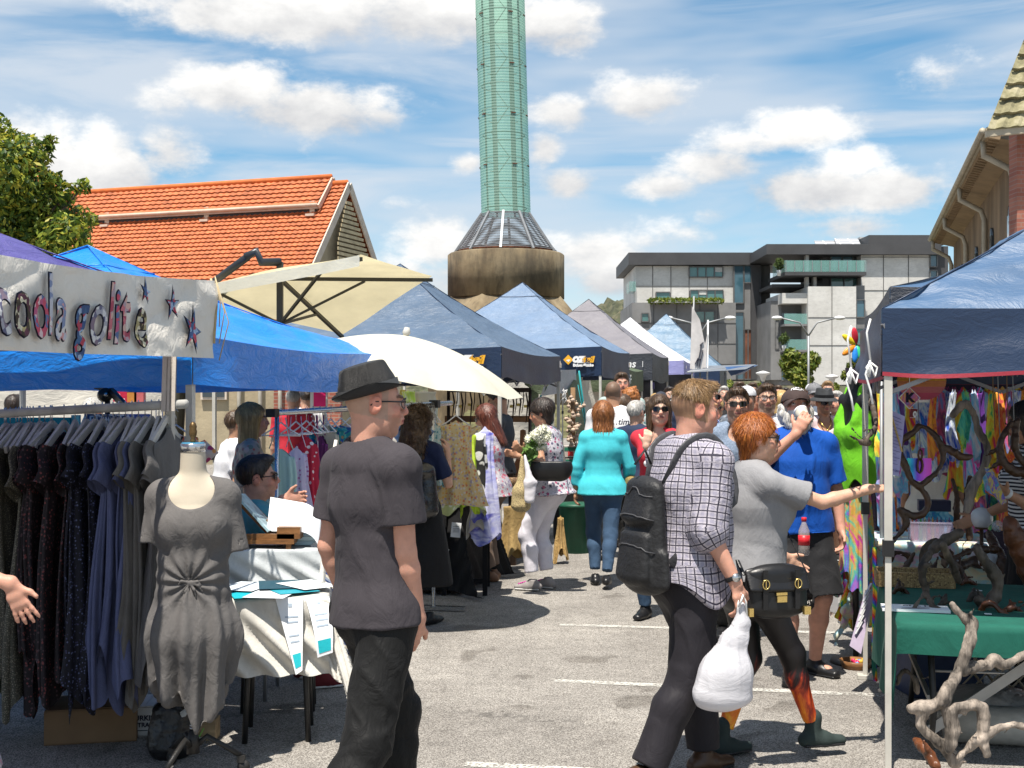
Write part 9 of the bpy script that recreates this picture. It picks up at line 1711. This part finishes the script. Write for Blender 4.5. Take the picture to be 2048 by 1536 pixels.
# lantern, signs, shiny plate
c=P(1843,762,6.7); T=thing('paper_lantern',c,'yellow orange and pink banded paper lantern under the red hem','lantern'); mb=MB()
for i in range(20):
    t0=-1+i*.1; t1=t0+.1; f_=lambda t_:.125*math.sqrt(max(.08,1-t_*t_)); cl=[(.62,.12,.22),(.68,.22,.25),(.72,.30,.12),(.78,.42,.06),(.80,.55,.05),(.55,.62,.1)][min(5,int((t0+1)/2*6))]; mb.lathe([(f_(t0),t0*.105),(f_((t0+t1)/2)*1.02,(t0+t1)/2*.105),(f_(t1),t1*.105)],c,28,col=cl); mb.f=mb.f[:-2]; mb.m=mb.m[:-2]; mb.sm=mb.sm[:-2]
obj('shade',mb,Mattr('lantern_paper',rough=.7,bump=0,trl=.4),T); mb=MB(); mb.lathe([(.04,-.115),(.04,-.095)],c,16); mb.tube([c+UP*.1,c+UP*.25],.002,4); obj('ring',mb,WHI,T)
def diamond(px,py,Y,s_,label,mats,txt=None):
    c=P(px,py,Y); T=thing('hanging_sign',c,label,'sign'); mb=MB(); n=A(0,-1,0); mb.prism([c+A(-s_,0,0),c+A(0,0,-s_),c+A(s_,0,0),c+A(0,0,s_)],A(0,.006,0),0); mb.prism([c+A(-s_*.9,-.003,0),c+A(0,-.003,-s_*.9),c+A(s_*.9,-.003,0),c+A(0,-.003,s_*.9)],A(0,.003,0),1); obj('board',mb,mats,T)
    if txt: mb=MB(); put_text(mb,txt,c-A(0,.004,0),A(1,0,0),UP,s_*1.1,off=.002,bold=.004); obj('lettering',mb,INK,T)
    mb=MB(); mb.tube([c+UP*s_,c+UP*(s_+.15)],.002,4); obj('string',mb,WHT,T)
diamond(1819,796,6.5,.058,'diamond shaped tie dyed sign with a dark letter K',[WHI,tiedye('sign_dye',[(.7,.45,.1),(.6,.15,.25),(.2,.15,.5),(.65,.55,.3)],9)],'K')
T=thing('hanging_sign',P(1822,835,6.45),'small maroon card sign with a white numeral below the diamond sign','sign'); mb=MB(); c=P(1827,826,6.45); mb.box(c,(.036,.004,.045),R=Euler((0,rad(10),0))); obj('board',mb,M('maroon_card',(.16,.01,.02),.5),T); mb=MB(); put_text(mb,'0',c+A(.006,-.003,-.008),A(1,0,0),UP,.04,off=.002,bold=.002); mb.box(c+A(0,-.003,.024),(.036,.001,.002)); mb.box(c+A(0,-.003,-.024),(.036,.001,.002)); obj('lettering',mb,WHI,T)
T=thing('notice_sheet',P(1791,948,5.9),'lavender notice sheet with handwritten price list hung beside the tent pole','notice'); pts=[P(1775,815,5.9),P(1810,830,5.95),P(1798,952,5.95),P(1774,946,5.9)]; mb=MB(); quadgrid(mb,*pts,8,0,1); mb.grid(lambda u,v:mb_off(u,v),1,1) if False else None; obj('sheet',mb,M('lavender_paper',(.36,.35,.62),.7,.1,9),T); mb=MB()
for j in range(15):
    f0=.10+j*.052; a=pts[0]*(1-f0)+pts[3]*f0; b_=pts[1]*(1-f0)+pts[2]*f0; w_=.75+.15*math.sin(j*2.7); s0=a+(b_-a)*.12-A(0,.008,0); s1=a+(b_-a)*w_-A(0,.008,0); mb.beam(s0,s1,.0035,.001)
q=(pts[2]+pts[3])/2+UP*.02; put_text(mb,'TAROT CARDS',q-A(0,.008,0),nrm(pts[2]-pts[3]),UP,.012,bold=.0005); obj('handwriting',mb,M('violet_ink',(.10,.08,.25),.8),T)
mb=MB(); mb.beam(pts[0]*.9+pts[1]*.1-A(0,.01,0)-UP*.01,pts[2]*.6+pts[1]*.4-A(0,.01,0),.01,.002); obj('ribbon_print',mb,M('gold_print',(.55,.40,.15),.6),T)
m,t,b=mk('iridescent_foil'); sp_=t.add('ShaderNodeSeparateXYZ'); t.link(t.coord(),sp_.inputs[0]); t.link(t.ramp(t.math('MULTIPLY_ADD',sp_.outputs[0],8.,.5),[(0,(.05,.55,.35)),(.2,(.02,.35,.75)),(.4,(.15,.05,.6)),(.7,(.45,.08,.6)),(1,(.5,.05,.4))]),b.inputs['Base Color']); b.inputs['Roughness'].default_value=.2; b.inputs['Metallic'].default_value=.5
c=P(1838,939,6.3); mb=MB(); mb.box((0,0,0),(.120,.02,.115)); o=single('foil_purse',mb,m,(0,0,0),'square iridescent blue to purple purse hanging inside the driftwood ring','purse'); o.location=c
mb=MB(); 
for (dx,dz,s_) in ((0,.055,.022),(0,-.0,.03)): mb.tube([c+A(dx+s_*.45*math.cos(a_),-.02,dz+.02+s_*1.2*math.sin(a_)) for a_ in np.linspace(0,2*math.pi,9)[:-1]],.006,5,closed=True)
mb.tube([c+A(0,-.02,.10),P(1836,800,6.3)],.0015,4); single('wooden_pendant',mb,DRB,c,'carved wooden double pendant hanging in front of the foil purse','pendant')
mb=MB(); a=P(1972,935,6.6); mb.prism([a,a+A(.03,0,0),P(2010,1004,6.6)+A(.01,0,0),P(2008,1010,6.6)-A(.01,0,0),P(1985,985,6.6)],A(0,.02,0)); single('folded_cloth',mb,tiedye('blue_gold_dye',[(.02,.12,.55),(.6,.5,.05),(.15,.05,.5),(.05,.4,.4)],12),a,'folded blue and gold dyed cloth in the striped woman\'s hand','cloth')
for i,px in enumerate((1990,2000,2018,2030)):
    mb=MB(); a=P(px,742,6.6); mb.tube([a+A(.012,0,-.03),a+A(.012,0,-.01),a,a+A(-.012,0,-.02),a+A(-.01,0,-.1),a+A(0,0,-(.3+.05*i))],.003,5); single('wire_hook',mb,STEEL if i%2 else M('rusty_wire',(.2,.12,.06),.6),a,['wire hook hanging left of the horns','second wire hook, close to the first','wire hook above the horns','wire hook nearest the right edge'][i],'hook','wire hooks hanging from the tent bar')
# black mannequin with green singlet
mc=A((1712-1024)/F*7.75,7.75,0); yw=nrm(A(-1.,-.35,0)); yr=nrm(np.cross(UP,yw)); ml=lambda a,b_,c:mc+yr*a+yw*b_+UP*c; T=thing('mannequin',mc,'black torso mannequin in lime green singlet and tie dyed skirt beside the navy tent','mannequin'); Rm=np.stack([yr,yw,UP],1)
S=SDF(.008); S.ecap(ml(0,0,1.42),ml(0,0,1.60),yr,(.13,.07),(.12,.055),.05); S.cap(ml(-.11,0,1.63),ml(.11,0,1.63),.042,.042,.06); S.cap(ml(0,0,1.62),ml(0,0,1.76),.055,.05,.04); S.ecap(ml(0,0,1.42),ml(0,0,1.12),yr,(.12,.07),(.13,.08),.05); S.cut(ml(0,0,1.76),UP,None); sdfobj('torso',S,M('black_velvet',(.006,.006,.006),.6,0),T)
S=SDF(.008); S.ecap(ml(0,0,1.40),ml(0,0,1.55),yr,(.145,.085),(.13,.07),.05); S.ecap(ml(0,0,1.40),ml(0,0,1.08),yr,(.135,.085),(.16,.10),.05); 
for sg in(-1,1): S.ecap(ml(sg*.085,.06,1.5),ml(sg*.075,-.0,1.69),yr,(.028,.03),(.020,.03),.02); S.ell(ml(sg*.065,.05,1.42),(.05,.05,.055),Rm,.05)
S.ell(ml(0,.10,1.58),(.06,.10,.12),Rm,.006,op=1); S.cut(ml(0,0,1.10),-UP,None); V,Fq=S.mesh(); N=vnormals(V,Fq); zz=V[:,2]; V[:,2]-=np.clip((1.2-zz)/.1,0,1)*.04*np.sin(np.arctan2(V[:,0]-mc[0],V[:,1]-mc[1])*5); V=V+N*(fn3(V,3,16,2)*.008)[:,None]; obj('singlet',None,plain('lime_singlet',(.15,.50,.02),.8,.5,12),T,raw=(V,Fq))
def sk_(u,v): th=u*2*math.pi; R_=.10+.035*v+.02*np.sin(7*th+v*2)*(.3+v)+.01*np.sin(13*th); z=1.12-.62*v-.05*v*np.sin(3*th)-.03*v*np.sin(8*th); return mc+(R_*np.cos(th))[...,None]*yr*.85+(R_*np.sin(th))[...,None]*yw*.7+z[...,None]*UP
mb=MB(); mb.grid(sk_,80,24); obj('skirt',mb,tiedye('skirt_dye',[(.55,.05,.3),(.6,.35,.05),(.1,.45,.3),(.1,.15,.55),(.45,.1,.45)],4,(1,1,.6),3.),T); mb=MB(); mb.tube([mc+UP*.01,ml(0,0,1.15)],.018,8); mb.lathe([(.16,0),(.15,.02),(.02,.03)],mc,24); obj('stand',mb,IRON,T)
# pinwheel
c=P(1712,690,7.6); T=thing('pinwheel',c,'toy pinwheel with red yellow orange green and blue petals above the mannequin','pinwheel'); 
for a_,cl,nm in ((100,(.6,.03,.05),'red'),(145,(.75,.55,.02),'yellow'),(215,(.75,.25,.02),'orange'),(290,(.03,.45,.2),'green'),(262,(.02,.2,.6),'blue')):
    d=A(math.cos(rad(a_)),-.2,math.sin(rad(a_))); mb=MB(); mb.sphere(c+d*.055,(.055,.012,.02),12,R=np.stack([nrm(d),A(0,1,0),nrm(np.cross(nrm(d),A(0,1,0)))],1)); obj('petal',mb,M(nm+'_foil',cl,.35,0),T)
mb=MB(); mb.tube([c,c+A(.035,0,.0),c+A(.05,0,-.15),c+A(.055,0,-.25)],.004,5); obj('stem',mb,JNT,T)
# boxes with rainbow scarf, rope, card
def bx(px,py,Y,sz,label): return simplebox(label,'white_carton',P(px,py,Y)*A(1,1,0)+UP*max(0.,P(px,py,Y)[2]),sz,WCARD,8,group='white cartons beside the tent leg')
bx(1718,1250,7.9,(.2,.2,.12),'low white carton at the front of the carton pile'); bx(1690,1225,8.25,(.17,.18,.16),'white carton under the rainbow scarf at the left'); bx(1728,1200,8.45,(.20,.2,.30),'tallest white carton behind the rainbow scarf'); bx(1716,1130,8.5,(.16,.14,.10),'white carton on top of the pile below the skirt')
garment('shiny rainbow striped scarf draped over the white cartons',P(1712,1098,7.85),A(.8,.3,0),.44,None or (lambda:[x for x in [0]])() and TD2,w0=.07,w1=.12,hd=.04,folds=6,amp=.02,jag=.05,hanger=None,name='rainbow_scarf',cat='scarf',seed=3)
garment('violet and pink organza scarf beside the rainbow one',P(1695,1110,7.95),A(.8,.3,0),.26,TD3,w0=.05,w1=.08,hd=.03,folds=6,amp=.02,jag=.05,hanger=None,name='organza_scarf',cat='scarf',seed=4)
c=P(1705,1232,7.6); T=thing('shallow_tray',c*A(1,1,0),'shallow wicker tray of coloured trinkets before the cartons','tray'); mb=MB(); mb.lathe([(.08,.0),(.1,.05),(.09,.05),(.07,.01)],c*A(1,1,0)+A(.02,0,0),16); obj('tray',mb,WOOD,T); mb=MB(); r_=np.random.default_rng(2); [mb.sphere(c*A(1,1,0)+A(.02+r_.normal()*.03,r_.normal()*.03,.04),.014,8,col=[(.6,.02,.1),(.1,.3,.6),(.6,.4,.05)][k_%3]) for k_ in range(12)]; o=obj('trinkets',mb,Mattr('trinket',rough=.3),T); o['kind']='stuff'
T=thing('card_fan',P(1722,1310,6.9)*A(1,1,0),'leaning white card with lilac edge printed with silver strips','card'); pts=[P(1732,1180,7.1),P(1746,1190,7.1),P(1722,1308,6.9),P(1700,1292,6.9)]; mb=MB(); mb.prism(pts,A(.0,.01,.0)); obj('card',mb,M('lilac_card',(.45,.38,.5),.7),T); mb=MB()
for k_ in range(7): a=P(1730-k_*3.2,1190+k_*13,7.05-k_*.02); mb.beam(a,a+(P(1738,1200,7.05)-P(1722,1230,7.0))*.8,.012,.004)
obj('silver_strip',mb,M('silver_print',(.6,.6,.6),.3,0,metal=.4),T)
m,t,b=mk('rainbow_rope'); sp_=t.add('ShaderNodeSeparateXYZ'); t.link(t.coord(),sp_.inputs[0]); v=t.math('FRACT',t.math('ADD',t.math('MULTIPLY',sp_.outputs[2],9.),t.math('MULTIPLY',sp_.outputs[0],12.))); t.link(t.ramp(v,[(0,(.6,.02,.02)),(.17,(.7,.25,.02)),(.33,(.65,.5,.03)),(.5,(.03,.35,.08)),(.67,(.02,.1,.45)),(.84,(.2,.03,.3))],'CONSTANT'),b.inputs['Base Color']); b.inputs['Roughness'].default_value=.8
mb=MB(); a=P(1749,1095,6.9); mb.tube(spl([a,P(1750,1180,6.9),P(1748,1300,6.9),P(1751,1362,6.9)]),.013,8); T=thing('rainbow_ribbon',P(1751,1362,6.9),'long rainbow striped ribbon hanging down the tent leg','ribbon'); obj('ribbon',mb,m,T)
# under-table things: clear plastic bag, roll, lattice
S=SDF(.010); c=P(1975,1400,6.1); c[2]=.11; S.ell(c,(.30,.22,.13)); S.cut(A(0,0,0),-UP,None); T=thing('storage_bag',A(c[0],c[1],0),'large clear crumpled plastic bag under the green table','plastic bag'); sdfobj('bag_body',S,M('clear_film',(.42,.40,.37),.25,.1,6,.6,16,alpha=.75),T,.02,12)
mb=MB(); c=A(P(2020,790,5.9)[0],5.9,.10); mb.lathe([(.09,-.3),(.09,.3)],c,20,ax=gx); single('cloth_roll',mb,M('translucent_roll',(.45,.43,.38),.4,.1,12,.3,40),c,'fat roll of clear bubble plastic under the right of the table','roll')
T=thing('lattice_screen',A(P(1905,790,6.6)[0],6.6,0),'leaning cream timber lattice under the green table','lattice'); mb=MB(); o=A(P(1870,790,6.7)[0],6.75,0)
for k_ in range(6): mb.beam(o+A(.07*k_,0,.0),o+A(.07*k_+.35,-.12,.42),.02,.006); mb.beam(o+A(.07*k_+.35,.01,.0),o+A(.07*k_,-.11,.42),.02,.006)
obj('slats',mb,M('cream_lattice',(.45,.38,.28),.8),T)
simplebox('dark blue storage crate deep under the green table','storage_crate',A(P(1850,790,7.2)[0],7.0,0),(.4,.3,.25),M('crate_blue',(.02,.04,.10),.5),5,cat='crate')
r_=np.random.default_rng(77)
ps=[(1790,1.9),(1803,2.),(1816,1.6),(1866,1.4),(1880,1.9),(1905,1.5),(1930,1.8),(1948,1.5),(1965,1.9),(1982,1.6),(1998,1.9),(2016,1.6),(2034,1.9)]
ds=['nearest the tent pole','just right of the notice sheet','under the diamond sign','right of the paper lantern','over the blonde hair','left of the arched branch','beneath the arched branch','right of the arched branch','left of the first wire hook','by the first wire hook','between the wire hooks','over the driftwood horns','above the striped top']
for i,((px,L),d_) in enumerate(zip(ps,ds)):
    cn,mt=names[(i*3+1)%7]; garment(f'narrow {cn} dyed scarf hanging {d_}',P(px,744,7.25+.1*(i%3)),A(1,.3,0),.32+.16*L*r_.random(),mt,w0=.022,w1=.035+.02*r_.random(),hd=.014,folds=3,amp=.008,jag=.04,seed=400+i,hanger=None,name='dyed_scarf',cat='scarf',group='narrow dyed scarves on the front rod')
T=thing('front_rod',P(1900,790,7.35)*A(1,1,0),'front steel rod carrying the narrow dyed scarves','rod'); mb=MB(); mb.tube([P(1772,743,7.35),P(2100,743,7.35)],.01,6); obj('rod',mb,STEEL,T)
for q in (P(1774,743,7.35),P(2098,743,7.35)): mb=MB(); mb.tube([q*A(1,1,0),q],.01,6); obj('post',mb,STEEL,T)
for i,(px,py,lab) in enumerate([(1800,1190,'little dark root in front of the seagrass basket'),(1935,1172,'small forked root left of the twisted stump'),(1950,1205,'tiny dark twig near the stump foot'),(1868,1150,'small dark knot behind the branching figure'),(2025,1225,'short red brown peg at the front right of the table'),(1890,1215,'thin curled root right of the sign sheet')]):
    Yd=yT(py); a=r_.normal(size=8)*14; drift(lab,[([(px-14,py,Yd),(px-3,py-12+a[0]*.3,Yd),(px+9,py-8+a[1]*.4,Yd+.03),(px+18,py+1,Yd)],[.006,.014,.011,.005]),([(px-2,py-10,Yd),(px+a[2]*.5,py-28,Yd+.02)],[.010,.004])],[DRW,DRB,DRT][i%3],seed=60+i,name='driftwood_root')
